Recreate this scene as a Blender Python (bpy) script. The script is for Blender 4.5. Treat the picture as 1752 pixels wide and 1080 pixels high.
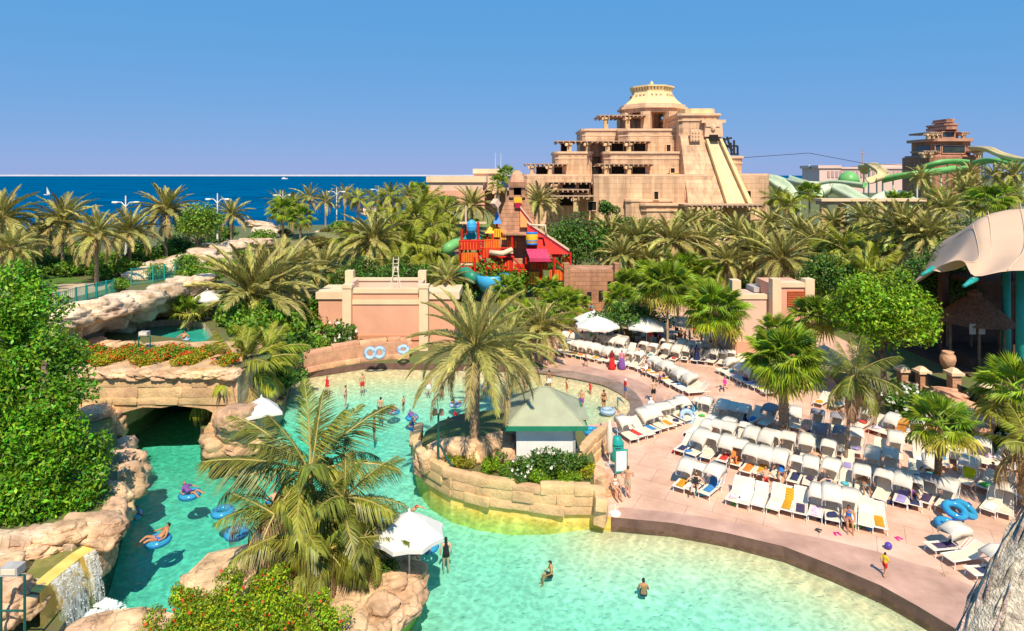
import bpy, bmesh, math, random
import numpy as np
from mathutils import Vector, Matrix, noise, Euler
from mathutils.geometry import tessellate_polygon
for o in list(bpy.data.objects): bpy.data.objects.remove(o)
scene = bpy.context.scene
col = scene.collection
R = math.radians
# ------------------------------------------------------------------ camera
F = 1050.0          # focal length in photo pixels
H = 17.0            # height of the eye above the pool deck
cam_d = bpy.data.cameras.new('camera'); cam = bpy.data.objects.new('camera', cam_d)
col.objects.link(cam); scene.camera = cam
cam.location = (0, 0, H); cam.rotation_euler = (R(90), 0, 0)
cam_d.sensor_width = 36; cam_d.lens = 36*F/1752; cam_d.shift_y = -240/1752
cam_d.clip_start = .3; cam_d.clip_end = 60000
# ------------------------------------------------------------------ sky, sun
EXPO = .3
SUN_EL, SUN_AZ = R(52), R(-9)        # the sun stands behind the camera, a little to the right
w = bpy.data.worlds.new('World'); scene.world = w; w.use_nodes = True
nt = w.node_tree; nt.nodes.clear()
sky = nt.nodes.new('ShaderNodeTexSky'); sky.sky_type = 'NISHITA'; sky.sun_disc = False
sky.sun_elevation = SUN_EL; sky.sun_rotation = R(180) + SUN_AZ
sky.altitude = 0; sky.air_density = 1.0; sky.dust_density = 0.1; sky.ozone_density = 6.0
bg = nt.nodes.new('ShaderNodeBackground'); bg.inputs[1].default_value = .105
wo = nt.nodes.new('ShaderNodeOutputWorld')
# the clear sea air of the photograph: the whole sky's tones evened out, channel by channel
sp = nt.nodes.new('ShaderNodeSeparateColor'); cm = nt.nodes.new('ShaderNodeCombineColor'); nt.links.new(sky.outputs[0], sp.inputs[0])
for i_, (k_, g_) in enumerate(((.325,.66),(.432,.18),(.76,.08))):
    m1 = nt.nodes.new('ShaderNodeMath'); m1.operation = 'MULTIPLY'; m1.inputs[1].default_value = .125
    m2 = nt.nodes.new('ShaderNodeMath'); m2.operation = 'POWER'; m2.inputs[1].default_value = g_
    m3 = nt.nodes.new('ShaderNodeMath'); m3.operation = 'MULTIPLY'; m3.inputs[1].default_value = k_/.105/2**EXPO
    nt.links.new(sp.outputs[i_], m1.inputs[0]); nt.links.new(m1.outputs[0], m2.inputs[0]); nt.links.new(m2.outputs[0], m3.inputs[0]); nt.links.new(m3.outputs[0], cm.inputs[i_])
nt.links.new(cm.outputs[0], bg.inputs[0]); nt.links.new(bg.outputs[0], wo.inputs[0])
sd = bpy.data.lights.new('sun', 'SUN'); sun = bpy.data.objects.new('sun', sd); col.objects.link(sun)
sd.energy = 4.9; sd.angle = R(.53); sd.color = (1, .895, .70)
sdir = Vector((math.sin(SUN_AZ)*math.cos(SUN_EL), math.cos(SUN_AZ)*math.cos(SUN_EL), -math.sin(SUN_EL)))
sun.rotation_euler = sdir.to_track_quat('-Z', 'Y').to_euler(); sun.location = (-30, -30, 80)
vs = scene.view_settings; vs.view_transform = 'Standard'; vs.look = 'None'; vs.exposure = EXPO; vs.gamma = 1
vs.use_curve_mapping = False
scene.render.engine = 'CYCLES'
scene.cycles.max_bounces = 6; scene.cycles.transparent_max_bounces = 12
scene.cycles.diffuse_bounces = 3; scene.cycles.glossy_bounces = 2
# ------------------------------------------------------------------ helpers
rnd = random.Random(7)
def W(px, py, z=0.):
    "photo pixel -> point of the level plane z"
    Y = F*(H-z)/(py-300.); return Vector(((px-876)/F*Y, Y, z))
def D(px, py, Y):
    "photo pixel -> point at distance Y"
    return Vector(((px-876)/F*Y, Y, H-(py-300)/F*Y))
def SX(px, Y): return (px-876)/F*Y
def SZ(py, Y): return H-(py-300)/F*Y

class MB:
    "collects shapes into one mesh"
    def __init__(s): s.v = []; s.f = []; s.m = []
    def add(s, vs_, fs, m=0):
        b = len(s.v); s.v += [tuple(v) for v in vs_]
        s.f += [tuple(b+i for i in f) for f in fs]; s.m += [m]*len(fs); return s
    def box(s, c, d, m=0, rz=0, mat=None, taper=1.0):
        x, y, z = d[0]/2, d[1]/2, d[2]/2
        p = [Vector((sx*x*(taper if sz > 0 else 1), sy*y*(taper if sz > 0 else 1), sz*z)) for sz in (-1, 1) for sx, sy in ((-1,-1),(1,-1),(1,1),(-1,1))]
        if mat is not None: p = [mat @ q for q in p]
        if rz: p = [Matrix.Rotation(rz, 3, 'Z') @ q for q in p]
        p = [q+Vector(c) for q in p]
        return s.add(p, [(3,2,1,0),(4,5,6,7),(0,1,5,4),(1,2,6,5),(2,3,7,6),(3,0,4,7)], m)
    def prism(s, poly, z0, z1, m=0, inset=0., cap=True):
        n = len(poly); cx = sum(p[0] for p in poly)/n; cy = sum(p[1] for p in poly)/n
        lo = [Vector((p[0], p[1], z0)) for p in poly]
        hi = [Vector((cx+(p[0]-cx)*(1-inset), cy+(p[1]-cy)*(1-inset), z1)) for p in poly]
        area = sum(poly[i][0]*poly[(i+1)%n][1]-poly[(i+1)%n][0]*poly[i][1] for i in range(n))
        fs = [(i, (i+1)%n, n+(i+1)%n, n+i) for i in range(n)]
        if cap:
            tr = tessellate_polygon([[Vector((p[0], p[1], 0)) for p in poly]])
            fs += [tuple(n+i for i in t) for t in tr] + [tuple(reversed(t)) for t in tr]
        if area < 0: fs = [tuple(reversed(f)) for f in fs]
        return s.add(lo+hi, fs, m)
    def tube(s, pts, r, n=8, m=0, cap=True):
        pts = [Vector(p) for p in pts]; k = len(pts)
        rr = r if isinstance(r, (list, tuple)) else [r]*k
        vs_ = []; up = None
        for i, p in enumerate(pts):
            t = (pts[min(i+1, k-1)]-pts[max(i-1, 0)])
            t = t.normalized() if t.length > 1e-9 else Vector((0,0,1))
            if up is None or abs(up.dot(t)) > .95:
                up = Vector((0,0,1)) if abs(t.z) < .9 else Vector((0,1,0))
            a = up.cross(t).normalized(); b = t.cross(a); up = b
            for j in range(n):
                g = 2*math.pi*j/n; vs_.append(p+(a*math.cos(g)+b*math.sin(g))*rr[i])
        fs = [(i*n+j, i*n+(j+1)%n, (i+1)*n+(j+1)%n, (i+1)*n+j) for i in range(k-1) for j in range(n)]
        if cap: fs += [tuple(reversed(range(n))), tuple((k-1)*n+j for j in range(n))]
        return s.add(vs_, fs, m)
    def lathe(s, prof, c=(0,0,0), n=16, m=0, sx=1, sy=1):
        c = Vector(c); vs_ = []; k = len(prof)
        for r, z in prof:
            for j in range(n):
                g = 2*math.pi*j/n; vs_.append(c+Vector((r*sx*math.cos(g), r*sy*math.sin(g), z)))
        fs = [(i*n+j, i*n+(j+1)%n, (i+1)*n+(j+1)%n, (i+1)*n+j) for i in range(k-1) for j in range(n)]
        fs += [tuple(reversed(range(n))), tuple((k-1)*n+j for j in range(n))]
        return s.add(vs_, fs, m)
    def ball(s, c, r, m=0, n=10, k=7, sc=(1,1,1)):
        prof = [(max(1e-3, r*math.sin(math.pi*i/(k-1))), -r*math.cos(math.pi*i/(k-1))*sc[2]) for i in range(k)]
        return s.lathe(prof, c, n, m, sc[0], sc[1])
    def torus(s, c, R_, r, n=20, k=8, m=0, mat=None):
        vs_ = []
        for i in range(n):
            a = 2*math.pi*i/n
            for j in range(k):
                b = 2*math.pi*j/k
                p = Vector(((R_+r*math.cos(b))*math.cos(a), (R_+r*math.cos(b))*math.sin(a), r*math.sin(b)))
                if mat is not None: p = mat @ p
                vs_.append(p+Vector(c))
        fs = [(i*k+j, ((i+1)%n)*k+j, ((i+1)%n)*k+(j+1)%k, i*k+(j+1)%k) for i in range(n) for j in range(k)]
        return s.add(vs_, fs, m)
    def mesh(s, name, mats, smooth=False):
        me = bpy.data.meshes.new(name); me.from_pydata(s.v, [], s.f)
        for m in (mats if isinstance(mats, (list, tuple)) else [mats]): me.materials.append(m)
        if any(s.m): me.polygons.foreach_set('material_index', s.m)
        if smooth: me.polygons.foreach_set('use_smooth', [True]*len(s.f))
        me.update(); return me
    def build(s, name, mats, parent=None, smooth=False, loc=None):
        return put(name, s.mesh(name, mats, smooth), parent, loc)

def put(name, me, parent=None, loc=None, rot=None, sc=None):
    o = bpy.data.objects.new(name, me); col.objects.link(o)
    if parent is not None: o.parent = parent
    if loc is not None: o.location = loc
    if rot is not None: o.rotation_euler = rot
    if sc is not None: o.scale = sc if not isinstance(sc, (int, float)) else (sc,)*3
    return o
def T(o, label=None, cat=None, group=None, kind=None):
    if label: o['label'] = label
    if cat: o['category'] = cat
    if group: o['group'] = group
    if kind: o['kind'] = kind
    return o
def empty(name, loc, rz=0, label=None, cat=None, group=None):
    o = bpy.data.objects.new(name, None); col.objects.link(o); o.location = loc; o.rotation_euler.z = rz
    o.empty_display_size = .3
    return T(o, label, cat, group)
def ordw(n):
    "n-th in words, up to 99"
    o = ['first','second','third','fourth','fifth','sixth','seventh','eighth','ninth','tenth','eleventh','twelfth','thirteenth','fourteenth','fifteenth','sixteenth','seventeenth','eighteenth','nineteenth']
    if n < 19: return o[n]
    t = ['twenty','thirty','forty','fifty','sixty','seventy'][(n+1)//10-2]
    return t[:-1]+'ieth' if (n+1) % 10 == 0 else t+'-'+o[n % 10]
ORD = ['first','second','third','fourth','fifth','sixth','seventh','eighth','ninth','tenth','eleventh','twelfth','thirteenth','fourteenth','fifteenth','sixteenth']
# ------------------------------------------------------------------ materials
def _n(nt, t, **k):
    n = nt.nodes.new(t)
    for a, b in k.items(): setattr(n, a, b)
    return n
MATS = {}
def mat(name, c, rough=.75, var=.18, scale=2., bump=.0, bscale=None, rand=0., spec=.25, metal=0., trans=0., island=0., coat=0., c2=None):
    "plain procedural surface: noise-mottled colour, optional relief, per-object and per-leaf variation"
    if name in MATS: return MATS[name]
    m = bpy.data.materials.new(name); m.use_nodes = True; t = m.node_tree; L = t.links.new
    b = t.nodes['Principled BSDF']; out = t.nodes['Material Output']
    b.inputs['Roughness'].default_value = rough; b.inputs['Specular IOR Level'].default_value = spec
    b.inputs['Metallic'].default_value = metal; b.inputs['Coat Weight'].default_value = coat
    geo = _n(t, 'ShaderNodeNewGeometry')
    nz = _n(t, 'ShaderNodeTexNoise'); nz.inputs['Scale'].default_value = scale; nz.inputs['Detail'].default_value = 5
    nz.inputs['Roughness'].default_value = .62
    L(geo.outputs['Position'], nz.inputs['Vector'])
    mx = _n(t, 'ShaderNodeMix', data_type='RGBA')
    lo = tuple(x*(1-var) for x in c); hi = tuple(min(1, x*(1+var)) for x in (c2 or c))
    mx.inputs['A'].default_value = (*lo, 1); mx.inputs['B'].default_value = (*hi, 1)
    mr = _n(t, 'ShaderNodeMapRange'); mr.inputs[1].default_value = .32; mr.inputs[2].default_value = .68
    L(nz.outputs[0], mr.inputs[0]); L(mr.outputs[0], mx.inputs['Factor'])
    cur = mx.outputs['Result']
    def shift(src, amt):
        nonlocal cur
        hs = _n(t, 'ShaderNodeHueSaturation')
        a = _n(t, 'ShaderNodeMapRange'); a.inputs[3].default_value = 1-amt; a.inputs[4].default_value = 1+amt
        L(src, a.inputs[0]); L(a.outputs[0], hs.inputs['Value'])
        a2 = _n(t, 'ShaderNodeMapRange'); a2.inputs[3].default_value = .5-amt*.07; a2.inputs[4].default_value = .5+amt*.07
        ma = _n(t, 'ShaderNodeMath', operation='MULTIPLY'); ma.inputs[1].default_value = 7.31
        fr = _n(t, 'ShaderNodeMath', operation='FRACT')
        L(src, ma.inputs[0]); L(ma.outputs[0], fr.inputs[0]); L(fr.outputs[0], a2.inputs[0]); L(a2.outputs[0], hs.inputs['Hue'])
        L(cur, hs.inputs['Color']); cur = hs.outputs[0]
    if rand: shift(_n(t, 'ShaderNodeObjectInfo').outputs['Random'], rand)
    if island: shift(geo.outputs['Random Per Island'], island)
    L(cur, b.inputs['Base Color'])
    if bump:
        bn = _n(t, 'ShaderNodeTexNoise'); bn.inputs['Scale'].default_value = bscale or scale*4; bn.inputs['Detail'].default_value = 4
        L(geo.outputs['Position'], bn.inputs['Vector'])
        bp = _n(t, 'ShaderNodeBump'); bp.inputs['Strength'].default_value = min(1, bump); bp.inputs['Distance'].default_value = .06
        L(bn.outputs[0], bp.inputs['Height']); L(bp.outputs[0], b.inputs['Normal'])
    if trans:
        tr = _n(t, 'ShaderNodeBsdfTranslucent'); ms = _n(t, 'ShaderNodeMixShader'); ms.inputs[0].default_value = trans
        L(cur, tr.inputs[0]); L(b.outputs[0], ms.inputs[1]); L(tr.outputs[0], ms.inputs[2]); L(ms.outputs[0], out.inputs[0])
    MATS[name] = m; return m

def mat_block(name, c, mortar, bw=1.0, bh=.5, var=.15, bump=.5, mortar_w=.02, rough=.85, big=.25):
    "stone blocks too small to pick apart: brick pattern on upright faces plus weathering"
    m = bpy.data.materials.new(name); m.use_nodes = True; t = m.node_tree; L = t.links.new
    b = t.nodes['Principled BSDF']; b.inputs['Roughness'].default_value = rough; b.inputs['Specular IOR Level'].default_value = .2
    geo = _n(t, 'ShaderNodeNewGeometry'); sp = _n(t, 'ShaderNodeSeparateXYZ'); L(geo.outputs['Position'], sp.inputs[0])
    ad = _n(t, 'ShaderNodeMath', operation='ADD'); L(sp.outputs[0], ad.inputs[0]); L(sp.outputs[1], ad.inputs[1])
    cb = _n(t, 'ShaderNodeCombineXYZ'); L(ad.outputs[0], cb.inputs[0]); L(sp.outputs[2], cb.inputs[1])
    br = _n(t, 'ShaderNodeTexBrick'); L(cb.outputs[0], br.inputs['Vector'])
    br.inputs['Scale'].default_value = 1; br.inputs['Brick Width'].default_value = bw; br.inputs['Row Height'].default_value = bh
    br.inputs['Mortar Size'].default_value = mortar_w; br.inputs['Mortar Smooth'].default_value = .3
    br.inputs['Color1'].default_value = (*[x*(1-var) for x in c], 1); br.inputs['Color2'].default_value = (*[min(1, x*(1+var)) for x in c], 1)
    br.inputs['Mortar'].default_value = (*mortar, 1)
    nz = _n(t, 'ShaderNodeTexNoise'); nz.inputs['Scale'].default_value = big; nz.inputs['Detail'].default_value = 6; nz.inputs['Roughness'].default_value = .65
    L(geo.outputs['Position'], nz.inputs['Vector'])
    mr = _n(t, 'ShaderNodeMapRange'); mr.inputs[1].default_value = .3; mr.inputs[2].default_value = .7; mr.inputs[3].default_value = .76; mr.inputs[4].default_value = 1.14
    L(nz.outputs[0], mr.inputs[0])
    mp = _n(t, 'ShaderNodeMapping'); mp.inputs['Scale'].default_value = (1.1, 1.1, .09); L(geo.outputs['Position'], mp.inputs[0])
    n2 = _n(t, 'ShaderNodeTexNoise'); n2.inputs['Scale'].default_value = 1; n2.inputs['Detail'].default_value = 5; L(mp.outputs[0], n2.inputs['Vector'])
    m2 = _n(t, 'ShaderNodeMapRange'); m2.inputs[1].default_value = .35; m2.inputs[2].default_value = .6; m2.inputs[3].default_value = .70; m2.inputs[4].default_value = 1.05; L(n2.outputs[0], m2.inputs[0])
    mm_ = _n(t, 'ShaderNodeMath', operation='MULTIPLY'); L(mr.outputs[0], mm_.inputs[0]); L(m2.outputs[0], mm_.inputs[1])
    mx = _n(t, 'ShaderNodeVectorMath', operation='SCALE'); L(br.outputs[0], mx.inputs[0]); L(mm_.outputs[0], mx.inputs['Scale'])
    L(mx.outputs[0], b.inputs['Base Color'])
    bp = _n(t, 'ShaderNodeBump'); bp.inputs['Strength'].default_value = bump; bp.inputs['Distance'].default_value = .05; bp.invert = True
    L(br.outputs['Fac'], bp.inputs['Height']); L(bp.outputs[0], b.inputs['Normal'])
    MATS[name] = m; return m

M_soil = mat('soil', (.22,.165,.09), var=.35, scale=.5, bump=.6, c2=(.09,.13,.03))
M_sand = mat('sand_ground', (.50,.37,.24), var=.2, scale=.3, bump=.4)
M_lawn = mat('lawn', (.09,.17,.025), var=.35, scale=1.2, bump=.8, bscale=20)
M_rock = mat('sandstone', (.60,.36,.20), var=.36, scale=1.1, bump=1, bscale=4, rand=.15, c2=(.64,.42,.25))
M_rock2 = mat('pale_rock', (.62,.40,.24), var=.34, scale=.8, bump=1, bscale=4, rand=.14, c2=(.66,.50,.36))
M_block = mat('wall_stone', (.66,.42,.22), var=.2, scale=1.1, bump=.7, bscale=6, rand=.13)
M_pinkrock = mat('pink_stone', (.62,.34,.20), var=.24, scale=1.2, bump=.7, bscale=6, rand=.14)
M_yellow = mat('ochre_wall', (.78,.50,.10), var=.16, scale=1.3, bump=.3, c2=(.82,.57,.17))
M_leafA = mat('leaf_green', (.15,.27,.018), rough=.5, var=.45, scale=.7, trans=.2, island=.6, spec=.35)
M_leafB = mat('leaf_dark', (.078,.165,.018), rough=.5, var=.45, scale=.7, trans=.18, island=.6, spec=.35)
M_leafC = mat('leaf_bright', (.215,.36,.012), rough=.5, var=.45, scale=.7, trans=.24, island=.6, spec=.3)
M_leafY = mat('leaf_yellow', (.40,.40,.02), rough=.55, var=.35, scale=1.0, trans=.32, island=.5, spec=.3)
M_leafR = mat('leaf_rust', (.25,.13,.04), rough=.6, var=.4, scale=.4, trans=.2, island=.4, c2=(.16,.19,.03))
M_date = mat('date_frond', (.42,.385,.105), rough=.5, var=.25, scale=1.5, trans=.28, island=.4, rand=.3, spec=.35)
M_date_old = mat('date_frond_old', (.46,.35,.14), rough=.6, var=.3, scale=1.5, trans=.2, island=.35, rand=.2)
M_coco = mat('coconut_frond', (.33,.36,.03), rough=.42, var=.3, scale=1.5, trans=.3, island=.4, rand=.25, spec=.4)
M_coco_dry = mat('coconut_frond_dry', (.40,.25,.10), rough=.6, var=.35, scale=2., trans=.2, island=.4, rand=.25)
M_fan = mat('fan_frond', (.25,.34,.02), rough=.45, var=.3, scale=1.5, trans=.28, island=.4, rand=.3, spec=.35)
M_fan_old = mat('fan_frond_old', (.42,.36,.05), rough=.5, var=.3, scale=1.5, trans=.28, island=.4, rand=.2)
M_trunk = mat('palm_trunk', (.36,.25,.16), rough=.9, var=.4, scale=6, bump=1, bscale=18, rand=.12)
M_trunk_d = mat('palm_trunk_dark', (.27,.17,.09), rough=.9, var=.45, scale=5, bump=1, bscale=16, rand=.12)
M_wood = mat('tree_bark', (.20,.14,.09), rough=.9, var=.4, scale=3, bump=.8)
M_white = mat('white_paint', (.80,.78,.74), rough=.5, var=.05, scale=2)
M_canvas = mat('white_canvas', (.84,.80,.74), rough=.8, var=.05, scale=1.5, trans=.22)
M_sling = mat('cream_sling', (.75,.63,.48), rough=.7, var=.07, scale=4, rand=.07)
M_hood = mat('cream_hood', (.83,.74,.63), rough=.8, var=.06, scale=3, rand=.06, trans=.18)
M_hood_grey = mat('grey_hood', (.30,.27,.29), rough=.8, var=.1, scale=3, trans=.1)
M_frame = mat('white_tube', (.78,.74,.68), rough=.4, var=.05, scale=3)
M_teal = mat('teal_paint', (.02,.33,.29), rough=.4, var=.12, scale=2)
M_tealD = mat('dark_teal_metal', (.015,.10,.085), rough=.45, var=.2, scale=2)
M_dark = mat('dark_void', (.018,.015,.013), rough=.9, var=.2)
M_black = mat('black_metal', (.03,.03,.032), rough=.5, var=.2)
M_glass = mat('window_glass', (.03,.045,.05), rough=.12, var=.3, scale=.5, spec=.6)
M_grey = mat('grey_concrete', (.42,.39,.37), var=.15, scale=2, bump=.3)

def weather(m, wet=True, crack=.6):
    "fine dark cracks, and the wet tide line that water leaves on rock"
    t = m.node_tree; L = t.links.new; b = t.nodes['Principled BSDF']; old = b.inputs['Base Color'].links[0].from_socket
    ge = _n(t,'ShaderNodeNewGeometry'); nz = _n(t,'ShaderNodeTexNoise'); nz.inputs['Scale'].default_value = 1.6; nz.inputs['Detail'].default_value = 3; L(ge.outputs['Position'], nz.inputs['Vector'])
    wm = _n(t,'ShaderNodeMix', data_type='RGBA', blend_type='LINEAR_LIGHT'); wm.inputs['Factor'].default_value = .35; L(ge.outputs['Position'], wm.inputs['A']); L(nz.outputs['Color'], wm.inputs['B'])
    vo = _n(t,'ShaderNodeTexVoronoi', feature='DISTANCE_TO_EDGE'); vo.inputs['Scale'].default_value = 1.1; L(wm.outputs['Result'], vo.inputs['Vector'])
    mr = _n(t,'ShaderNodeMapRange'); mr.inputs[1].default_value = .0; mr.inputs[2].default_value = .035; mr.inputs[3].default_value = crack; mr.inputs[4].default_value = 1; L(vo.outputs['Distance'], mr.inputs[0])
    sc = _n(t,'ShaderNodeVectorMath', operation='SCALE'); L(old, sc.inputs[0]); L(mr.outputs[0], sc.inputs['Scale']); cur = sc.outputs[0]
    if wet:
        sp = _n(t,'ShaderNodeSeparateXYZ'); L(ge.outputs['Position'], sp.inputs[0])
        ad = _n(t,'ShaderNodeMath', operation='MULTIPLY_ADD'); ad.inputs[1].default_value = -.35; L(nz.outputs[0], ad.inputs[0]); L(sp.outputs[2], ad.inputs[2])
        m2 = _n(t,'ShaderNodeMapRange'); m2.inputs[1].default_value = -.52; m2.inputs[2].default_value = -.36; L(ad.outputs[0], m2.inputs[0])
        mx = _n(t,'ShaderNodeMix', data_type='RGBA'); mx.inputs['A'].default_value = (.17,.12,.05,1); L(m2.outputs[0], mx.inputs['Factor']); L(cur, mx.inputs['B']); cur = mx.outputs['Result']
    L(cur, b.inputs['Base Color'])
for m_, c_ in ((M_rock, .6), (M_rock2, .62), (M_block, .85)): weather(m_, True, c_)
# ================================================================== the setting
WL = -.45                                    # pool water level
deck_edge_o = [(1760,1150),(1633,1075),(1568,1036),(1507,1002),(1426,968),(1341,935),(1243,912),(1150,895),(1045,885)]
deck_edge_i = [(1730,1175),(1597,1080),(1553,1050),(1507,1025),(1426,986),(1341,951),(1243,921),(1150,905),(1040,897)]
planter_px = [(1013,893),(941,892),(869,882),(820,875),(772,862),(736,840),(716,815),(711,795),(718,776),(745,754),(790,738),(860,730),(930,738),(982,742)]
beach_o = [(1050,722),(1090,712),(1103,701),(1098,686),(1089,673),(1064,655),(1030,645),(985,636),(940,630),(880,626),(800,624),(693,622),(625,621),(581,628),(511,638)]
beach_i = [(1040,732),(1068,716),(1078,700),(1077,686),(1057,671),(1030,658),(990,649),(940,640),(880,634),(800,630),(693,628),(625,627),(581,634),(513,645)]
left_px = [(500,655),(488,690),(470,725),(440,752),(408,772),(385,766),(360,753),(343,743),(352,725),(345,700),(330,682),(205,682),(185,715),(192,745),(222,768),(217,830),(204,890),(190,940),(170,990),(140,1040),(100,1100),(60,1180)]
pool = [W(x, y) for x, y in deck_edge_o] + [W(x, y, WL) for x, y in planter_px] + [W(x, y) for x, y in beach_o] + [W(x, y, WL) for x, y in left_px]
pool = [Vector((p.x, p.y, 0)) for p in pool]

def ring_sheet(name, outer, hole, z, m, depth=None, mw=None, m2=None, sel=lambda i: False):
    loops = [[Vector((p[0], p[1], 0)) for p in outer], [Vector((p[0], p[1], 0)) for p in hole]]
    tr = tessellate_polygon(loops); allv = loops[0]+loops[1]
    mb = MB(); mb.add([(v.x, v.y, z) for v in allv], [])
    for t in tr:
        a, b, c = (allv[i] for i in t)
        if (b-a).cross(c-a).z < 0: t = tuple(reversed(t))
        mb.f.append(tuple(t)); mb.m.append(0)
    if depth:
        n = len(hole); o = len(outer); b0 = len(mb.v); mb.v += [(v.x, v.y, z-depth) for v in loops[1]]
        for i in range(n): mb.f.append((o+i, o+(i+1) % n, b0+(i+1) % n, b0+i)); mb.m.append(2 if sel(i) else 1)
    return mb.build(name, [m, mw or m, m2 or m])
outer = [(-420,8),(420,8),(2600,3000),(160,3000),(20,260),(-40,215),(-120,200),(-420,190)]
M_edge = mat('wet_edge_tile', (.15,.085,.07), rough=.4, var=.25, scale=1.5, bump=.2)
g = ring_sheet('ground', outer, pool, 0, M_soil, 2.2, M_yellow, M_edge, lambda i: i < 8 or i > 22); T(g, kind='structure')

# --- pool floor, shelving up to the beach
def pl_dist(p, pl):
    d = 1e9
    for a, b in zip(pl, pl[1:]):
        ab = b-a; t = max(0, min(1, (p-a).dot(ab)/max(1e-9, ab.length_squared))); d = min(d, (p-a-ab*t).length)
    return d
bl = [W(*q).to_2d() for q in beach_i[1:]]; dl = [W(*q).to_2d() for q in deck_edge_i]
mb = MB(); nx, ny = 70, 60; x0, x1, y0, y1 = -27, 19, 19, 60
for j in range(ny+1):
    for i in range(nx+1):
        p = Vector((x0+(x1-x0)*i/nx, y0+(y1-y0)*j/ny))
        d = min(.03+.095*pl_dist(p, bl), .16+.17*pl_dist(p, dl), 1.0)
        riv = max(0, min(1, (-7.5-p.x-max(0, (p.y-38))*.1)/5))*max(0, min(1, (50-p.y)/8))
        mb.v.append((p.x, p.y, WL-d-.75*riv))
for j in range(ny):
    for i in range(nx):
        a = j*(nx+1)+i; mb.f.append((a, a+1, a+nx+2, a+nx+1)); mb.m.append(0)
M_floor = mat('pool_floor', (.58,.68,.55), var=.08, scale=.8)
t = M_floor.node_tree; b = t.nodes['Principled BSDF']       # sandy render where the floor shelves up, aqua render deeper
old = b.inputs['Base Color'].links[0].from_socket
ge = _n(t, 'ShaderNodeNewGeometry'); sp = _n(t, 'ShaderNodeSeparateXYZ'); t.links.new(ge.outputs['Position'], sp.inputs[0])
mr = _n(t, 'ShaderNodeMapRange'); mr.inputs[1].default_value = WL-.75; mr.inputs[2].default_value = WL-.15
t.links.new(sp.outputs[2], mr.inputs[0]); mx = _n(t, 'ShaderNodeMix', data_type='RGBA'); mx.inputs['B'].default_value = (.68,.53,.31,1)
t.links.new(mr.outputs[0], mx.inputs['Factor']); t.links.new(old, mx.inputs['A']); t.links.new(mx.outputs['Result'], b.inputs['Base Color'])
T(mb.build('pool_floor', M_floor, smooth=True), kind='structure')

# --- water: clear surface with ripples, real depth tint
m = bpy.data.materials.new('pool_water'); m.use_nodes = True; t = m.node_tree; t.nodes.clear(); L = t.links.new
out = _n(t, 'ShaderNodeOutputMaterial'); ge = _n(t, 'ShaderNodeNewGeometry')
n1 = _n(t, 'ShaderNodeTexNoise'); n1.inputs['Scale'].default_value = 3.4; n1.inputs['Detail'].default_value = 4; n1.inputs['Distortion'].default_value = .6
L(ge.outputs['Position'], n1.inputs['Vector'])
bp = _n(t, 'ShaderNodeBump'); bp.inputs['Strength'].default_value = .42; bp.inputs['Distance'].default_value = .13; L(n1.outputs[0], bp.inputs['Height'])
fr = _n(t, 'ShaderNodeFresnel'); fr.inputs['IOR'].default_value = 1.33; L(bp.outputs[0], fr.inputs['Normal'])
# caustic web painted into the transparent colour, cells brighten and dim passing light
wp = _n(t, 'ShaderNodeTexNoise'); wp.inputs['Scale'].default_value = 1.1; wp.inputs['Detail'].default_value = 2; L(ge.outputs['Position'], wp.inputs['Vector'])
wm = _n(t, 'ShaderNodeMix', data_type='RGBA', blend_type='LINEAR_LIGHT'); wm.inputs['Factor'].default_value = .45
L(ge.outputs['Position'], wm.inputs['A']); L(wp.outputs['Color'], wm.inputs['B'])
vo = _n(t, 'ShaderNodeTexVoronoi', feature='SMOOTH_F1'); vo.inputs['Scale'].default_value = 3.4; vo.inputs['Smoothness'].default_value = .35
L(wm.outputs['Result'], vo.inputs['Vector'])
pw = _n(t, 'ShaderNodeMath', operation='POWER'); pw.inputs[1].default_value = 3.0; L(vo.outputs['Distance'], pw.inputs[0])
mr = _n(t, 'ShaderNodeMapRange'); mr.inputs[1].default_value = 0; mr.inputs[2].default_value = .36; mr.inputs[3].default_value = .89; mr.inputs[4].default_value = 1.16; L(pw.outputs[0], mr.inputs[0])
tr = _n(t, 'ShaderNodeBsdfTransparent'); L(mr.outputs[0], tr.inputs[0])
gl = _n(t, 'ShaderNodeBsdfGlossy'); gl.inputs['Roughness'].default_value = .04; L(bp.outputs[0], gl.inputs['Normal'])
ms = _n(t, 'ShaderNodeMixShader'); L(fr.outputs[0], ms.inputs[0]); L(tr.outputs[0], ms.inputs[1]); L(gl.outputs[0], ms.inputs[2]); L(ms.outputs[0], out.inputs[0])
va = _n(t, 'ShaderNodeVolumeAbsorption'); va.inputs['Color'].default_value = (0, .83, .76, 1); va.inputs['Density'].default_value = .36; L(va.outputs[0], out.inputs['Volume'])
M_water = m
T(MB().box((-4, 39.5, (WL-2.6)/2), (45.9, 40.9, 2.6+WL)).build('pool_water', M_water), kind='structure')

# --- dark wet edge between deck and water
M_ramp = mat('wet_beach_ramp', (.27,.19,.155), rough=.45, var=.2, scale=1.5, bump=.2)
def strip(name, o_, i_, z0, z1, m):
    mb = MB(); a = [W(x, y)+Vector((0,0,z0)) for x, y in o_]; b = [W(x, y, WL) for x, y in i_]; b = [Vector((q.x, q.y, z1)) for q in b]
    mb.add(a+b, [(i, i+1, len(a)+i+1, len(a)+i) for i in range(len(a)-1)]); return T(mb.build(name, m), kind='structure')
strip('beach_ramp', beach_o, beach_i, .006, WL-.03, M_ramp)

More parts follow.
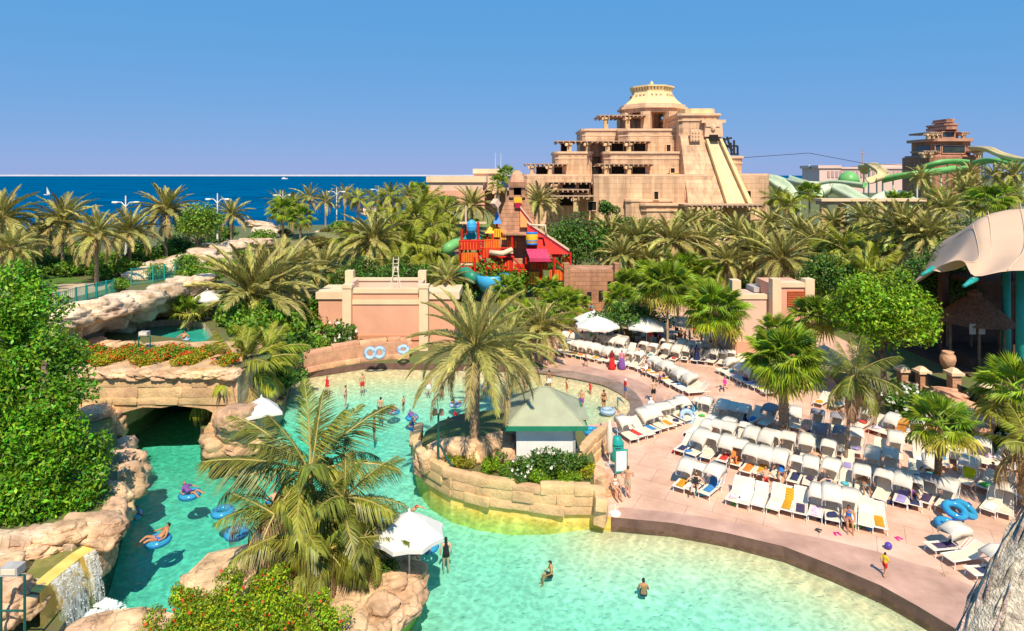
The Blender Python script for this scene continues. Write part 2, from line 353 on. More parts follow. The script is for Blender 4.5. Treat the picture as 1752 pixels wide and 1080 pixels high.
# --- deck
M_deck = mat('deck_paving', (.69,.40,.275), rough=.75, var=.2, scale=.45, bump=.25, bscale=9, c2=(.70,.44,.33))
t = M_deck.node_tree; b = t.nodes['Principled BSDF']; old = b.inputs['Base Color'].links[0].from_socket
ge = _n(t, 'ShaderNodeNewGeometry'); mp = _n(t, 'ShaderNodeMapping'); mp.inputs['Rotation'].default_value = (0,0,.5); t.links.new(ge.outputs['Position'], mp.inputs[0])
br = _n(t, 'ShaderNodeTexBrick'); br.inputs['Scale'].default_value = 1; br.inputs['Brick Width'].default_value = 2.4; br.inputs['Row Height'].default_value = 1.6
br.inputs['Mortar Size'].default_value = .012; br.inputs['Color1'].default_value = (1,1,1,1); br.inputs['Color2'].default_value = (.93,.92,.9,1); br.inputs['Mortar'].default_value = (.52,.48,.46,1)
t.links.new(mp.outputs[0], br.inputs['Vector'])
mx = _n(t, 'ShaderNodeMix', data_type='RGBA', blend_type='MULTIPLY'); mx.inputs['Factor'].default_value = 1
t.links.new(old, mx.inputs['A']); t.links.new(br.outputs[0], mx.inputs['B']); t.links.new(mx.outputs['Result'], b.inputs['Base Color'])
def sheet(name, pts, z, m):
    tr = tessellate_polygon([[Vector((p[0], p[1], 0)) for p in pts]]); mb = MB(); fs = []
    for q in tr:
        a, b_, c = (Vector((pts[i][0], pts[i][1], 0)) for i in q)
        fs.append(tuple(q) if (b_-a).cross(c-a).z > 0 else tuple(reversed(q)))
    mb.add([(p[0], p[1], z) for p in pts], fs); return T(mb.build(name, m), kind='structure')
dpts = [W(x, y) for x, y in deck_edge_o[::-1]] + [W(*q) for q in [(2050,1150),(2050,900),(1752,812),(1640,770),(1557,744),(1479,702),(1440,672),(1420,640),(1480,600),(1400,560),(1300,540),(1180,505),(960,520),(880,580),(920,622)]]
dpts += [W(x, y) for x, y in beach_o[8::-1]] + [W(x, y, WL) for x, y in planter_px[::-1]]
dpts = [Vector((p.x, p.y, 0)) for p in dpts]
sheet('pool_deck', dpts, .004, M_deck)
# paler apron band where the deck meets the pool is the same paving, kept wet: a thin darker sheet
M_wet = mat('wet_paving', (.47,.27,.205), rough=.45, var=.2, scale=.5, c2=(.55,.33,.25))
band_o = [(1960,1150),(1700,1020),(1600,975),(1500,944),(1400,920),(1300,902),(1200,884),(1120,874),(1060,868)]
pts = [W(x, y) for x, y in deck_edge_o[::-1]] + [W(x, y) for x, y in band_o]
sheet('wet_deck_band', pts, .008, M_wet)
pts = [W(x, y) for x, y in beach_o[:9]] + [W(x, y) for x, y in [(960,622),(1010,628),(1060,640),(1100,655),(1128,672),(1140,690),(1128,706),(1085,722)]]
sheet('wet_beach_band', pts, .008, M_wet)
# far gardens on the right, lawn on the left plateau
sheet('garden_bed', [W(*q) for q in [(1420,640),(1440,672),(1479,702),(1557,744),(1640,770),(1752,812),(2050,900),(2300,640),(1700,600),(1480,600)]], .006, M_soil)

# --- sea, far shore
M_sea = mat('sea', (.0,.082,.20), rough=.6, var=.3, scale=.02, bump=.35, bscale=.35, spec=.0)
mb = MB(); mb.add([(-30000, 150, -2), (3000, 150, -2), (30000, 40000, -2), (-40000, 40000, -2)], [(0,1,2,3)])
T(mb.build('sea', M_sea), kind='structure')
M_far = mat('far_shore_sand', (.42,.40,.42), var=.1, scale=.01)
mb = MB(); Yf = 12000; n = 40
prof = [(SX(-300+i*1300/n, Yf), 9+8*noise.noise(Vector((i*.35, 0, 3)))) for i in range(n+1)]
vs_ = [(x, Yf, -2) for x, h in prof]+[(x, Yf+60, h+18) for x, h in prof]+[(x, Yf+400, -2) for x, h in prof]
mb.add(vs_, [(k*(n+1)+i, k*(n+1)+i+1, (k+1)*(n+1)+i+1, (k+1)*(n+1)+i) for k in range(2) for i in range(n)])
T(mb.build('far_breakwater', M_far), kind='structure')

# --- left bank (tree) and raised garden plateau behind the bridge
PL = 4.0
bank = [W(x, y, 1.7) for x, y in [(205,768),(200,820),(186,880),(150,905),(60,925),(-80,950)]] + [Vector((-42,26,0)), Vector((-44,41,0)), Vector((-27,41,0))]
T(MB().prism([(p.x, p.y) for p in bank], -.3, 1.7).build('river_bank', M_soil), kind='structure')
plat = [(-70,40.6),(-18.6,40.6),(-17.2,43.5),(-18,47),(-19.5,52),(-21,60),(-22,70),(-26,82),(-30,96),(-36,120),(-60,140),(-150,150),(-150,60)]
riv_up = [W(x, y, 3.45) for x, y in [(150,578),(230,582),(300,590),(345,600),(365,585),(350,563),(310,556),(250,560),(190,570)]]
riv_up = [(p.x, p.y) for p in riv_up]
pl = ring_sheet('garden_terrace', plat, riv_up, PL, M_soil, 1.6, M_rock2); T(pl, kind='structure')
T(MB().prism([(-70,47.6),(-17.6,47.6)]+plat[3:], -.2, 2.5).build('garden_terrace_base', M_soil), kind='structure')
M_riv = mat('river_water', (.03,.36,.27), rough=.08, var=.15, scale=.8, bump=.35, bscale=2.5, spec=.5)
T(sheet('garden_river', [(p[0]*1.0, p[1]) for p in riv_up], 3.45, M_riv), kind='structure')
sheet('lawn', [W(*q, PL) for q in [(-200,520),(-60,500),(60,487),(150,482),(100,466),(40,462),(-200,460)]], PL+.01, M_lawn)
sheet('sand_path', [W(*q, PL) for q in [(-40,540),(60,530),(130,508),(200,490),(170,484),(60,489),(-60,503)]], PL+.015, M_sand)

# --- slide mound (hill) between the left palms and the tower
BUMPS = [(-33,112,5.5,11,13),(-18,132,9.5,13,17),(-44,104,3.2,10,12),(-5,135,6,10,14),(-52,118,3.0,12,12)]
def hz(x, y): return sum(h*math.exp(-((x-a)/sx)**2-((y-b_)/sy)**2) for a, b_, h, sx, sy in BUMPS) + .35*noise.noise(Vector((x*.12, y*.12, 0)))
mb = MB(); nx = ny = 60
for j in range(ny+1):
    for i in range(nx+1):
        x = -75+100*i/nx; y = 80+100*j/ny; e = min(i, nx-i, j, ny-j)
        mb.v.append((x, y, hz(x, y)-.35 - (1.2 if e == 0 else 0)))
for j in range(ny):
    for i in range(nx):
        a = j*(nx+1)+i; mb.f.append((a, a+1, a+nx+2, a+nx+1)); mb.m.append(0)
M_hill = mat('hill_scrub', (.34,.25,.15), var=.35, scale=.25, bump=.8, bscale=1.5, c2=(.12,.16,.04))
T(mb.build('hill', M_hill, smooth=True), kind='structure')
def gz(x, y):
    if y > 85 and -75 < x < 25: return max(0, hz(x, y)-.35)
    return 0.

# --- islet in the river and the near rock at the bottom edge
islet_px = [(640,1100),(690,1058),(717,1015),(716,975),(690,940),(640,912),(560,900),(480,915),(440,960),(345,985),(318,1010),(325,1045),(400,1100),(420,1200),(620,1200)]
isl = [W(x, y, WL) for x, y in islet_px]
mb = MB(); n = len(isl); cx = sum(p.x for p in isl)/n; cy = sum(p.y for p in isl)/n
rings = []
for k, (s_, z) in enumerate([(1.0,-2),(1.0,WL+.1),(.99,.25),(.93,.62),(.8,.72),(.4,.8)]):
    rings.append([(cx+(p.x-cx)*s_*(1+.02*noise.noise(Vector((p.x, p.y, k)))), cy+(p.y-cy)*s_, z+.12*noise.noise(Vector((p.x*2, p.y*2, k*3)))*(k > 2)) for p in isl])
for r_ in rings: mb.v += r_
for k in range(5):
    for i in range(n): mb.f.append((k*n+i, k*n+(i+1) % n, (k+1)*n+(i+1) % n, (k+1)*n+i)); mb.m.append(1 if k < 2 else 0)
mb.f.append(tuple(5*n+i for i in range(n))); mb.m.append(0)
T(mb.build('palm_islet', [M_rock, M_yellow]), kind='structure')
near = [W(x, y, WL) for x, y in [(120,1100),(150,1078),(190,1066),(245,1060),(300,1072),(350,1110),(330,1200),(110,1200)]]
T(MB().prism([(p.x, p.y) for p in near], -2, .1, inset=.05).build('pebble_bank', M_rock), kind='structure')
# planter ground beside the kiosk
pp = [W(x, y, WL) for x, y in planter_px]; pp = [Vector((p.x, p.y, 0)) for p in pp]
pp += [W(1012,770), W(1030,815), W(1030,870)]
c = sum(pp, Vector())/len(pp); pin = [(c.x+(p.x-c.x)*.93, c.y+(p.y-c.y)*.93) for p in pp]
T(MB().prism(pin, -1.5, .95).build('planter_bed', M_soil), kind='structure')
# ================================================================== plants: builders
def np_mesh(name, V, faces4, mats, midx=None):
    "V (n,3); faces4 (k,4) quads"
    me = bpy.data.meshes.new(name); k = len(faces4)
    me.vertices.add(len(V)); me.vertices.foreach_set('co', np.asarray(V, dtype=np.float32).ravel())
    me.loops.add(k*4); me.polygons.add(k)
    me.loops.foreach_set('vertex_index', np.asarray(faces4, dtype=np.int32).ravel())
    me.polygons.foreach_set('loop_start', np.arange(0, k*4, 4, dtype=np.int32))
    for m in (mats if isinstance(mats, (list, tuple)) else [mats]): me.materials.append(m)
    if midx is not None: me.polygons.foreach_set('material_index', np.asarray(midx, dtype=np.int32))
    me.update(calc_edges=True); return me

def leaf_quads(P, N, size, rs, aspect=.5, jit=.9):
    "diamond leaves at points P, facing roughly N"
    n = len(P); J = rs.normal(size=(n,3))*jit
    U = N+J; U /= np.linalg.norm(U, axis=1, keepdims=True)+1e-9
    A = np.cross(U, rs.normal(size=(n,3))); A /= np.linalg.norm(A, axis=1, keepdims=True)+1e-9
    B = np.cross(U, A); s = (size*rs.uniform(.65,1.35,n))[:,None]
    V = np.stack([P-A*s, P-B*s*aspect+U*s*.12, P+A*s, P+B*s*aspect+U*s*.12], 1).reshape(-1,3)
    return V, np.arange(n*4).reshape(n,4)

def crown_mesh(name, blobs, n, size, m, seed=0, shell=.45, aspect=.5, up=.35):
    "leaves through the volume of many clumps; blobs = [(centre, radii)]"
    rs = np.random.RandomState(seed); C = np.array([b[0] for b in blobs], float); Rr = np.array([b[1] for b in blobs], float)
    wgt = (Rr.prod(axis=1))**(2/3.); wgt /= wgt.sum()
    idx = rs.choice(len(blobs), n, p=wgt)
    d = rs.normal(size=(n,3)); d /= np.linalg.norm(d, axis=1, keepdims=True)
    r = (1-shell*rs.uniform(0,1,n)**1.6)*rs.uniform(.94,1.08,n)*np.where(rs.uniform(0,1,n) < .12, rs.uniform(1.05,1.35,n), 1)
    P = C[idx]+d*Rr[idx]*r[:,None]
    N = d*.8; N[:,2] += up
    V, Fq = leaf_quads(P, N, size, rs, aspect)
    return np_mesh(name, V, Fq, m)

def clumps(c, r, k, seed, sub=.38, flat=1.):
    "ellipsoid centre c radii r broken into k clumps near its surface"
    rs = np.random.RandomState(seed); out = [(c, [x*.66 for x in r])]
    for i in range(k):
        d = rs.normal(size=3); d /= np.linalg.norm(d)
        if d[2] < -.35: d[2] = -d[2]*.5
        q = rs.uniform(.6,.86); s = sub*rs.uniform(.65,1.25)
        out.append(([c[j]+d[j]*r[j]*q for j in range(3)], [r[0]*s, r[1]*s, r[2]*s*flat]))
    return out

def tree(base, h, rx, ry, rz, label, m=None, n=6000, leaf=.16, seed=1, k=26, cat='tree', name='leafy_tree', group=None, trunk_r=.2):
    m = m or M_leafA; root = empty(name, base, 0, label, cat, group)
    tm = MB(); r_ = random.Random(seed); tm.tube([(0,0,-.2),(.05,.02,h*.25),(-.04,.05,h*.5),(.05,0,h-.2*rz)], [trunk_r*1.25,trunk_r,trunk_r*.8,trunk_r*.4], 8)
    for i in range(6):
        a = i*1.05+r_.random(); z = h*(.35+.07*i)
        tm.tube([(0,0,z),(math.cos(a)*rx*.3, math.sin(a)*ry*.3, z+rz*.2),(math.cos(a)*rx*.62, math.sin(a)*ry*.62, z+rz*.45)], [trunk_r*.5,trunk_r*.33,trunk_r*.12], 6)
    tm.build('trunk', M_wood, root, True)
    put('crown', crown_mesh('tree_crown', clumps((0,0,h), (rx,ry,rz), k, seed), n, leaf, m, seed), root)
    return root

def shrub_mesh(seed, n, leaf, m, k=12, r=(.9,.9,.6)):
    return crown_mesh('shrub_foliage', clumps((0,0,r[2]*.75), r, k, seed, .42), n, leaf, m, seed)
SHR = {}
def shrub(base, size, label, kind='A', cat='shrub', name='shrub', group=None, squash=1., flower=None, seed=0):
    mm = {'A': M_leafA, 'B': M_leafB, 'C': M_leafC, 'Y': M_leafY, 'R': M_leafR}[kind]
    v = seed % 3
    if (kind, v) not in SHR: SHR[kind, v] = shrub_mesh(v*11+ord(kind), 1500, .075, mm)
    root = empty(name, base, (seed*2.4) % 6.28, label, cat, group)
    put('foliage', SHR[kind, v], root, sc=(size, size, size*squash))
    if ('stem', 0) not in SHR:
        s = MB()
        for i in range(5): s.tube([(0,0,-.1),(.3*math.cos(i*1.26), .3*math.sin(i*1.26), .45)], [.05,.03], 5)
        SHR['stem', 0] = s.mesh('shrub_stem', M_wood)
    put('stem', SHR['stem', 0], root, sc=(size, size, size*squash))
    if flower:
        if ('fl', flower.name, v) not in SHR:
            SHR['fl', flower.name, v] = flower_mesh(v+5, 26, flower, (.9,.9,.6))
        f = put('flowers', SHR['fl', flower.name, v], root, sc=(size, size, size*squash)); f['kind'] = 'stuff'
    return root
def flower_mesh(seed, n, m, r, size=.07):
    rs = np.random.RandomState(seed); d = rs.normal(size=(n,3)); d[:,2] = np.abs(d[:,2]); d /= np.linalg.norm(d, axis=1, keepdims=True)
    P = d*np.array(r)*rs.uniform(.95,1.15,(n,1))+np.array([0,0,r[2]*.75]); P = np.repeat(P, 5, 0)+rs.normal(size=(n*5,3))*size*.45
    V, Fq = leaf_quads(P, np.repeat(d, 5, 0), size*.75, rs, .8); return np_mesh('flower_heads', V, Fq, m)
M_flw = mat('white_flower', (.85,.82,.70), rough=.6, var=.1, trans=.2)
M_flr = mat('red_flower', (.60,.025,.012), rough=.5, var=.2, trans=.2, c2=(.75,.12,.02))
M_flm = mat('magenta_flower', (.42,.02,.20), rough=.5, var=.2, trans=.2)

# ---------------------------------------------------------------- palm fronds
def feather(name, m, droop, npair=42, lf=.26, vee=.5, gdrop=.12, a0=0., seed=0, wid=.014, sweep=.75, gaps=0., start=.14, twist=0.):
    r_ = random.Random(seed); mb = MB(); K = 14; pts = []; p = Vector((0,0,0)); side = 0.
    for i in range(K+1):
        t = i/K; pts.append((p.copy(), a0-droop*t**1.35, side)); ang = a0-droop*t**1.35
        side = twist*math.sin(t*2.2)
        p = p+Vector((math.cos(ang), side*.25, math.sin(ang)))/K
    mb.tube([q[0] for q in pts], [.014*(1-.85*i/K)+.0015 for i in range(K+1)], 4, 1, False)
    for i in range(npair):
        t = start+(1-start)*(i+.5)/npair; k = min(K-1, int(t*K)); f = t*K-k
        c = pts[k][0].lerp(pts[k+1][0], f); ang = pts[k][1]*(1-f)+pts[k+1][1]*f
        tan = Vector((math.cos(ang), 0, math.sin(ang))); nor = Vector((-math.sin(ang), 0, math.cos(ang)))
        ln = lf*(math.sin(math.pi*(.16+.8*t)))**.75
        for sgn in (-1, 1):
            if r_.random() < gaps: continue
            l = ln*r_.uniform(.82,1.12); sw = sweep+r_.uniform(-.13,.13)+.35*t; ve = vee+r_.uniform(-.22,.22)
            d = (Vector((0,sgn,0))*math.cos(ve)+nor*math.sin(ve))*math.cos(sw)+tan*math.sin(sw)
            wv = tan.cross(d).cross(d).normalized()*wid*.5 if i % 2 else (tan-d*tan.dot(d)).normalized()*wid*.5
            mid = c+d*l*.55+Vector((0,0,-gdrop*.3*l)); tip = c+d*l*.95+Vector((0,0,-gdrop*1.6*l-gdrop*.4*l))
            mb.add([c-wv*.6, c+wv*.6, mid+wv, mid-wv, tip], [(0,1,2,3),(3,2,4)], 0)
    return mb.mesh(name, [m, M_rachis])
M_rachis = mat('palm_rachis', (.42,.34,.10), rough=.5, var=.2, scale=3)
M_petiole = mat('palm_petiole', (.32,.33,.07), rough=.5, var=.2, scale=3)
def fanleaf(name, m, droop=.4, nseg=32, seed=0, pet=.5):
    r_ = random.Random(seed); mb = MB(); pts = [Vector((pet*t, 0, -.12*droop*pet*t*t)) for t in (0,.33,.66,1)]
    mb.tube(pts, [.016,.013,.011,.009], 4, 1, False); hub = pts[-1]; rad = 1-pet
    for i in range(nseg):
        a = (-1+2*(i+.5)/nseg)*2.35; l = rad*(1-.18*abs(a)/2.35)*r_.uniform(.9,1.06)
        d = Vector((math.cos(a), math.sin(a), .10*math.cos(a*3)))
        s = Vector((-math.sin(a), math.cos(a), 0)); w1 = l*.62*math.tan(2.35/nseg)*.85
        m1 = hub+d*l*.6+Vector((0,0,-.10*droop*l)); tip = hub+d*l*.98+Vector((0,0,-droop*.62*l*r_.uniform(.6,1.4)))
        z = Vector((0,0,(.012 if i % 2 else -.012)))
        mb.add([hub, m1-s*w1-z, m1+z*2, m1+s*w1-z, tip], [(0,1,2),(0,2,3),(1,4,2),(2,4,3)], 0)
    return mb.mesh(name, [m, M_petiole])
FR = {}
FR['date'] = [feather('date_frond_mesh', M_date, d_, 50, .23, .55, .12, seed=i, wid=.016, sweep=.8) for i, d_ in enumerate((.35,.6,.85,1.1,1.35))]
FR['date_old'] = [feather('date_old_mesh', M_date_old, d_, 40, .19, .3, .2, seed=20+i, wid=.015, gaps=.12) for i, d_ in enumerate((1.2,1.6))]
FR['coco'] = [feather('coconut_frond_mesh', M_coco, d_, 48, .29, .15, .42, seed=40+i, wid=.021, sweep=.62, start=.2, twist=.5*(-1)**i) for i, d_ in enumerate((.35,.6,.85,1.15,1.45))]
FR['coco_old'] = [feather('coconut_dry_mesh', M_coco_dry, d_, 38, .26, -.2, .75, seed=60+i, wid=.014, gaps=.2, start=.2) for i, d_ in enumerate((1.1,1.5))]
M_cocon = mat('near_coconut_frond', (.225,.245,.03), rough=.42, var=.35, scale=2.5, trans=.25, island=.45, rand=.35, spec=.4)
M_cocon_dry = mat('near_coconut_dry', (.40,.27,.13), rough=.6, var=.35, scale=2., trans=.15, island=.45, rand=.35)
FR['cocon'] = [feather('near_coconut_frond_mesh', M_cocon, d_, 66, .27, .12, .5, seed=140+i, wid=.012, sweep=.62, start=.2, twist=.6*(-1)**i, gaps=.06) for i, d_ in enumerate((.3,.55,.85,1.2,1.5))]
FR['cocon_old'] = [feather('near_coconut_dry_mesh', M_cocon_dry, d_, 54, .25, -.2, .8, seed=160+i, wid=.011, gaps=.25, start=.2) for i, d_ in enumerate((1.1,1.5))]
FR['daten'] = [feather('near_date_frond_mesh', M_date, d_, 78, .19, .55, .12, seed=170+i, wid=.008, sweep=.8, gaps=.04) for i, d_ in enumerate((.35,.6,.85,1.1,1.35))]
FR['daten_old'] = [feather('near_date_old_mesh', M_date_old, d_, 60, .18, .3, .25, seed=180+i, wid=.008, gaps=.15) for i, d_ in enumerate((1.2,1.6))]
FR['fan'] = [fanleaf('fan_frond_mesh', M_fan, d_, 32, 80+i) for i, d_ in enumerate((.15,.4,.65,.9))]
FR['fan_old'] = [fanleaf('fan_old_mesh', M_fan_old, d_, 20, 90+i) for i, d_ in enumerate((1.0,1.4))]

def trunk_mesh(h, r, lean, boots, seed, m):
    mb = MB(); n = 10; ring = max(8, int(h/(.16 if boots else .22))); r_ = random.Random(seed); V = []
    for i in range(ring+1):
        t = i/ring; rad = r*(1.25-.35*min(1, t*4)) if t < .25 else r*(.9-.12*t)
        if t > .93: rad *= 1.25
        for j in range(n):
            g_ = 2*math.pi*(j+.5*(i % 2))/n
            q = rad*(1+(.16 if boots else .05)*((i+j) % 2)-(.1 if (i % 2 and boots) else 0)+r_.uniform(-.03,.03))
            V.append((lean[0]*t**1.6+q*math.cos(g_), lean[1]*t**1.6+q*math.sin(g_), -.25+(h+.25)*t))
    mb.add(V, [(i*n+j, i*n+(j+1) % n, (i+1)*n+(j+1) % n, (i+1)*n+j) for i in range(ring) for j in range(n)]+[tuple(ring*n+j for j in range(n))])
    return mb.mesh('palm_trunk_mesh', m)
def palm(base, top, Lf, kind, label, n=26, group=None, tr=.22, seed=0, old=.18, hi=82, lo=-28, dark=False, boots=True, cat='palm tree', name=None):
    base = Vector(base); top = Vector(top); r_ = random.Random(seed*13+5)
    root = empty(name or {'date':'date_palm','coco':'coconut_palm','fan':'fan_palm','cocon':'coconut_palm','daten':'date_palm'}[kind], base, 0, label, cat, group)
    h = top.z-base.z; lean = (top.x-base.x, top.y-base.y)
    put('trunk', trunk_mesh(h, tr, lean, boots, seed, M_trunk_d if dark else M_trunk), root)
    if kind == 'date': n = int(n*1.2); old = old+r_.uniform(-.08,.14); lo = lo+r_.uniform(-14,8)
    fr = FR[kind]; fo = FR[kind+'_old']; az0 = r_.random()*6.28
    for k in range(n):
        f = (k+.5)/n; az = az0+k*2.39996+r_.uniform(-.2,.2); el = R(hi+(lo-hi)*f**.85+r_.uniform(-7,7))
        isold = f > 1-old
        me = r_.choice(fo) if isold else fr[min(len(fr)-1, int(f*len(fr)*.95+r_.uniform(0,.6)))]
        s = Lf*{'date':1.10,'coco':1.12,'fan':1.1,'cocon':1.0,'daten':1.06}[kind]*r_.uniform(.86,1.1)*(1 if f > .2 else .72+.28*f/.2)
        put('frond', me, root, (lean[0]+.06*math.cos(az), lean[1]+.06*math.sin(az), h-.12*f), (r_.uniform(-.25,.25), -el, az), s)
    return root
# ================================================================== the palms and trees of the park
def P_(kind, cx, cy, Y, r_px, label, bz=None, bx=None, by=None, seed=0, **k):
    "crown seen at (cx,cy) at distance Y; trunk foot straight below unless bx, by (pixel of the foot) is given"
    top = D(cx, cy, Y)
    if bx is not None: base = W(bx, by, bz or 0)
    else: base = Vector((top.x, top.y, gz(top.x, top.y) if bz is None else bz))
    return palm(base, top, r_px*Y/F, kind, label, seed=seed, **k)
gL = 'date palms on the left lawn by the sea'
P_('date', 2, 372, 74, 66, 'tall date palm at the far left edge of the picture, before the sea', PL, seed=1, group=gL, n=34)
P_('date', 18, 425, 66, 52, 'lower date palm below the leftmost palm, half outside the picture', PL, seed=2, group=gL, n=30)
P_('date', 107, 378, 80, 62, 'full date palm left of the first white street lamp, second from the left', PL, seed=3, group=gL, n=40)
P_('date', 72, 408, 84, 44, 'grey date palm half hidden behind the second palm from the left', PL, seed=4, group=gL, n=28)
P_('date', 165, 402, 72, 56, 'date palm just behind the green fence, left of the first street lamp', PL, seed=5, group=gL, n=36)
P_('date', 222, 398, 82, 54, 'date palm directly under the first white street lamp', PL, seed=6, group=gL, n=36)
P_('date', 284, 362, 90, 54, 'tall round date palm standing alone between the first two street lamps', PL, seed=7, group=gL, n=44)
P_('date', 340, 385, 100, 34, 'small date palm below the second street lamp, partly hidden by bushes', PL, seed=8, group=gL, n=26)
P_('date', 396, 368, 102, 36, 'date palm just right of the second street lamp', PL, seed=9, group=gL, n=30)
gM = 'palms on the mound and behind the pool'
P_('date', 432, 505, 58, 112, 'large sprawling date palm above the bridge with drooping fronds', 2.5, seed=10, group=gM, n=46, lo=-35)
P_('date', 480, 470, 66, 76, 'grey date palm just right of and behind the large sprawling palm', 1.5, seed=11, group=gM, n=34)
P_('fan', 322, 535, 54, 36, 'small upright palm beside the upper river water', 3.9, seed=12, group=gM, n=16, hi=88, lo=5, old=.3)
P_('coco', 412, 632, 44, 82, 'dark green feathery palm on the bank right of the bridge', .5, bx=414, by=720, seed=13, group=gM, n=24, lo=-20)
P_('coco', 455, 605, 47, 62, 'second dark feathery palm behind the bank palm right of the bridge', .5, seed=14, group=gM, n=20)
P_('date', 552, 462, 74, 60, 'silver green date palm just left of the pink pump house', .6, seed=15, group=gM, n=38)
P_('date', 640, 412, 84, 66, 'large silver green date palm behind the pink pump house', 1., seed=16, group=gM, n=44)
P_('date', 516, 452, 82, 46, 'pale date palm between the sprawling palm and the pump house', 1., seed=17, group=gM, n=28)
for i, (x, y, Y, r, kd) in enumerate([(478,345,125,26,'date'),(500,350,120,28,'coco'),(528,338,135,30,'date'),(557,345,135,26,'date'),(590,335,140,26,'date'),(484,362,108,30,'fan'),(514,372,106,26,'fan'),(612,340,128,24,'coco'),(648,345,122,30,'coco'),(668,335,118,28,'coco'),(700,335,130,28,'date'),(716,330,140,24,'fan')]):
    P_(kd, x, y, Y, r, 'small %s palm on the mound ridge, %s from the left along the sea line' % ({'date':'date','coco':'feather','fan':'fan'}[kd], ORD[i]), seed=30+i, group='small palms along the mound ridge', n=22)
for i, (x, y, Y, r) in enumerate([(672,385,100,48),(712,375,104,52),(742,388,96,36),(700,425,88,54),(738,432,88,36),(768,392,110,26),(600,410,100,34),(725,350,122,40),(760,362,118,30),(690,455,80,48),(752,466,78,34)]):
    P_('coco', x, y, Y, r, 'bright feather palm in the thicket left of the play fort, %s from the top' % ORD[[2,1,3,6,7,4,5,0,10,8,9][i]], seed=50+i, group='feather palms left of the play fort', n=24, old=.08)
P_('date', 808, 352, 118, 40, 'silver date palm left of the play fort tower', seed=70, n=34)
P_('date', 922, 345, 112, 40, 'date palm growing right behind the play fort tower', seed=71, n=34)
P_('fan', 866, 298, 132, 20, 'small fan palm beside the far pink building, left of the tower', 8, seed=72, n=18, group='fan palms by the far building')
P_('fan', 852, 312, 128, 18, 'smaller fan palm under the one beside the far pink building', 8, seed=73, n=16, group='fan palms by the far building')
P_('date', 766, 478, 66, 44, 'date palm with drooping fronds right of the pink pump house roof', .5, seed=74, n=30, lo=-40)
# the main palm on the planter and its neighbours
P_('daten', 814, 592, 34.2, 128, 'big date palm with thick patterned trunk on the planter beside the kiosk', .95, bx=812, by=782, seed=80, n=52, tr=.31, lo=-30, old=.16)
P_('daten', 868, 598, 44, 88, 'date palm leaning behind the big planter palm, over the pool', 0, bx=905, by=690, seed=81, n=44, lo=-34, tr=.2, old=.25)
for i, (x, y, Y, r) in enumerate([(868,494,68,30),(938,494,72,28),(958,524,66,42),(905,545,60,44),(985,520,70,30)]):
    P_('fan', x, y, Y, r, 'yellow green fan palm below the play fort, %s from the left' % ORD[i], 0, seed=90+i, n=26, group='fan palms below the play fort', old=.2)
P_('date', 925, 560, 56, 60, 'yellowish date palm behind the two pool palms, left of the parasols', 0, seed=96, n=40, lo=-40)
# foreground coconut palms on the islet
P_('cocon', 530, 805, 26.5, 170, 'largest coconut palm of the islet in the foreground, its fronds rising over the pool', .7, seed=100, n=26, lo=-48, hi=84, tr=.17, old=.34, dark=True)
P_('cocon', 588, 850, 25.6, 130, 'coconut palm of the islet on the right of the largest one, beside the white parasol', .7, seed=101, n=22, lo=-55, hi=70, tr=.15, old=.12, dark=True)
P_('cocon', 505, 905, 24.6, 120, 'lowest coconut palm of the islet, just above the red flowers', .7, seed=104, n=22, lo=-52, hi=66, tr=.15, old=.2, dark=True)
P_('cocon', 622, 918, 25.0, 84, 'low coconut palm of the islet leaning towards the white parasol', .7, seed=105, n=18, lo=-50, hi=60, tr=.13, old=.2, dark=True)
P_('cocon', 470, 860, 26.0, 100, 'left coconut palm of the islet with dry brown fronds over the river', .7, seed=106, n=16, lo=-50, hi=60, tr=.13, old=.55, dark=True)
P_('cocon', 560, 940, 24.2, 100, 'small coconut palm at the centre of the islet, below the others', .7, seed=107, n=18, lo=-40, hi=66, tr=.13, old=.2, dark=True)
# palms on the deck
P_('fan', 1341, 612, 38, 66, 'fan palm with stout fibrous trunk standing between the sun loungers', 0, bx=1341, by=752, seed=110, n=56, tr=.34, old=.22, lo=-45)
P_('fan', 1224, 528, 56, 56, 'wide fan palm behind the loungers right of the parasols', 0, seed=111, n=40, tr=.25, lo=-40, old=.15)
P_('cocon', 1462, 640, 36, 80, 'slender drooping palm right of the stout fan palm, thin leaning trunk', 0, bx=1447, by=795, seed=112, n=26, tr=.10, old=.3, lo=-55, boots=False)
P_('fan', 1606, 724, 31.5, 58, 'short dark-trunked fan palm among the loungers before the flower bed', 0, bx=1605, by=835, seed=113, n=26, tr=.20, dark=True, old=.3, lo=-35)
P_('fan', 1742, 668, 36, 74, 'bright fan palm at the right edge beside the brick wall', 0, seed=114, n=26, tr=.2, old=.3, lo=-40)
P_('coco', 1765, 765, 31, 82, 'drooping yellowish palm at the right edge above the loungers', 0, seed=115, n=22, tr=.16, old=.5, lo=-60)
P_('fan', 1142, 488, 60, 54, 'slender fan palm with tall thin trunk right of the parasols', 0, bx=1142, by=606, seed=116, n=34, tr=.13, boots=False, old=.15)
for i, (x, y, Y, r) in enumerate([(1078,490,74,40),(1108,478,78,40),(1168,462,82,42),(1190,500,68,38),(1062,512,70,34),(1205,470,80,36)]):
    P_('fan', x, y, Y, r, 'fan palm in the grove behind the parasols, %s from the left' % ORD[[1,2,3,4,0,5][i]], 0, seed=120+i, n=30, tr=.16, group='fan palms behind the parasols', old=.15)
P_('fan', 1392, 540, 50, 46, 'fan palm between the small pink house and the round green tree', 0, seed=128, n=28)
P_('fan', 1328, 568, 47, 40, 'low fan palm before the small pink house', 0, seed=129, n=24)
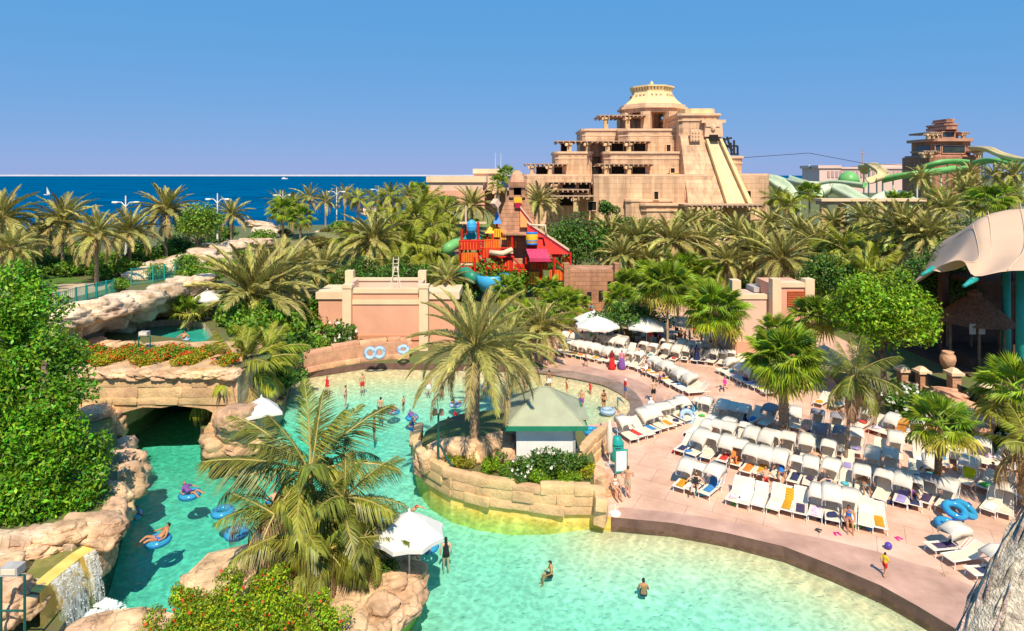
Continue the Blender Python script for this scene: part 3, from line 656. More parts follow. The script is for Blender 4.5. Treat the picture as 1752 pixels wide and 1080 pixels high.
# big date grove before the tower
for i, (x, y, Y, r) in enumerate([(1044,405,94,50),(1092,412,90,54),(1148,415,86,60),(1200,420,90,52),(1262,402,100,46),(1290,430,82,60),(1338,445,74,66),(1368,400,96,46),(1398,420,90,50),(1428,385,108,40),(1246,450,80,50),(1180,385,110,40),(1320,385,112,40),(1065,440,84,46),(1110,450,84,44),(1216,385,114,36)]):
    P_('date', x, y, Y, r, 'silver green date palm in the grove before the stepped tower, %s from the left' % ORD[[0,2,4,6,9,10,12,13,14,15,8,5,11,1,3,7][i]], 0, seed=140+i, n=40, group='date palms before the stepped tower')
for i, (x, y, Y, r) in enumerate([(1545,395,74,70),(1590,405,70,60),(1502,400,84,50),(1655,330,110,36),(1618,360,94,40),(1478,375,104,40)]):
    P_('date', x, y, Y, r, 'silver green date palm left of the tan canopy, %s from the left' % ORD[[2,3,1,5,4,0][i]], 0, seed=160+i, n=40, group='date palms left of the tan canopy')
for i, (x, y, Y, r) in enumerate([(1577,305,135,30),(1661,297,138,26),(1702,302,130,32),(1735,300,128,34),(1640,308,150,24)]):
    P_('date', x, y, Y, r, 'thin tall date palm before the red tower, %s from the left' % ORD[[0,2,3,4,1][i]], 0, seed=170+i, n=28, tr=.2, group='tall date palms before the red tower')
for i, (x, y, Y, r) in enumerate([(1450,430,80,60),(1485,470,66,66),(1440,480,68,54),(1420,445,82,44),(1500,440,74,50)]):
    P_('coco', x, y, Y, r, 'bright green feather palm behind the round tree, %s from the left' % ORD[[2,3,1,0,4][i]], 0, seed=180+i, n=26, group='feather palms behind the round tree', old=.08)
for i, (x, y, Y, r) in enumerate([(1608,340,120,30),(1540,345,125,26),(1330,340,130,26),(1385,330,135,24),(1352,352,122,26),(1690,345,100,40),(1725,335,104,36)]):
    P_('fan' if i % 2 else 'coco', x, y, Y, r, 'green palm near the green water slides, %s from the left' % ORD[[4,3,0,2,1,5,6][i]], 0, seed=190+i, n=24, group='palms near the green slides')

# ---------------------------------------------------------------- broadleaf trees and shrubs
# great dense tree at the left edge
root = empty('leafy_tree', D(70,900,29), 0, 'dense bright green tree filling the left edge above the rocks', 'tree'); root.location.z = 1.7
bx, by = root.location.x, root.location.y
tb = MB(); tb.tube([(0,0,-.3),(.2,.1,2.5),(0,.2,6.5)], [.35,.28,.12], 8)
for i in range(5): tb.tube([(0,0,1.5+i*.6),(.9*math.cos(i*.9),.5+.5*math.sin(i*.9),2.6+i*.6)], [.12,.05], 6)
tb.build('trunk', M_wood, root, True)
bl = []; rs = random.Random(3)
for (x, y, Y, rp) in [(20,510,31,62),(60,540,31,60),(10,590,30,90),(80,610,30,58),(60,680,29.5,92),(125,690,29.5,50),(20,760,29,100),(105,760,29,66),(150,770,29.3,38),(70,830,28.6,80),(140,835,28.6,46),(-10,850,28,80),(-30,680,30,90),(90,868,28,36),(30,868,27.6,44)]:
    c = D(x, y, Y); r = rp*Y/F
    for q in range(9):
        d = Vector((rs.gauss(0,1), rs.gauss(0,1), rs.gauss(0,1))).normalized()
        bl.append(((c.x-bx+d.x*r*.62, c.y-by+d.y*r*.62, c.z-1.7+d.z*r*.62), [r*rs.uniform(.32,.52)]*3))
M_leafBig = mat('leaf_big_tree', (.145,.315,.012), rough=.45, var=.5, scale=.7, trans=.22, island=.65, spec=.35)
put('crown', crown_mesh('big_tree_crown', bl, 52000, .11, M_leafBig, 4, .5, .45), root)
tree(W(1512,690,0), 6.3, 3.5, 3.0, 3.5, 'round bright green tree with dense crown, left of the dark pavilion', M_leafC, 17000, .135, 6, 40, trunk_r=.22)
tree(Vector((SX(985,92),92,0)), 6.5, 6.2, 5, 4.2, 'dark green spreading tree before the tower, right of the play fort', M_leafB, 9000, .2, 7, 40)
tree(Vector((SX(1040,104),104,0)), 11.2, 1.9, 1.9, 1.7, 'small tree with round leaf clumps standing up before the tower wall', M_leafB, 1500, .2, 8, 9)
tree(Vector((SX(338,88),88,PL)), 6.0, 3.4, 3, 3.0, 'green bush-like tree right of the tall round date palm', M_leafA, 4000, .18, 9, 26)
tree(Vector((SX(1075,118),118,0)), 6, 7, 4, 3.5, 'broad dark tree along the foot of the stepped tower', M_leafB, 5000, .22, 10, 30)
tree(Vector((SX(615,72),72,0)), 4.6, 3.2, 2.6, 2.4, 'dark green tree behind the pump house roof', M_leafB, 3500, .17, 11, 22)
tree(Vector((SX(690,76),76,0)), 4.4, 3.2, 2.6, 2.4, 'dark green tree right behind the pump house roof', M_leafB, 3500, .17, 12, 22)
tree(Vector((SX(850,84),84,0)), 2.6, 5, 2.6, 2.6, 'low green tree at the foot of the play fort', M_leafA, 4000, .18, 13, 24)
tree(Vector((SX(1420,66),66,0)), 5.2, 3.6, 3, 3.6, 'dark green tree left of the round bright tree', M_leafB, 5000, .17, 14, 30)
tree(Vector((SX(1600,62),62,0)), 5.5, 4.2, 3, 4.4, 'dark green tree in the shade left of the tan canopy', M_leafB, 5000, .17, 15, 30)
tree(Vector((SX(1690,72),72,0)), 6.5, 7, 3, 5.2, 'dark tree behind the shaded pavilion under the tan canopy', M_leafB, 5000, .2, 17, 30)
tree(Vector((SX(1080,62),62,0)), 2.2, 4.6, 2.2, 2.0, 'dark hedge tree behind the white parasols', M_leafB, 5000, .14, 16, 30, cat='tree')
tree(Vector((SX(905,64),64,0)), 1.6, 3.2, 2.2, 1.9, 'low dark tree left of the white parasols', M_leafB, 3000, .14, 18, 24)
# shrubs: (px, py of foot, ground z, size, kind, label)
SL = [
 (470,600,1.6,3.0,'A','big round shrub on the slope left of the pump house'),
 (520,590,.4,3.2,'A','tall clipped green shrub against the left side of the pump house'),
 (548,570,.4,3.0,'A','green shrub covering the left corner of the pump house wall'),
 (585,595,.2,2.1,'B','dark shrub with white flowers before the pump house corner'),
 (500,612,.8,2.2,'B','dark shrub at the left end of the low stone wall'),
 (545,612,.3,1.6,'A','low green shrub along the top of the low stone wall'),
 (465,640,.6,2.6,'B','dark leafy shrub behind the feathery bank palm'),
 (490,665,.3,1.9,'B','dark shrub hanging over the pool at the left bank'),
 (440,660,.8,2.2,'A','green shrub under the bank palms right of the bridge'),
 (418,590,3.2,1.9,'A','green shrub at the right end of the flower hedge'),
 (445,570,3.0,2.4,'A','green shrub under the large sprawling palm'),
 (400,565,3.5,2.0,'A','small green shrub left of the large sprawling palm'),
 (410,470,3.9,1.8,'A','shrub beside the rocks behind the green fence'),
 (262,478,PL,1.6,'A','rounded shrub behind the green fence near the upper rocks'),
 (205,500,PL,1.3,'A','small shrub growing through the green fence'),
 (320,470,PL,2.4,'A','green shrub at the right end of the green fence'),
 (352,440,PL,2.6,'B','dark green shrub above the pale rocks'),
 (650,585,.1,1.2,'A','low green shrub before the pump house wall'),
 (720,590,.1,1.3,'A','low green shrub at the right corner of the pump house'),
 (150,470,PL,2.4,'B','dark shrub between the left palm trunks'),
 (75,470,PL,2.2,'B','dark shrub at the foot of the leftmost palms'),
 (235,450,PL,2.8,'B','dark shrub behind the fence under the street lamp'),
 (300,440,PL,3.0,'B','dark shrub under the lone round date palm'),
 (378,418,PL,3.0,'B','dark green shrub below the second street lamp'),
]
for i, (x, y, z, s, kd, lb) in enumerate(SL): shrub(W(x, y, z), s, lb, kd, seed=i, flower=M_flw if 'white flowers' in lb else None, squash=1.15)
# scrub on the mound, each told apart by its place from the left
KW = {'R':'rusty brown','A':'green','Y':'yellow green','C':'bright green','B':'dark green'}
cnt = {}; L_ = []
for i in range(46):
    r_ = random.Random(900+i); L_.append((r_.uniform(-52,2), r_.uniform(92,138), r_.choice('RRAYCAR'), r_.uniform(1.4,3.2), i))
for x, y, kd, s_, i in sorted(L_, key=lambda q: q[0]/q[1]):
    c_ = cnt.get(kd, 0); cnt[kd] = c_+1
    shrub(Vector((x, y, gz(x, y)-.2)), s_, 'low %s bush on the mound left of the play fort, %s from the left' % (KW[kd], ordw(c_)), kd, seed=i, squash=.75, group='%s bushes scattered over the mound' % KW[kd])
cnt = {}; L_ = []
for i in range(60):
    r_ = random.Random(1700+i); L_.append((r_.uniform(940,1560) if i < 44 else r_.uniform(640,800), r_.uniform(455,520) if i < 44 else r_.uniform(478,520), r_.choice('ABCB'), r_.uniform(1.6,3.0), i))
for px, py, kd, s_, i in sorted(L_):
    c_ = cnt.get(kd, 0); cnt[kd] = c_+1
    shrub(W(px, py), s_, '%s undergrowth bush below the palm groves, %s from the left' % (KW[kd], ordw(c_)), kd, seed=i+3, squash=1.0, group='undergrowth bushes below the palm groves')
# planter shrubs by the kiosk
for i, (x, y, s, kd, lb) in enumerate([(935,815,1.25,'B','glossy dark shrub with white flowers before the kiosk wall'),(900,818,1.0,'B','glossy dark shrub with white flowers before the left kiosk corner'),(972,812,1.2,'B','glossy dark shrub before the right kiosk corner'),(870,815,.75,'A','green planter shrub between big palm and kiosk'),(840,808,.7,'C','yellow green planter shrub right of the big palm trunk'),(790,800,.75,'Y','yellow green planter shrub left of the big palm trunk'),(770,790,.6,'A','small planter shrub beside the floodlight mast'),(925,832,.7,'C','low bright planter shrub at the wall before the kiosk'),(975,830,.75,'C','low bright planter shrub at the right end of the wall'),(855,790,.9,'B','tall dark shrub behind the big palm trunk'),(835,775,.9,'B','dark planter shrub in the shade behind the big palm'),(885,832,.65,'B','low dark planter shrub along the wall'),(1000,815,.7,'Y','yellow planter shrub at the right end of the bed')]):
    shrub(W(x, y, .95), s, lb, kd, seed=i, flower=M_flw if 'white' in lb else None, cat='shrub')
# shrubs by the brick wall on the right
for i, (x, y, s, kd, lb) in enumerate([(1560,715,2.0,'B','dark shrub with white flowers left of the brick wall'),(1540,690,1.5,'B','dark shrub below the round green tree'),(1645,715,1.6,'B','dark shrub with white flowers before the middle wall pillar'),(1665,735,1.2,'A','green shrub in the flower bed before the brick wall'),(1700,742,1.6,'B','dark shrub with white flowers before the right wall pillar'),(1730,760,1.6,'B','dark shrub with white flowers near the right edge'),(1675,755,1.0,'A','small green shrub behind the short fan palm'),(1640,745,1.0,'C','bright shrub beside the wooden box'),(1750,735,1.8,'A','green shrub at the right edge under the bright fan palm')]):
    shrub(W(x, y, 0), s, lb, kd, seed=i+2, flower=M_flw if 'white' in lb else None)
# hedge with red flowers above the bridge
for i in range(13):
    x = 110+i*23; shrub(W(x, 627 - (i % 3)*8, PL), .95, 'yellow green hedge bush with red blossoms on top of the bridge, %s from the left' % ORD[i], 'Y', seed=i, flower=M_flr, squash=.95, group='flower hedge above the bridge', cat='hedge', name='flower_hedge')
for i in range(11):
    x = 120+i*24; shrub(W(x, 612+ (i % 2)*5, PL), 1.0, 'rear hedge bush with red blossoms above the bridge, %s from the left' % ORD[i], 'A' if i % 3 else 'Y', seed=i+1, flower=M_flr, squash=.8, group='rear flower hedge above the bridge', cat='hedge', name='flower_hedge')
# the flowering bush in the foreground
root = empty('flower_bush', (SX(420,21.6), 21.6, .2), 0, 'yellow green bush with small red flowers at the bottom edge of the picture', 'bush')
bl = []; rs = random.Random(8)
for (x, y, Y, rp) in [(300,1045,21.5,42),(350,1030,21.8,50),(410,1020,22,56),(470,1025,22,52),(530,1040,21.8,50),(570,1060,21.5,34),(275,1075,21,36),(420,1075,21.2,70),(510,1080,21.2,60),(340,1085,21.2,60),(455,1000,22.3,30),(390,995,22.2,28),(300,1015,21.8,20)]:
    c = D(x, y, Y)-root.location; r = rp*Y/F
    for q in range(7):
        d = Vector((rs.gauss(0,1), rs.gauss(0,1), rs.gauss(0,1))).normalized()
        bl.append(((c.x+d.x*r*.6, c.y+d.y*r*.6, c.z+d.z*r*.6), [r*rs.uniform(.3,.5)]*3))
put('foliage', crown_mesh('flower_bush_foliage', bl, 17000, .062, M_leafC, 5, .6, .42), root)
put('yellow_leaves', crown_mesh('flower_bush_yellow', bl, 7000, .062, M_leafY, 6, .5, .42), root)['kind'] = 'stuff'
f_ = put('flowers', crown_mesh('flower_bush_flowers', bl, 340, .055, M_flr, 9, .06, .9), root); f_['kind'] = 'stuff'
sb = MB()
for i in range(8): sb.tube([(i*.7-2.6,0,-.4),(i*.7-2.5,.1,1.0)], [.05,.02], 5)
sb.build('stem', M_wood, root)
# green plants around the islet palms
for i, (x, y, s, kd, lb) in enumerate([(640,950,.75,'A','leafy green plant on the islet right of the coconut palms'),(660,985,.6,'B','dark plant at the islet rim'),(600,990,.8,'B','dark plant at the foot of the coconut palms'),(530,1000,.8,'B','dark plant in front of the coconut palms'),(650,930,.5,'C','bright plant beside the islet parasol'),(560,960,.9,'B','dark undergrowth plant between the coconut palms'),(480,980,.7,'A','green plant at the left of the islet')]):
    shrub(W(x, y, .7), s, lb, kd, seed=i+5)

# hedges and low bushes that fill the left terrace
L_ = []
for i in range(34):
    r_ = random.Random(2600+i); L_.append((r_.uniform(20,420), r_.uniform(432,486), r_.choice('ABAAC'), r_.uniform(1.5,2.8), i))
cnt = {}
for px, py, kd, s_, i in sorted(L_):
    c_ = cnt.get(kd, 0); cnt[kd] = c_+1
    shrub(W(px, py, PL), s_, '%s bush on the terrace behind the left palms, %s from the left' % (KW[kd], ordw(c_)), kd, seed=i+1, squash=.9, group='bushes on the left terrace')
# ================================================================== buildings
M_zig = mat_block('tower_stone', (.75,.465,.285), (.50,.30,.17), 2.2, 1.15, .07, .6, .03, big=.12)
M_zigtrim = mat('tower_trim', (.76,.48,.30), var=.14, scale=.5, bump=.3, bscale=3)
M_zigtop = mat('tower_crown_plaster', (.80,.57,.29), var=.12, scale=.6, bump=.2)
M_beam = mat('weathered_beam', (.46,.30,.20), var=.3, scale=1.2, bump=.4)
M_post = mat('pergola_post', (.58,.38,.20), var=.2, scale=1, bump=.4)
def plan(x0, x1, Yf, Yb, ch):
    "chamfered plan seen from x0 to x1 (pixels) on the front line Yf"
    a, b = SX(x0, Yf), SX(x1, Yf)
    return [(a, Yf+ch), (a+ch, Yf), (b-ch, Yf), (b, Yf+ch), (b, Yb), (a, Yb)]
def grow(poly, d):
    cx = sum(p[0] for p in poly)/len(poly); cy = sum(p[1] for p in poly)/len(poly)
    return [(p[0]+math.copysign(d, p[0]-cx), p[1]+math.copysign(d, p[1]-cy)) for p in poly]
def tier(root, x0, x1, yt, yb, Yf, Yb, ch=1.5, m=None, tm=None, corn=True, batter=.015, name='tier'):
    m = m or M_zig; tm = tm or M_zigtrim; pl_ = plan(x0, x1, Yf, Yb, ch); z1 = SZ(yt, Yf); z0 = SZ(yb, Yf)
    o = MB().prism(grow(pl_, batter*(z1-z0)*2), z0, z1, inset=0).build(name, m, root)
    if corn:
        c_ = MB(); c_.prism(grow(pl_, .55), z1+.003, z1+.55); c_.prism(grow(pl_, .3), z1-1.35, z1-1.0); c_.prism(grow(pl_, .25), z1-.35, z1-.001)
        c_.build('cornice', tm, o)
    return o
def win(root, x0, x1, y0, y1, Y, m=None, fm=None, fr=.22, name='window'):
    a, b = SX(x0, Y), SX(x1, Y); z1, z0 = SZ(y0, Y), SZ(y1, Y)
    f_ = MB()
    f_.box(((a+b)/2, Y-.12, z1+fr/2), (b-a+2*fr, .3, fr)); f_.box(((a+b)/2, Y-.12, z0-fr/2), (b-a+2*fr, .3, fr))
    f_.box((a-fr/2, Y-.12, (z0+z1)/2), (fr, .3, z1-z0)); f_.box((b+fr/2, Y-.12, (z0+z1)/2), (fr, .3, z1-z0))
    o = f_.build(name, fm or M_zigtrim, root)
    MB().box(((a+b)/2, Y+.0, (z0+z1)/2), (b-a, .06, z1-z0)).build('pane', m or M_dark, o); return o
def pergola(root, x0, x1, yroof, yfloor, Yf, depth, posts, rafters=9, name='pergola'):
    a, b = SX(x0, Yf), SX(x1, Yf); zr = SZ(yroof, Yf); zf = SZ(yfloor, Yf)
    o = MB().box(((a+b)/2, Yf+depth/2, zr-.12), (b-a, depth+1.2, .22)).build(name, M_beam, root)
    r_ = MB()
    for i in range(rafters):
        x = a+.4+(b-a-.8)*i/max(1, rafters-1); r_.box((x, Yf+depth/2-.3, zr-.45), (.28, depth+2.2, .4))
    r_.build('rafter', M_beam, o)
    for p in posts:
        x = SX(p, Yf); q = MB(); q.box((x, Yf+.5, (zr-.9+zf)/2), (1.15, 1.15, zr-.9-zf), taper=.9); q.box((x, Yf+.5, zr-.85), (1.7, 1.7, .5)); q.build('post', M_post, o)
        k = MB(); k.tube([(x-.75, Yf-.5, zr-.95), (x-.75, Yf+1.6, zr-.95)], .42, 10); k.build('beam_end', M_zigtrim, o)
    return o
ZY = 150.
zig = empty('stepped_tower', (0, 0, 0), 0, 'great sandstone stepped tower with pergola terraces and a steep water slide', 'tower'); 
# lower body and terraces
tier(zig, 1020, 1222, 302, 420, ZY, ZY+30, 1.2)
tier(zig, 1074, 1150, 345, 420, ZY-2.5, ZY+10, 1.2)
tier(zig, 1100, 1220, 352, 420, ZY-4, ZY+5, 1, batter=0)
tier(zig, 900, 1028, 302, 420, ZY+4, ZY+20, .8)
tier(zig, 1036, 1197, 263, 306, ZY+4, ZY+32, 1.5)
tier(zig, 952, 1012, 263, 306, ZY+8, ZY+22, .8)
tier(zig, 1062, 1170, 224, 268, ZY+8, ZY+36, 2.2)
tier(zig, 998, 1072, 224, 268, ZY+12, ZY+26, .8)
tier(zig, 1256, 1313, 301, 420, ZY+1, ZY+30, .8)
tier(zig, 1246, 1269, 271, 303, ZY+6, ZY+20, .4)
# recess between the left blocks: dark inner wall, small landings
MB().prism(plan(1004, 1044, ZY+14, ZY+30, .2), SZ(345,ZY+14), SZ(240,ZY+14)).build('inner_wall', M_zig, zig)
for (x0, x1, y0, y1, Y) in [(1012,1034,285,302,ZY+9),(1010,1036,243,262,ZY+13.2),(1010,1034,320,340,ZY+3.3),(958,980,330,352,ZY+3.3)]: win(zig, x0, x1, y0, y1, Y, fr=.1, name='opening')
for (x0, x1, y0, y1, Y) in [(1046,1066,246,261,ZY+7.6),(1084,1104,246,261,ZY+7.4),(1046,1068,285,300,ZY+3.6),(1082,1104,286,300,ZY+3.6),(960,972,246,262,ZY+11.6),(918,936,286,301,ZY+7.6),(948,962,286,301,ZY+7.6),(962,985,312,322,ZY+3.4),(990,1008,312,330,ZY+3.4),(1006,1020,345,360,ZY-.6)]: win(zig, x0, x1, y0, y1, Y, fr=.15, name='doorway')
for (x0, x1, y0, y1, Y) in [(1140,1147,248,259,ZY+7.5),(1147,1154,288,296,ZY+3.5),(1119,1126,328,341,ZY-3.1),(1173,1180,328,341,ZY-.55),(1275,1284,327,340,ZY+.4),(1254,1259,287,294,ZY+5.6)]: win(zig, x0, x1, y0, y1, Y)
pergola(zig, 1024, 1106, 197, 224, ZY+13, 9, (1037, 1074), 12)
pergola(zig, 951, 1066, 241, 263, ZY+9, 8, (974, 1006), 12)
pergola(zig, 1010, 1114, 241, 263, ZY+5, 6, (1040, 1076), 12)
pergola(zig, 897, 972, 280, 302, ZY+5, 8, (911, 941), 10)
pergola(zig, 1022, 1118, 280, 302, ZY+1, 5, (1038, 1076), 12)
pergola(zig, 934, 1024, 311, 330, ZY+2, 4, (950,), 10)
pergola(zig, 934, 1008, 324, 345, ZY, 4, (), 9)
pergola(zig, 942, 1018, 335, 362, ZY-3, 5, (948, 985), 9)
pergola(zig, 1170, 1304, 350, 378, ZY-9, 8, (1183, 1200, 1228, 1288), 16)
# octagonal top storey with openings
def ngon(cx, cy, r, n=8, ph=None):
    ph = math.pi/n if ph is None else ph
    return [(cx+r*math.cos(ph+2*math.pi*i/n), cy+r*math.sin(ph+2*math.pi*i/n)) for i in range(n)]
TC = ZY+24; tx = SX(1115, TC); k_ = TC/F
r8 = 50*k_/math.cos(math.pi/8)
zA, zB = SZ(224, TC), SZ(196, TC)
for i in range(8):                                   # corner piers leave the sky visible through the storey
    p = ngon(tx, TC, r8*.94)[i]; MB().box((p[0], p[1], (zA+zB)/2), (2.6, 2.6, zB-zA), rz=math.pi/8+i*math.pi/4).build('pier', M_zig, zig)
MB().prism(ngon(tx-1.5, TC+1, r8*.42), zA, zB).build('core', M_zig, zig)
d_ = MB(); d_.prism(ngon(tx, TC, r8*1.02), zB, SZ(190,TC)); d_.build('drum', M_zig, zig)
d_ = MB(); d_.prism(ngon(tx, TC, 60*k_), SZ(190,TC), SZ(186.5,TC)); d_.prism(ngon(tx, TC, 56*k_), SZ(186.5,TC), SZ(182,TC)); d_.build('cornice', M_zigtrim, zig)
cr = MB(); prof = [(53,182),(50,179),(44,174),(39,168),(36,163),(35,160),(35,157)]
for (ra, ya), (rb, yb) in zip(prof, prof[1:]):
    A = ngon(tx, TC, ra*k_*.97); B = ngon(tx, TC, rb*k_*.97); za, zb = SZ(ya,TC), SZ(yb,TC)
    cr.add([(p[0],p[1],za) for p in A]+[(p[0],p[1],zb) for p in B], [(i,(i+1)%8,8+(i+1)%8,8+i) for i in range(8)])
crown = cr.build('crown_roof', M_zigtop, zig)
fin = MB()
for s in range(8):
    A = ngon(tx, TC, 33*k_); B = ngon(tx, TC, 38*k_); a0, a1 = Vector(A[s]), Vector(A[(s+1)%8]); b0, b1 = Vector(B[s]), Vector(B[(s+1)%8])
    for q in range(5):
        t0, t1 = (q+.12)/5, (q+.78)/5
        pa = [a0.lerp(a1,t0), a0.lerp(a1,t1)]; pb = [b0.lerp(b1,t0), b0.lerp(b1,t1)]
        z0, z1 = SZ(161,TC), SZ(151.5,TC)
        fin.add([(*pa[0],z0),(*pa[1],z0),(*pb[1],z1),(*pb[0],z1),(*(pa[0]*.97+Vector((tx,TC))*.03),z1),(*(pa[1]*.97+Vector((tx,TC))*.03),z1)], [(0,1,2,3),(3,2,5,4),(0,3,4),(1,5,2)])
fin.build('fin', M_zigtop, crown)
cp_ = MB(); cp_.prism(ngon(tx, TC, 38*k_), SZ(152.5,TC), SZ(150,TC)); cp_.prism(ngon(tx, TC, 33*k_), SZ(157,TC), SZ(152.5,TC)); cp_.lathe([(1.6,0),(1.0,.4),(.5,.7),(.55,1.1),(.1,1.9)], (tx,TC,SZ(150,TC)), 10); cp_.build('cap', M_zigtop, crown)
cb_ = MB()
for s in range(8):
    A = ngon(tx, TC, 38.2*k_*.97); a0, a1 = Vector(A[s]), Vector(A[(s+1)%8])
    for q in range(3):
        p = a0.lerp(a1, (q+1)/4); cb_.box((p.x, p.y, SZ(166,TC)), (.5,.5,.45))
cb_.build('peg', M_beam, crown)
# slide tower: head block, battered flank, chute
tier(zig, 1163, 1231, 198, 300, ZY+4, ZY+30, .8, batter=0, name='slide_tower')
tier(zig, 1176, 1222, 186, 198, ZY+6, ZY+22, 1.2, M_zigtop, M_zigtop, corn=False, batter=-.1, name='tower_hat')
fl = MB(); Ya, Yb = ZY+3.5, ZY-6
def q3(px, py, Y): return D(px, py, Y)
# battered body: widens towards the pool
v = [q3(1164,232,Ya), q3(1232,232,Ya), q3(1186,420,Yb), q3(1302,420,Yb), D(1164,232,Ya)+Vector((0,16,0)), D(1232,232,Ya)+Vector((0,16,0)), D(1186,420,Yb)+Vector((0,26,0)), D(1302,420,Yb)+Vector((0,26,0))]
fl.add(v, [(0,2,3,1),(4,6,2,0),(1,3,7,5),(4,0,1,5)]); fl.build('battered_flank', M_zig, zig)
def along(t): return Ya+(Yb-Ya)*t
ch_ = MB(); rims = [MB(), MB()]; prev = None
for i in range(13):
    t = i/12; y = 240+(372-240)*t; Y = along((y-232)/188)-.25
    xl, xr = 1210+(1256-1210)*t, 1229+(1288-1229)*t
    xl2, xr2 = 1206+(1249-1206)*t, 1233.5+(1296-1233.5)*t
    row = [q3(xl2,y,Y)+Vector((0,.1,0)), q3(xl2,y,Y)+Vector((0,-1.0,.3)), q3(xl,y,Y)+Vector((0,-1.0,.3)), q3(xl,y,Y), q3(xr,y,Y), q3(xr,y,Y)+Vector((0,-1.0,.3)), q3(xr2,y,Y)+Vector((0,-1.0,.3)), q3(xr2,y,Y)+Vector((0,.1,0))]
    if prev:
        rims[0].add(prev[:4]+row[:4], [(j, j+4, j+5, j+1) for j in (0,1,2)]); rims[1].add(prev[4:]+row[4:], [(j, j+4, j+5, j+1) for j in (0,1,2)]); ch_.add(prev[3:5]+row[3:5], [(0,2,3,1)])
    prev = row
M_chute = mat('slide_channel', (.74,.54,.32), rough=.35, var=.12, scale=.8)
ch_.build('slide_channel', M_chute, zig); [q_.build('slide_rim', M_zigtop, zig) for q_ in rims]
# carved mask over the slide mouth and a relief panel
mk = MB(); Ym = ZY+3.2
mk.box(D(1220,222,Ym), (4.6,1.4,3.6), taper=.9); mk.box(D(1220,208,Ym), (6,1.2,.8)); mk.box(D(1212,214,Ym-.6), (1.4,.6,.9)); mk.box(D(1227,214,Ym-.6), (1.2,.6,.9)); mk.ball(D(1220,219,Ym-.6), 1.0, sc=(.7,.7,1.1))
mk.build('carved_mask', M_zigtrim, zig)
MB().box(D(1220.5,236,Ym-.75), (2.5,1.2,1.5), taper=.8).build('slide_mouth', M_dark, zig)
rl = MB(); c_ = D(1190,232,ZY+2.2); rl.box(c_, (2.6,.5,2.9))
for i in range(3):
    for j in range(3): rl.box(c_+Vector(((i-1)*.75,-.3,(j-1)*.85)), (.4,.3,.55), rz=0)
rl.build('relief_panel', M_zigtrim, zig)
st = MB(); Ys = ZY+16
for (xa, ya, xb, yb) in [(1238,236,1246,262),(1244,234,1252,262),(1250,244,1252,264),(1256,240,1256,264),(1236,240,1252,236),(1238,250,1262,250),(1246,264,1264,264),(1262,250,1262,264),(1238,245,1256,258)]: st.tube([D(xa,ya,Ys), D(xb,yb,Ys)], .28, 5)
st.build('steel_stair', M_black, zig)
# terrace planting belongs to the place: small yellow shrubs on the ledges
for i, x in enumerate((1146,1158,1170,1182,1194,1206)):
    shrub(D(x,302,ZY+1.5), .85, 'yellow green bush on the first ledge of the stepped tower, %s from the left' % ORD[i], 'Y', seed=i, group='bushes on the lower tower ledge')
for i, x in enumerate((1165,1174,1183)):
    shrub(D(x,263,ZY+5.5), .55, 'small yellow bush on the second ledge of the stepped tower, %s from the left' % ORD[i], 'Y', seed=i, group='bushes on the upper tower ledge')
for i, x in enumerate((1265,1284,1296)):
    shrub(D(x,301,ZY+2.5), .6, 'small green bush on the right wing roof of the stepped tower, %s from the left' % ORD[i], 'C', seed=i, group='bushes on the right tower wing')

# ---------------------------------------------------------------- far pink building left of the tower
M_pink = mat('pink_plaster', (.72,.36,.235), var=.09, scale=.4, bump=.15, bscale=6)
M_palepink = mat('pale_pink_plaster', (.72,.48,.36), var=.08, scale=.4)
M_cream = mat('cream_trim', (.78,.56,.36), var=.08, scale=.6)
fb = empty('pink_building', (0,0,0), 0, 'low pale pink building with cream cornice between the sea and the tower', 'building')
YB = 140
def bx(root, x0, x1, y0, y1, Y0, Y1, m, name, ov=0.):
    a, b = SX(x0,Y0)-ov, SX(x1,Y0)+ov; z1, z0 = SZ(y0,Y0), SZ(y1,Y0)
    return MB().box(((a+b)/2, (Y0+Y1)/2, (z0+z1)/2), (b-a, Y1-Y0+2*ov, z1-z0)).build(name, m, root)
bx(fb, 732,826,312,326,YB,YB+18,M_palepink,'wall'); bx(fb,730,829,326,400,YB-.2,YB+18.2,M_pink,'wall_base')
bx(fb, 729,832,302,312,YB-.5,YB+18.5,M_cream,'cornice'); bx(fb,811,856,297,330,YB+8,YB+16,M_palepink,'roof_block'); bx(fb,809,858,289,297,YB+7.5,YB+16.5,M_cream,'block_cornice'); bx(fb,826,900,326,420,YB+6,YB+18,M_beam,'shaded_wing')
pergola(fb, 828, 905, 322, 352, YB+2, 4, (850, 880), 8)

# ---------------------------------------------------------------- pump house behind the pool
ph = empty('pump_house', (0,0,0), 0, 'small pink pump house with cream parapet and open roof behind the pool', 'building')
Y0 = 60.
def pbx(x0, x1, y0, y1, d0, d1, m, name, parent=ph): return bx(parent, x0, x1, y0, y1, Y0+d0, Y0+d1, m, name)
pbx(598,722,518,600,0,6,M_pink,'wall')
pbx(601,719,502,516,.12,.5,M_pink,'parapet_wall'); pbx(597,723,514,521,-.12,5.9,M_cream,'band'); pbx(599,721,494,502,-.02,.6,M_cream,'coping')
MB().box((SX(660,Y0+5.6), Y0+5.6, SZ(506,Y0)), (6.9,.5,1.2)).build('parapet', M_palepink, ph); MB().box((SX(660,Y0+5.6), Y0+5.55, SZ(494,Y0)), (7.1,.7,.25)).build('coping', M_cream, ph)
for x, nm in ((601,'left'),(719,'right')): MB().box((SX(x,Y0+3), Y0+3, SZ(504,Y0)), (.4,4.6,1.3)).build('parapet', M_palepink, ph)
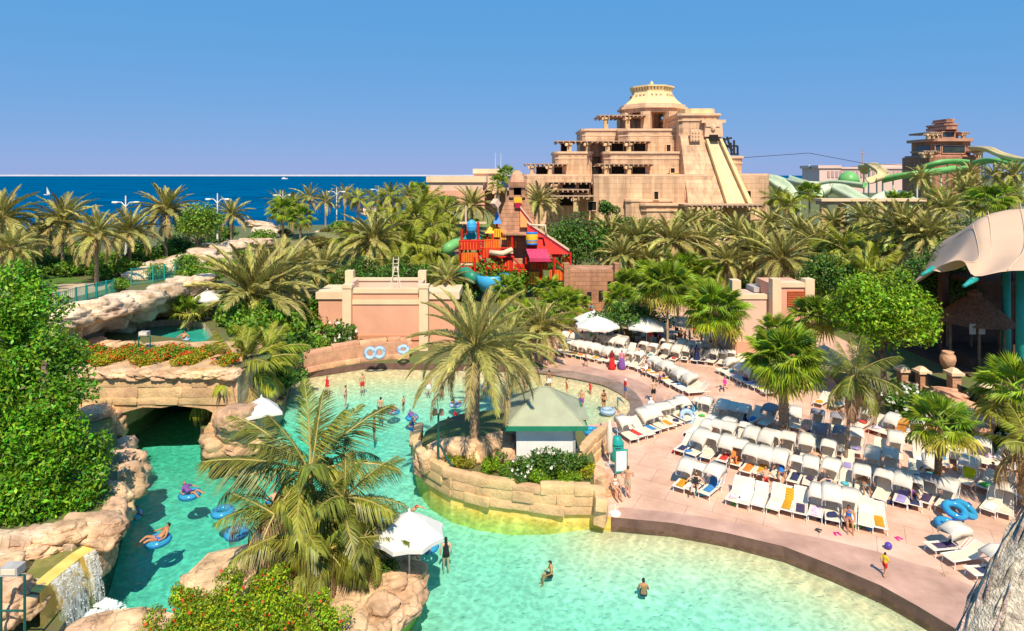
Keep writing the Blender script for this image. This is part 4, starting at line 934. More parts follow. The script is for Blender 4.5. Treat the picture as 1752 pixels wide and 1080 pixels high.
for x in (596, 726):
    p = MB(); zt = SZ(489,Y0); p.box((SX(x,Y0), Y0-.1, (zt-1)/2), (.85,1.0,zt+1)); o = p.build('pilaster', M_cream, ph)
    MB().box((SX(x,Y0), Y0-.1, zt), (1.0,1.15,.3)).build('pilaster_cap', M_cream, o)
    p = MB(); zt = SZ(478,Y0); p.box((SX(x+ (3 if x<660 else -3),Y0+5.6), Y0+5.6, (zt-1)/2), (.85,.9,zt+1)); p.build('pilaster', M_cream, ph)
pbx(545,592,512,605,1.2,5,M_pink,'wing'); pbx(540,596,500,512,1.0,5.2,M_cream,'wing_cornice'); pbx(730,778,512,600,1.2,5,M_pink,'wing'); pbx(728,786,500,512,1.0,5.2,M_cream,'wing_cornice')
MB().box((SX(660,Y0+3), Y0+3, SZ(512,Y0)), (6.4,4.8,.1)).build('roof_deck', M_grey, ph)
ld = MB(); Yl = Y0+2.6
for x in (671,680): ld.tube([D(x,505,Yl), D(x+2,440,Yl)], .05, 5)
for i in range(9): ld.tube([D(671.5+i*.2,500-i*7,Yl), D(680.5+i*.2,500-i*7,Yl)], .03, 4)
ld.tube([D(664,505,Yl-.6), D(676,455,Yl)], .05, 5); ld.tube([D(688,505,Yl-.6), D(679,455,Yl)], .05, 5)
ld.build('roof_ladder', M_sling, ph); MB().box((SX(708,Y0+3), Y0+3, SZ(508,Y0)), (.9,.7,.5)).build('roof_unit', M_white, ph)
pbx(600,722,574,582,-.14,.02,mat('terracotta_plaster',(.62,.27,.15),var=.12,scale=1),'plinth')

# ---------------------------------------------------------------- small pink house on the right
sh = empty('plant_house', (0,0,0), 0, 'small pink plant house with red louvre doors right of the fan palms', 'building'); Y0 = 57.
M_louv = mat('red_louvre', (.50,.12,.045), var=.15, scale=2)
pbx(1255,1345,512,610,0,5,M_palepink,'wall',sh); pbx(1253,1347,504,512,-.12,.4,M_cream,'coping',sh); pbx(1330,1392,490,610,-.8,4,M_pink,'tower_wall',sh); pbx(1328,1394,484,492,-.95,.2,M_cream,'tower_coping',sh); pbx(1322,1337,478,610,-1.0,-.1,M_cream,'pilaster',sh); pbx(1378,1394,478,610,-1.0,-.1,M_cream,'pilaster',sh); pbx(1253,1268,480,610,-.2,.8,M_cream,'pilaster',sh)
for i in range(9):
    z = SZ(500+i*3,Y0-1); MB().box((SX(1365,Y0-1), Y0-.88, z), (1.75,.1,.12), mat=Matrix.Rotation(.5,3,'X')).build('louvre', M_louv, sh)
pbx(1290,1330,492,500,3,5,M_grey,'roof_unit',sh)
pbx(1255,1345,585,606,-.3,-.02,M_pink,'plinth',sh)

# ---------------------------------------------------------------- red tower far right with balconies
M_red = mat_block('red_tower_stone', (.44,.20,.125), (.30,.13,.08), 2.4, 1.2, .08, .4, .03, big=.1)
M_redt = mat('red_tower_trim', (.50,.255,.165), var=.15, scale=.4, bump=.2)
rt = empty('red_tower', (0,0,0), 0, 'reddish brown tower with stepped roofs and green slides at its foot', 'tower'); YR = 215.
def rtier(x0, x1, yt, yb, dY, dp=12, corn=True, inset=.03): return tier(rt, 876+(x0-876)*(YR+dY+dp)/(YR+dY), x1, yt, yb, YR+dY, YR+dY+dp, 1.2, M_red, M_redt, corn, inset)
rtier(1552,1672,268,360,0,14); rtier(1562,1662,241,268,1,12,False); rtier(1602,1640,222,241,3,9,False); rtier(1588,1640,214,222,2,10); rtier(1600,1632,206,214,4,7); rtier(1596,1636,203.5,206,3,8,False)
for (x0,x1,yt,yb,dY,dp) in [(1551,1670,237,242,-1,15),(1584,1643,216,221,.5,12),(1594,1638,205,208,2.5,9)]: MB().prism(plan(876+(x0-876)*(YR+dY+dp)/(YR+dY),x1,YR+dY,YR+dY+dp,1.2), SZ(yb,YR), SZ(yt,YR)).build('eave', M_redt, rt)
def lpx(x, d0, d): return 876+(x-876)*(YR+d)/(YR+d0)
pergola(rt, 1588, 1610, 226, 238, YR-.5, 10, (1590,1598,1606), 6); pergola(rt, 1642, 1658, 226, 238, YR+1, 8, (1650,), 5); pergola(rt, 1578, 1604, 258, 270, YR-4, 6, (1582,1594), 6); pergola(rt, 1668, 1682, 258, 270, YR-4, 6, (1676,), 4)
for (x0,x1,y0,y1,Y) in [(1612,1632,226,235,YR+2.6),(1612,1650,250,262,YR+.6),(1600,1608,248,260,YR+.6),(1612,1622,285,300,YR-.4),(1632,1650,288,300,YR-.4)]: win(rt, x0, x1, y0, y1, Y, M_glass, M_redt, .3)
for (y0,y1,dY,x) in [(248,258,1,1590),(226,234,3,1612)]:
    xs = SX(876+(1562-876)*(YR+13)/(YR+1), YR+1)-.35 if y0 > 240 else SX(876+(1602-876)*(YR+12)/(YR+3), YR+3)-.35
    o = MB().box((xs, YR+dY+6, SZ((y0+y1)/2,YR)), (.3,7,SZ(y0,YR)-SZ(y1,YR))).build('window', M_glass, rt)
    MB().box((xs-.05, YR+dY+6, SZ(y1,YR)-.2), (.5,7.6,.35)).build('sill', M_redt, o)
# far hotel behind the slides
hb = empty('far_hotel', (0,0,0), 0, 'long pale pink hotel far behind the green slides', 'building'); YH = 420.
M_hot = mat('hotel_plaster', (.72,.50,.44), var=.06, scale=.05); M_hotd = mat('hotel_shade', (.45,.30,.29), var=.1, scale=.1)
bx(hb,1402,1552,288,330,YH,YH+25,M_hot,'wall'); bx(hb,1400,1440,283,288,YH-1,YH+26,M_hot,'parapet'); bx(hb,1440,1552,286,289,YH-1,YH+26,M_hot,'parapet'); bx(hb,1505,1552,281,287,YH+2,YH+20,M_hot,'penthouse'); bx(hb,1480,1506,284,288,YH+4,YH+20,M_hot,'penthouse')
for i in range(19): bx(hb,1416+i*7,1420+i*7,293,304,YH-.4,YH+.2,M_hotd,'window')
mt = MB(); mt.tube([D(1476,290,YH), D(1476,255,YH)], [.5,.2], 5); mt.tube([D(1472,262,YH), D(1480,262,YH)], .25, 4); T(mt.build('radio_mast', M_hotd), 'thin radio mast rising over the far hotel roof', 'mast')
for x, lb in ((847.5,'left one of two thin white poles above the far pink building'),(857,'right one of two thin white poles above the far pink building')):
    fp = empty('flag_pole', D(x,300,200), 0, lb, 'pole', 'thin white poles'); MB().tube([(0,0,-3),(0,0,7)], [.12,.05], 5).build('shaft', M_white, fp); MB().ball((0,0,7), .14).build('finial', M_white, fp)

# ---------------------------------------------------------------- green water slides
M_slg = mat('green_slide', (.16,.42,.13), rough=.35, var=.15, scale=.4); M_slp = mat('pale_green_slide', (.52,.60,.42), rough=.4, var=.12, scale=.4); M_sly = mat('yellow_slide', (.62,.50,.27), rough=.45, var=.12, scale=.4)
def flume(pts, r, mo, mi, label, name='water_slide', half=True, group=None):
    "half-pipe flume along pixel path (px,py,Y)"
    P = [D(*p) for p in pts]; Q = []
    for i in range(len(P)-1):
        p0, p1, p2, p3 = P[max(i-1,0)], P[i], P[i+1], P[min(i+2,len(P)-1)]
        for k in range(6):
            t = k/6; Q.append(.5*((2*p1)+(p2-p0)*t+(2*p0-5*p1+4*p2-p3)*t*t+(3*p1-p0-3*p2+p3)*t**3))
    Q.append(P[-1]); mb = MB(); n = 8; rows = []
    for i, q in enumerate(Q):
        tn = (Q[min(i+1,len(Q)-1)]-Q[max(i-1,0)]).normalized(); sd_ = tn.cross(Vector((0,0,1))).normalized(); up = sd_.cross(tn)
        ro = [q+(sd_*math.cos(math.pi*(1+j/n))+up*math.sin(math.pi*(1+j/n)))*r for j in range(n+1)]; ri = [q+(sd_*math.cos(math.pi*(1+j/n))+up*math.sin(math.pi*(1+j/n)))*r*.86 for j in range(n,-1,-1)]
        rows.append(ro+ri)
    m_ = 2*(n+1); vs_ = [v for r_ in rows for v in r_]; fo = []; fi = []
    for i in range(len(rows)-1):
        for j in range(m_):
            (fo if j <= n else fi).append((i*m_+j, i*m_+(j+1)%m_, (i+1)*m_+(j+1)%m_, (i+1)*m_+j))
    mb.add(vs_, fo, 0); mb.f += fi; mb.m += [1]*len(fi)
    root = empty(name, (Q[len(Q)//2].x, Q[len(Q)//2].y, 0), 0, label, 'water slide', group); off = -root.location
    mb.v = [tuple(Vector(v)+off) for v in mb.v]; mb.build('flume', [mo, mi], root, True)
    for i in range(4, len(Q)-2, 7):
        q = Q[i]+off
        if q.z > 1.5: MB().tube([(q.x,q.y,0),(q.x,q.y,q.z-r*.9)], .25, 6).build('support_post', M_slp, root)
    return root
flume([(1300,298,170),(1322,302,165),(1345,318,160),(1362,330,158)], 2.5, M_slp, M_slp, 'pale green slide hump just right of the stepped tower')
flume([(1340,300,185),(1358,306,178),(1372,309,172),(1400,311,170)], 2.1, M_slp, M_slp, 'second pale slide dropping behind the first hump')
flume([(1398,325,150),(1425,314,150),(1450,325,146),(1478,340,142)], 2.4, M_slp, M_slp, 'middle green slide hump with dark flank')
flume([(1500,340,138),(1522,326,138),(1540,330,135),(1562,345,132)], 2.2, M_slp, M_slp, 'rightmost small green slide hump')
flume([(1480,290,200),(1478,283,196),(1488,278,194),(1500,284,190),(1512,296,186),(1490,305,182)], 1.7, M_sly, M_sly, 'yellowish spiral slide before the far hotel')
flume([(1508,303,185),(1540,296,182),(1575,292,180),(1610,288,182),(1645,283,186)], 1.9, M_slg, M_slg, 'green slide sweeping round the foot of the red tower')
flume([(1580,283,190),(1600,276,188),(1625,272,188),(1650,274,190)], 1.7, M_slg, M_slg, 'upper green slide leaving the red tower')
flume([(1664,250,212),(1690,252,205),(1715,262,200),(1740,268,195),(1780,272,190)], 1.7, M_sly, M_sly, 'yellow slide running right from the red tower')
flume([(1670,276,205),(1695,270,200),(1720,274,196),(1750,281,192),(1790,284,188)], 1.9, M_slg, M_slg, 'long green slide running right below the yellow one')
flume([(1400,312,175),(1425,308,172),(1455,310,168),(1480,313,165)], 1.6, M_slp, M_slg, 'flat pale slide run behind the humps')
o = MB(); c_ = D(1452,312,180); o.lathe([(2.9,0),(2.8,1.0),(2.4,2.0),(1.6,2.8),(.7,3.2),(.05,3.3)], c_, 18); T(o.build('slide_dome', M_slg, smooth=True), 'green dome cover between the slide humps', 'dome')
br_ = empty('slide_bridge', (SX(1488,118),118,0), 0, 'long low pale bridge with brown posts under the slide humps', 'bridge')
MB().box((0,0,SZ(342,118)), (20,3,.5)).build('beam', M_cream, br_); MB().box((0,.3,SZ(347,118)), (19.4,2.2,.7)).build('cross_beam', M_beam, br_)
for i in range(6): MB().box((-9+i*3.6,0,SZ(350,118)/2), (.9,.9,SZ(350,118))).build('post', M_post, br_)
# zip line rider
zr = empty('zip_line', D(1384,275,190), 0, 'thin zip line cable above the far hotel', 'zip line'); c0 = zr.location
MB().tube([D(1270,270,190)-c0, D(1384,262,190)-c0, D(1480,280,190)-c0, D(1600,285,190)-c0], .08, 4).build('cable', M_black, zr)

# ---------------------------------------------------------------- the play fort
M_fr = mat('red_play_paint', (.62,.022,.015), rough=.6, var=.12, scale=2, spec=.15); M_or = mat('orange_play_panel', (.75,.19,.02), rough=.45, var=.12, scale=2); M_ye = mat('yellow_play_panel', (.80,.45,.03), rough=.45, var=.12, scale=2)
M_bl = mat('blue_play_plastic', (.02,.20,.62), rough=.3, var=.15, scale=1); M_mag = mat('magenta_play_ramp', (.45,.02,.06), rough=.9, var=.2, scale=1.5, spec=.05); M_tp = mat('teal_play_roof', (.01,.22,.22), rough=.45, var=.15, scale=1); M_bl2 = mat('sky_blue_bowl', (.06,.38,.70), rough=.3, var=.12, scale=1)
M_fort = mat_block('fort_brick', (.50,.25,.145), (.33,.16,.1), 1.3, .55, .12, .6, .03, big=.3)
pf = empty('play_fort', (0,0,0), 0, 'red and orange water play fort with teal roofs and a rock tower', 'playground'); YP = 84.
def pb(x0,x1,y0,y1,d0,d1,m,name,parent=None): return bx(parent or pf, x0,x1,y0,y1,YP+d0,YP+d1,m,name)
tw = MB(); cx = SX(884,YP+5)
for (w0,w1,ya,yb) in [(46,40,470,405),(40,24,405,355),(24,15,355,335)]:
    a = [(cx+s*w0*.08, YP+5+t*w0*.06) for s,t in ((-1,-1),(1,-1),(1,1),(-1,1))]; b = [(cx+s*w1*.08, YP+5+t*w1*.06) for s,t in ((-1,-1),(1,-1),(1,1),(-1,1))]
    tw.add([(*p,SZ(ya,YP)) for p in a]+[(*p,SZ(yb,YP)) for p in b], [(0,1,5,4),(1,2,6,5),(2,3,7,6),(3,0,4,7),(4,5,6,7)])
tower = tw.build('rock_tower', M_fort, pf)
for (xa,xb) in ((871,879),(892,899)): pb(xa,xb,320,338,3.5,6.5,M_fort,'tower_pier',tower)
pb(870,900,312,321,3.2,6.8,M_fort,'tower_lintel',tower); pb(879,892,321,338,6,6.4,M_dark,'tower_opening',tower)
hd = MB(); c_ = D(885,306,YP+5); hd.lathe([(1.2,-.9),(1.15,-.2),(1.0,.3),(.75,.8),(.35,1.15),(.05,1.25)], c_, 10); hd.build('carved_head', M_pinkrock, tower)
pb(880,893,338,348,3.1,3.4,M_ye,'panel',tower); pb(881,891,347,356,3.0,3.3,M_mag,'panel',tower)
# scattered sloped boulders / stepped flank
for (x,y,s) in [(862,395,1.8),(858,420,2.2),(868,375,1.4),(905,400,1.8),(895,380,1.4)]: MB().box(D(x,y,YP+4), (s,s,s*1.2), rz=.3, taper=.8).build('rock_step', M_fort, pf)
# posts
for (x,y0,y1,d) in [(790,392,500,0),(818,380,500,0),(797,384,470,3),(826,410,480,3),(842,400,500,0),(858,440,500,0),(876,402,470,0),(834,392,440,2),(900,440,500,1),(812,440,500,-1)]:
    a, b = D(x,y0,YP+d), D(x,y1,YP+d); MB().tube([a,b], .16, 6).build('post', M_fr, pf)
for (x0,x1,y) in [(786,845,412),(786,842,452),(790,876,425),(835,880,440),(786,842,474)]: MB().tube([D(x0,y,YP-.1), D(x1,y,YP-.1)], .13, 6).build('rail', M_fr, pf)
for (x0,x1,y0,y1,m,d) in [(790,817,432,449,M_or,-.2),(829,855,410,427,M_or,-.2),(857,866,398,410,M_ye,0),(908,938,448,462,M_or,1),(930,945,415,428,M_ye,2.2),(962,978,440,460,M_or,1),(845,860,392,406,M_ye,0),(820,832,440,455,M_pinkrock,.5)]:
    o = pb(x0,x1,y0,y1,d,d+.15,m,'panel')
    for k in range(int((x1-x0)/4)): pb(x0+1.5+k*4,x0+2.5+k*4,y0+1,y1-1,d-.06,d-.002,M_fr,'slat',o)
for (x0,x1,y,m) in [(788,820,451,M_cream),(835,878,431,M_cream),(860,905,400,M_fort),(905,945,447,M_fr),(790,842,473,M_fr)]: pb(x0,x1,y,y+3,-.3,4,m,'platform')
for (x0,x1,y0,y1,d,m) in [(788,822,413,428,-.5,M_fr),(826,858,427,442,-.5,M_fr),(788,822,456,472,-.6,M_fr),(838,876,446,464,-.6,M_fr),(786,800,436,450,2,M_mag),(880,904,452,470,.6,M_fr),(940,975,462,480,.2,M_or),(905,930,466,486,.0,M_ye),(868,884,412,424,1.4,M_or),(944,962,428,440,1.2,M_fr)]:
    o = pb(x0,x1,y0,y1,d,d+.12,m,'panel')
    for k in range(int((x1-x0)/5)): pb(x0+1.5+k*5,x0+2.6+k*5,y0+1,y1-1,d-.06,d-.002,M_or if m is M_fr else M_fr,'slat',o)
for (x,y0,y1,d) in [(804,402,440,2.4),(850,380,430,2.6),(866,425,500,.2),(888,452,505,-.4),(925,450,500,-.6),(948,440,500,-.4),(976,432,490,.2),(832,455,505,-.8),(795,470,510,-1.2),(935,395,440,2.2)]: MB().tube([D(x,y0,YP+d),D(x,y1,YP+d)], .15, 6).build('post', M_fr, pf)
for (xa,ya,xb,yb,d) in [(820,430,842,470,-.4),(842,470,862,440,-.4),(876,440,905,470,-.4),(786,412,786,470,-.3),(945,440,980,475,-.2),(905,447,945,447,-.5),(860,462,900,462,-.4)]: MB().tube([D(xa,ya,YP+d),D(xb,yb,YP+d)], .11, 6).build('rail', M_fr, pf)
def proof(x0,x1,yt,yb,m,d=1.5):
    a,b = D(x0,yb,YP+d-1.6), D(x1,yb,YP+d-1.6); h=SZ(yt,YP); cxx=(a.x+b.x)/2; cyy=YP+d; w_=(b.x-a.x)/2
    base=[(cxx-w_,cyy-w_,a.z),(cxx+w_,cyy-w_,a.z),(cxx+w_,cyy+w_,a.z),(cxx-w_,cyy+w_,a.z)]
    mid=[(cxx+(p[0]-cxx)*.4,cyy+(p[1]-cyy)*.4,a.z+(h-a.z)*.45) for p in base]
    MB().add(base+mid+[(cxx,cyy,h)],[(0,1,5,4),(1,2,6,5),(2,3,7,6),(3,0,4,7),(4,5,8),(5,6,8),(6,7,8),(7,4,8),(3,2,1,0)]).build('pyramid_roof', m, pf)
proof(791,822,384,410,M_tp); proof(843,858,360,384,M_bl); proof(829,856,378,400,M_ye,2.5)
MB().ball(D(807,388,YP-.5), .9, sc=(.8,.8,1.1)).build('blue_orb', M_bl2, pf)
MB().box(D(848,348,YP), (.9,.9,.9), rz=.78, mat=Matrix.Rotation(.78,3,'Y')).build('pink_diamond', M_palepink, pf)
MB().tube([D(797,352,YP+2), D(797,384,YP+2)], [.12,.16], 6).build('striped_pole', M_palepink, pf); pb(786,832,380,383,1,1.4,M_cream,'beam')
# barrel, ramps, slides, bowl
brl = MB(); c_ = D(910,408,YP); brl.lathe([(.72,-.85),(.84,-.4),(.86,0),(.84,.4),(.72,.85)], c_, 14); o = brl.build('barrel', M_ye, pf, True)
for dz in (-.72,.72,-.25): MB().lathe([(.84,-.1),(.88,0),(.84,.1)] if abs(dz)<.6 else [(.78,-.14),(.82,0),(.78,.14)], c_+Vector((0,0,dz)), 14).build('barrel_band', M_bl, o, True)
def ramp(p, m, name, w_=2.2, side=M_or):
    (xa,ya,da),(xb,yb,db)=p; a,b=D(xa,ya,YP+da),D(xb,yb,YP+db); 
    o=MB().add([a,a+Vector((0,w_,0)),b+Vector((0,w_,0)),b,a-Vector((0,0,.35)),a+Vector((0,w_,-.35)),b+Vector((0,w_,-.35)),b-Vector((0,0,.35))],[(0,3,2,1),(4,5,6,7),(0,4,7,3),(1,2,6,5),(0,1,5,4),(3,7,6,2)]).build(name,m,pf)
    MB().add([a+Vector((0,-.02,.35)),a+Vector((0,-.1,.35)),b+Vector((0,-.1,.35)),b+Vector((0,-.02,.35)),a+Vector((0,-.02,0)),a+Vector((0,-.1,0)),b+Vector((0,-.1,0)),b+Vector((0,-.02,0))],[(0,1,2,3),(1,5,6,2),(0,3,7,4)]).build('ramp_rim',M_cream,o)
    MB().add([a-Vector((0,0,.4)),b-Vector((0,0,.4)),Vector((a.x,b.y,b.z-.4))],[(0,2,1)]).build('ramp_side',side,o)
ramp(((902,382,2),(974,430,0)), M_mag, 'stair_ramp', 2.0, M_fr); ramp(((890,356,3),(912,384,2)), M_mag, 'ramp', 1.6)
MB().add([D(900,426,YP-1),D(935,426,YP-1),D(942,442,YP-2.6),D(906,442,YP-2.6),D(906,448,YP-2.6),D(942,448,YP-2.6)],[(0,3,2,1),(3,4,5,2)]).build('magenta_deck', mat('magenta_deck',(.55,.05,.12),rough=.5,var=.2,scale=2), pf)
def arc_tube(pts, r, m, name): MB().tube([D(*p) for p in pts], r, 10).build(name, m, pf, True)
arc_tube([(790,415,YP+1),(778,418,YP),(768,424,YP-1),(762,432,YP-1)], .75, M_slg, 'green_tube_slide'); arc_tube([(786,468,YP-1),(798,466,YP-2),(808,474,YP-3),(806,484,YP-3)], .8, mat('dark_green_tube',(.03,.24,.15),rough=.35,var=.12), 'dark_green_tube_slide')
arc_tube([(905,385,YP-.2),(933,386,YP-.4),(934,405,YP-.4)], .16, M_cream, 'water_pipe'); arc_tube([(838,432,YP-1),(860,434,YP-1.6),(876,427,YP-1)], .35, M_cream, 'curved_trough')
bw = MB(); c_ = D(842,482,YP-2); bw.lathe([(.6,-1.4),(1.5,-1.2),(2.1,-.2),(2.25,1.0),(2.1,1.0),(1.9,-.1)], c_, 18); bw.build('blue_bowl', M_bl2, pf, True)
# brick terrace in front of the fort with openings
for (x0,x1,y0,y1) in [(968,1060,462,478),(975,1055,478,520),(985,1050,520,545)]:
    pb(x0,x1,y0,y1,-8,-4,M_fort,'brick_terrace')
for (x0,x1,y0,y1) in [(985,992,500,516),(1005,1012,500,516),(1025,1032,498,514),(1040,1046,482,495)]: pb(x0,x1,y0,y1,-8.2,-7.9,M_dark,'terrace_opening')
for x in (970,1057): pb(x-5,x+5,452,545,-8.6,-7,M_fort,'terrace_pier')
pb(1010,1020,395,402,6,8,M_pinkrock,'finial'); 

# ---------------------------------------------------------------- tan membrane canopy at the right edge
M_tan = mat('tan_membrane', (.66,.44,.30), rough=.6, var=.05, scale=.3, trans=.05)
cn = empty('membrane_canopy', (SX(1720,52),52,0), 0, 'large tan tensile canopy on teal masts at the right edge', 'canopy'); c0 = cn.location
YC = 48.
top = [(1592,461,YC+1),(1606,455,YC+3),(1622,446,YC+4.5),(1640,430,YC+6),(1655,405,YC+7),(1664,385,YC+7.6),(1672,373,YC+8),(1690,362,YC+8.5),(1712,355,YC+9),(1745,349,YC+9),(1800,352,YC+9),(1860,400,YC+9)]
bot = [(1592,463,YC),(1604,456,YC-.4),(1618,450,YC-1),(1632,445,YC-1.4),(1644,444,YC-1.8),(1652,448,YC-2.2),(1657,460,YC-2.6),(1664,477,YC-3),(1695,468,YC-3),(1725,462,YC-3),(1790,462,YC-3),(1860,490,YC-3)]
mb = MB(); K = 12
rows = []
for j in range(K+1):
    v_ = j/K; row = []
    for i, (a, b) in enumerate(zip(bot, top)):
        p = D(*a).lerp(D(*b), v_); p.z -= 1.1*math.sin(math.pi*v_)*min(1, i/5); p.y += -1.0*math.sin(math.pi*v_)
        u = i/len(top); p.z += .9*math.exp(-((a[0]-1730-40*v_)/22)**2)*math.sin(math.pi*min(1, v_*1.1))*.8
        row.append(p-c0)
    rows.append(row)
back = []
for i, b in enumerate(top):
    q = D(*b)-c0; back.append(q+Vector((1.0, 7, -3.6+.25*i*.2)))
rows.append([rows[-1][i].lerp(back[i], .5)+Vector((0,0,-.3)) for i in range(len(top))]); rows.append(back)
n = len(top)
for r_ in rows: mb.v += [tuple(p) for p in r_]
for j in range(len(rows)-1):
    for i in range(n-1): mb.f.append((j*n+i, j*n+i+1, (j+1)*n+i+1, (j+1)*n+i)); mb.m.append(0)
mo = mb.build('membrane', M_tan, cn, True); md = mo.modifiers.new('thick','SOLIDIFY'); md.thickness = .06
sm = mo.modifiers.new('sub','SUBSURF'); sm.levels = 1; sm.render_levels = 1
for i in (3,5,7,9):
    MB().tube([rows[j][i]+Vector((0,-.03,.04)) for j in range(len(rows))], .025, 4).build('seam', M_cream, cn)
def mast(a, b, r0, r1, nm='mast'): MB().tube([a-c0, b-c0], [r0, r1], 10).build(nm, M_teal, cn, True)
for (x,y,Yb_,yt) in [(1722,600,54,462),(1746,620,50,455)]:
    b_ = D(x,y,Yb_); b_.z = 0; mast(b_, D(x,yt,Yb_), .35, .28)
mast(D(1576,471,YC-.2), D(1597,459,YC+.3), .1, .2, 'strut'); mast(D(1649,490,YC-3.4), D(1668,477,YC-2.6), .12, .25, 'strut'); mast(D(1630,452,YC+6), D(1642,444,YC+5), .15, .32, 'strut')
# shaded pavilion under the canopy
pv = empty('shaded_pavilion', (SX(1690,56),56,0), 0, 'dark shaded pavilion with thatched hut roof under the tan canopy', 'building'); c0 = pv.location
M_thatch = mat('thatch', (.20,.11,.07), rough=.95, var=.4, scale=4, bump=1, bscale=14); M_shade_brown = mat('shade_brown', (.10,.055,.04), var=.3, scale=1)  # the dark brown puts the interior's shade into the wall colour
hut = MB(); hc = D(1668,560,55)-c0
hut.lathe([(3.0,0),(2.2,.9),(1.3,1.7),(.5,2.3),(.55,2.6),(.05,2.9)], (hc.x,hc.y,SZ(550,55)), 14); hut.build('thatched_roof', M_thatch, pv)
for i in range(6):
    a = i*1.05; MB().tube([(hc.x+2.2*math.cos(a),hc.y+2.2*math.sin(a),0),(hc.x+2.2*math.cos(a),hc.y+2.2*math.sin(a),SZ(548,55))], .12, 6).build('post', M_wood, pv)
MB().box((hc.x,hc.y,.55),(3.6,3.6,1.1)).build('counter', M_shade_brown, pv)
MB().box((7,6.5,3.6),(20,.5,7.2)).build('back_wall', M_shade_brown, pv); MB().box((8,3,7.2),(18,7,.3)).build('soffit', M_shade_brown, pv); MB().box((6,-.5,.12),(22,12,.24)).build('floor_slab', M_shade_brown, pv)
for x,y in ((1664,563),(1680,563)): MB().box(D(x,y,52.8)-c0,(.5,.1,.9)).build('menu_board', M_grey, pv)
for x in (-3,3,9): MB().box((x,1.5,4),(.6,.6,7.8)).build('column', M_shade_brown, pv)

# ---------------------------------------------------------------- street lamps by the sea
for i, (x, yt, Y) in enumerate([(215,335,88),(372,331,100),(484,326,122),(576,321,138),(647,318,158)]):
    zt = SZ(yt, Y); X = SX(x, Y); gzz = PL if i < 2 else gz(X, Y)
    lp = empty('street_lamp', (X, Y, gzz), 0, 'white double-armed street lamp against the sea, %s from the left' % ORD[i], 'street lamp', 'white street lamps by the sea'); h = zt-gzz
    MB().tube([(0,0,0),(0,0,h*.5),(0,0,h)], [.17,.13,.08], 8).build('pole', M_white, lp); MB().lathe([(.3,0),(.28,.6),(.2,.9)], (0,0,0), 10).build('base', M_white, lp)
    for s in (-1,1):
        MB().tube([(0,0,h-1.6),(s*.6,0,h-.95),(s*1.4,0,h-.9)], .07, 6).build('arm', M_white, lp)
        q = MB(); q.lathe([(.22,.12),(.3,0),(.26,-.14),(.12,-.24)], (s*1.55,0,h-.95), 10, sx=1.6); q.build('lamp_head', M_white, lp, True)
# ---------------------------------------------------------------- green fence on the terrace
def fence(pts, label, hgt=1.6):
    P = [W(x, y, PL) for x, y in pts]; root = empty('green_fence', P[0], 0, label, 'fence')
    for a, b in zip(P, P[1:]):
        n = max(1, round((b-a).length/1.7)); a0 = a-P[0]; d = (b-a)
        for z in (hgt-.06, .18): MB().tube([a0+Vector((0,0,z)), a0+d+Vector((0,0,z))], .035, 5).build('rail', M_teal, root)
        for i in range(n):
            p = a0+d*(i/n); MB().box(p+Vector((0,0,hgt/2)), (.13,.13,hgt+.1)).build('post', M_teal, root)
            for k in range(1,9):
                q = a0+d*((i+k/9)/n)
                bar = put('bar', BAR, root, q)
MB_ = MB().box((0,0,.8),(.03,.03,1.5)); BAR = MB_.mesh('fence_bar', M_teal)
fence([(52,534),(75,532),(100,528),(130,519),(165,510),(198,502)], 'green metal fence climbing along the top of the left rocks')
fence([(225,489),(262,484),(300,476),(322,468)], 'far stretch of green fence behind the shrubs, right of the first stretch', 2.0)
# ================================================================== rocks, walls, bridge, waterfall
def ico_boulder(seed, flat=.75, amp=.28):
    bm = bmesh.new(); bmesh.ops.create_icosphere(bm, subdivisions=4, radius=1)
    for v in bm.verts:
        p = v.co.copy(); q = Vector((p.x, p.y, p.z*1.6))+Vector((seed*7.1,0,0))
        rg = lambda f: .5-abs(noise.noise(q*f))
        d = amp*noise.noise(q*.9)+amp*.75*(rg(1.7)-.25)+amp*.4*(rg(3.6)-.25)+.05*noise.noise(q*7)
        m_ = max(abs(p.x), abs(p.y), abs(p.z)); p = p.lerp(p/m_*.86, .5)*(1+d)
        ph_ = .18*noise.noise(Vector((p.x,p.y,seed))*1.3); lay = ((p.z+ph_)*3.1) % 1.0; k2 = 1-.10*max(0, 1-abs(lay-.5)*2/.35) if lay < .68 else 1; p.x *= k2; p.y *= k2; p.z *= flat; v.co = p
    me = bpy.data.meshes.new('boulder_mesh'); bm.to_mesh(me); bm.free(); return me
BLD = [ico_boulder(i) for i in range(7)]
def block_mesh(seed):
    bm = bmesh.new(); bmesh.ops.create_cube(bm, size=1); bmesh.ops.subdivide_edges(bm, edges=bm.edges[:], cuts=3, use_grid_fill=True)
    for v in bm.verts:
        p = Vector([math.copysign(.455, x) if .2 < abs(x) < .3 else x for x in v.co]); c_ = sum(abs(x) > .49 for x in p)
        if c_ >= 2: p *= .982 if c_ == 2 else .955
        q = p*2.2+Vector((seed*3.3,1,0)); p += Vector((noise.noise(q), noise.noise(q+Vector((9,0,0))), noise.noise(q+Vector((0,9,0)))))*.045; v.co = p
    me = bpy.data.meshes.new('block_mesh'); bm.to_mesh(me); bm.free(); return me
BLK = [block_mesh(i) for i in range(8)]
def mset(pool, m):
    out = []
    for me in pool: c_ = me.copy(); c_.materials.append(m); c_.polygons.foreach_set('use_smooth', [True]*len(c_.polygons)); out.append(c_)
    return out
BL_rock, BL_pale, BK_stone, BK_pink, BL_pink, BK_rock = mset(BLD, M_rock), mset(BLD, M_rock2), mset(BLK, M_block), mset(BLK, M_pinkrock), mset(BLD, M_pinkrock), mset(BLK, M_rock2)
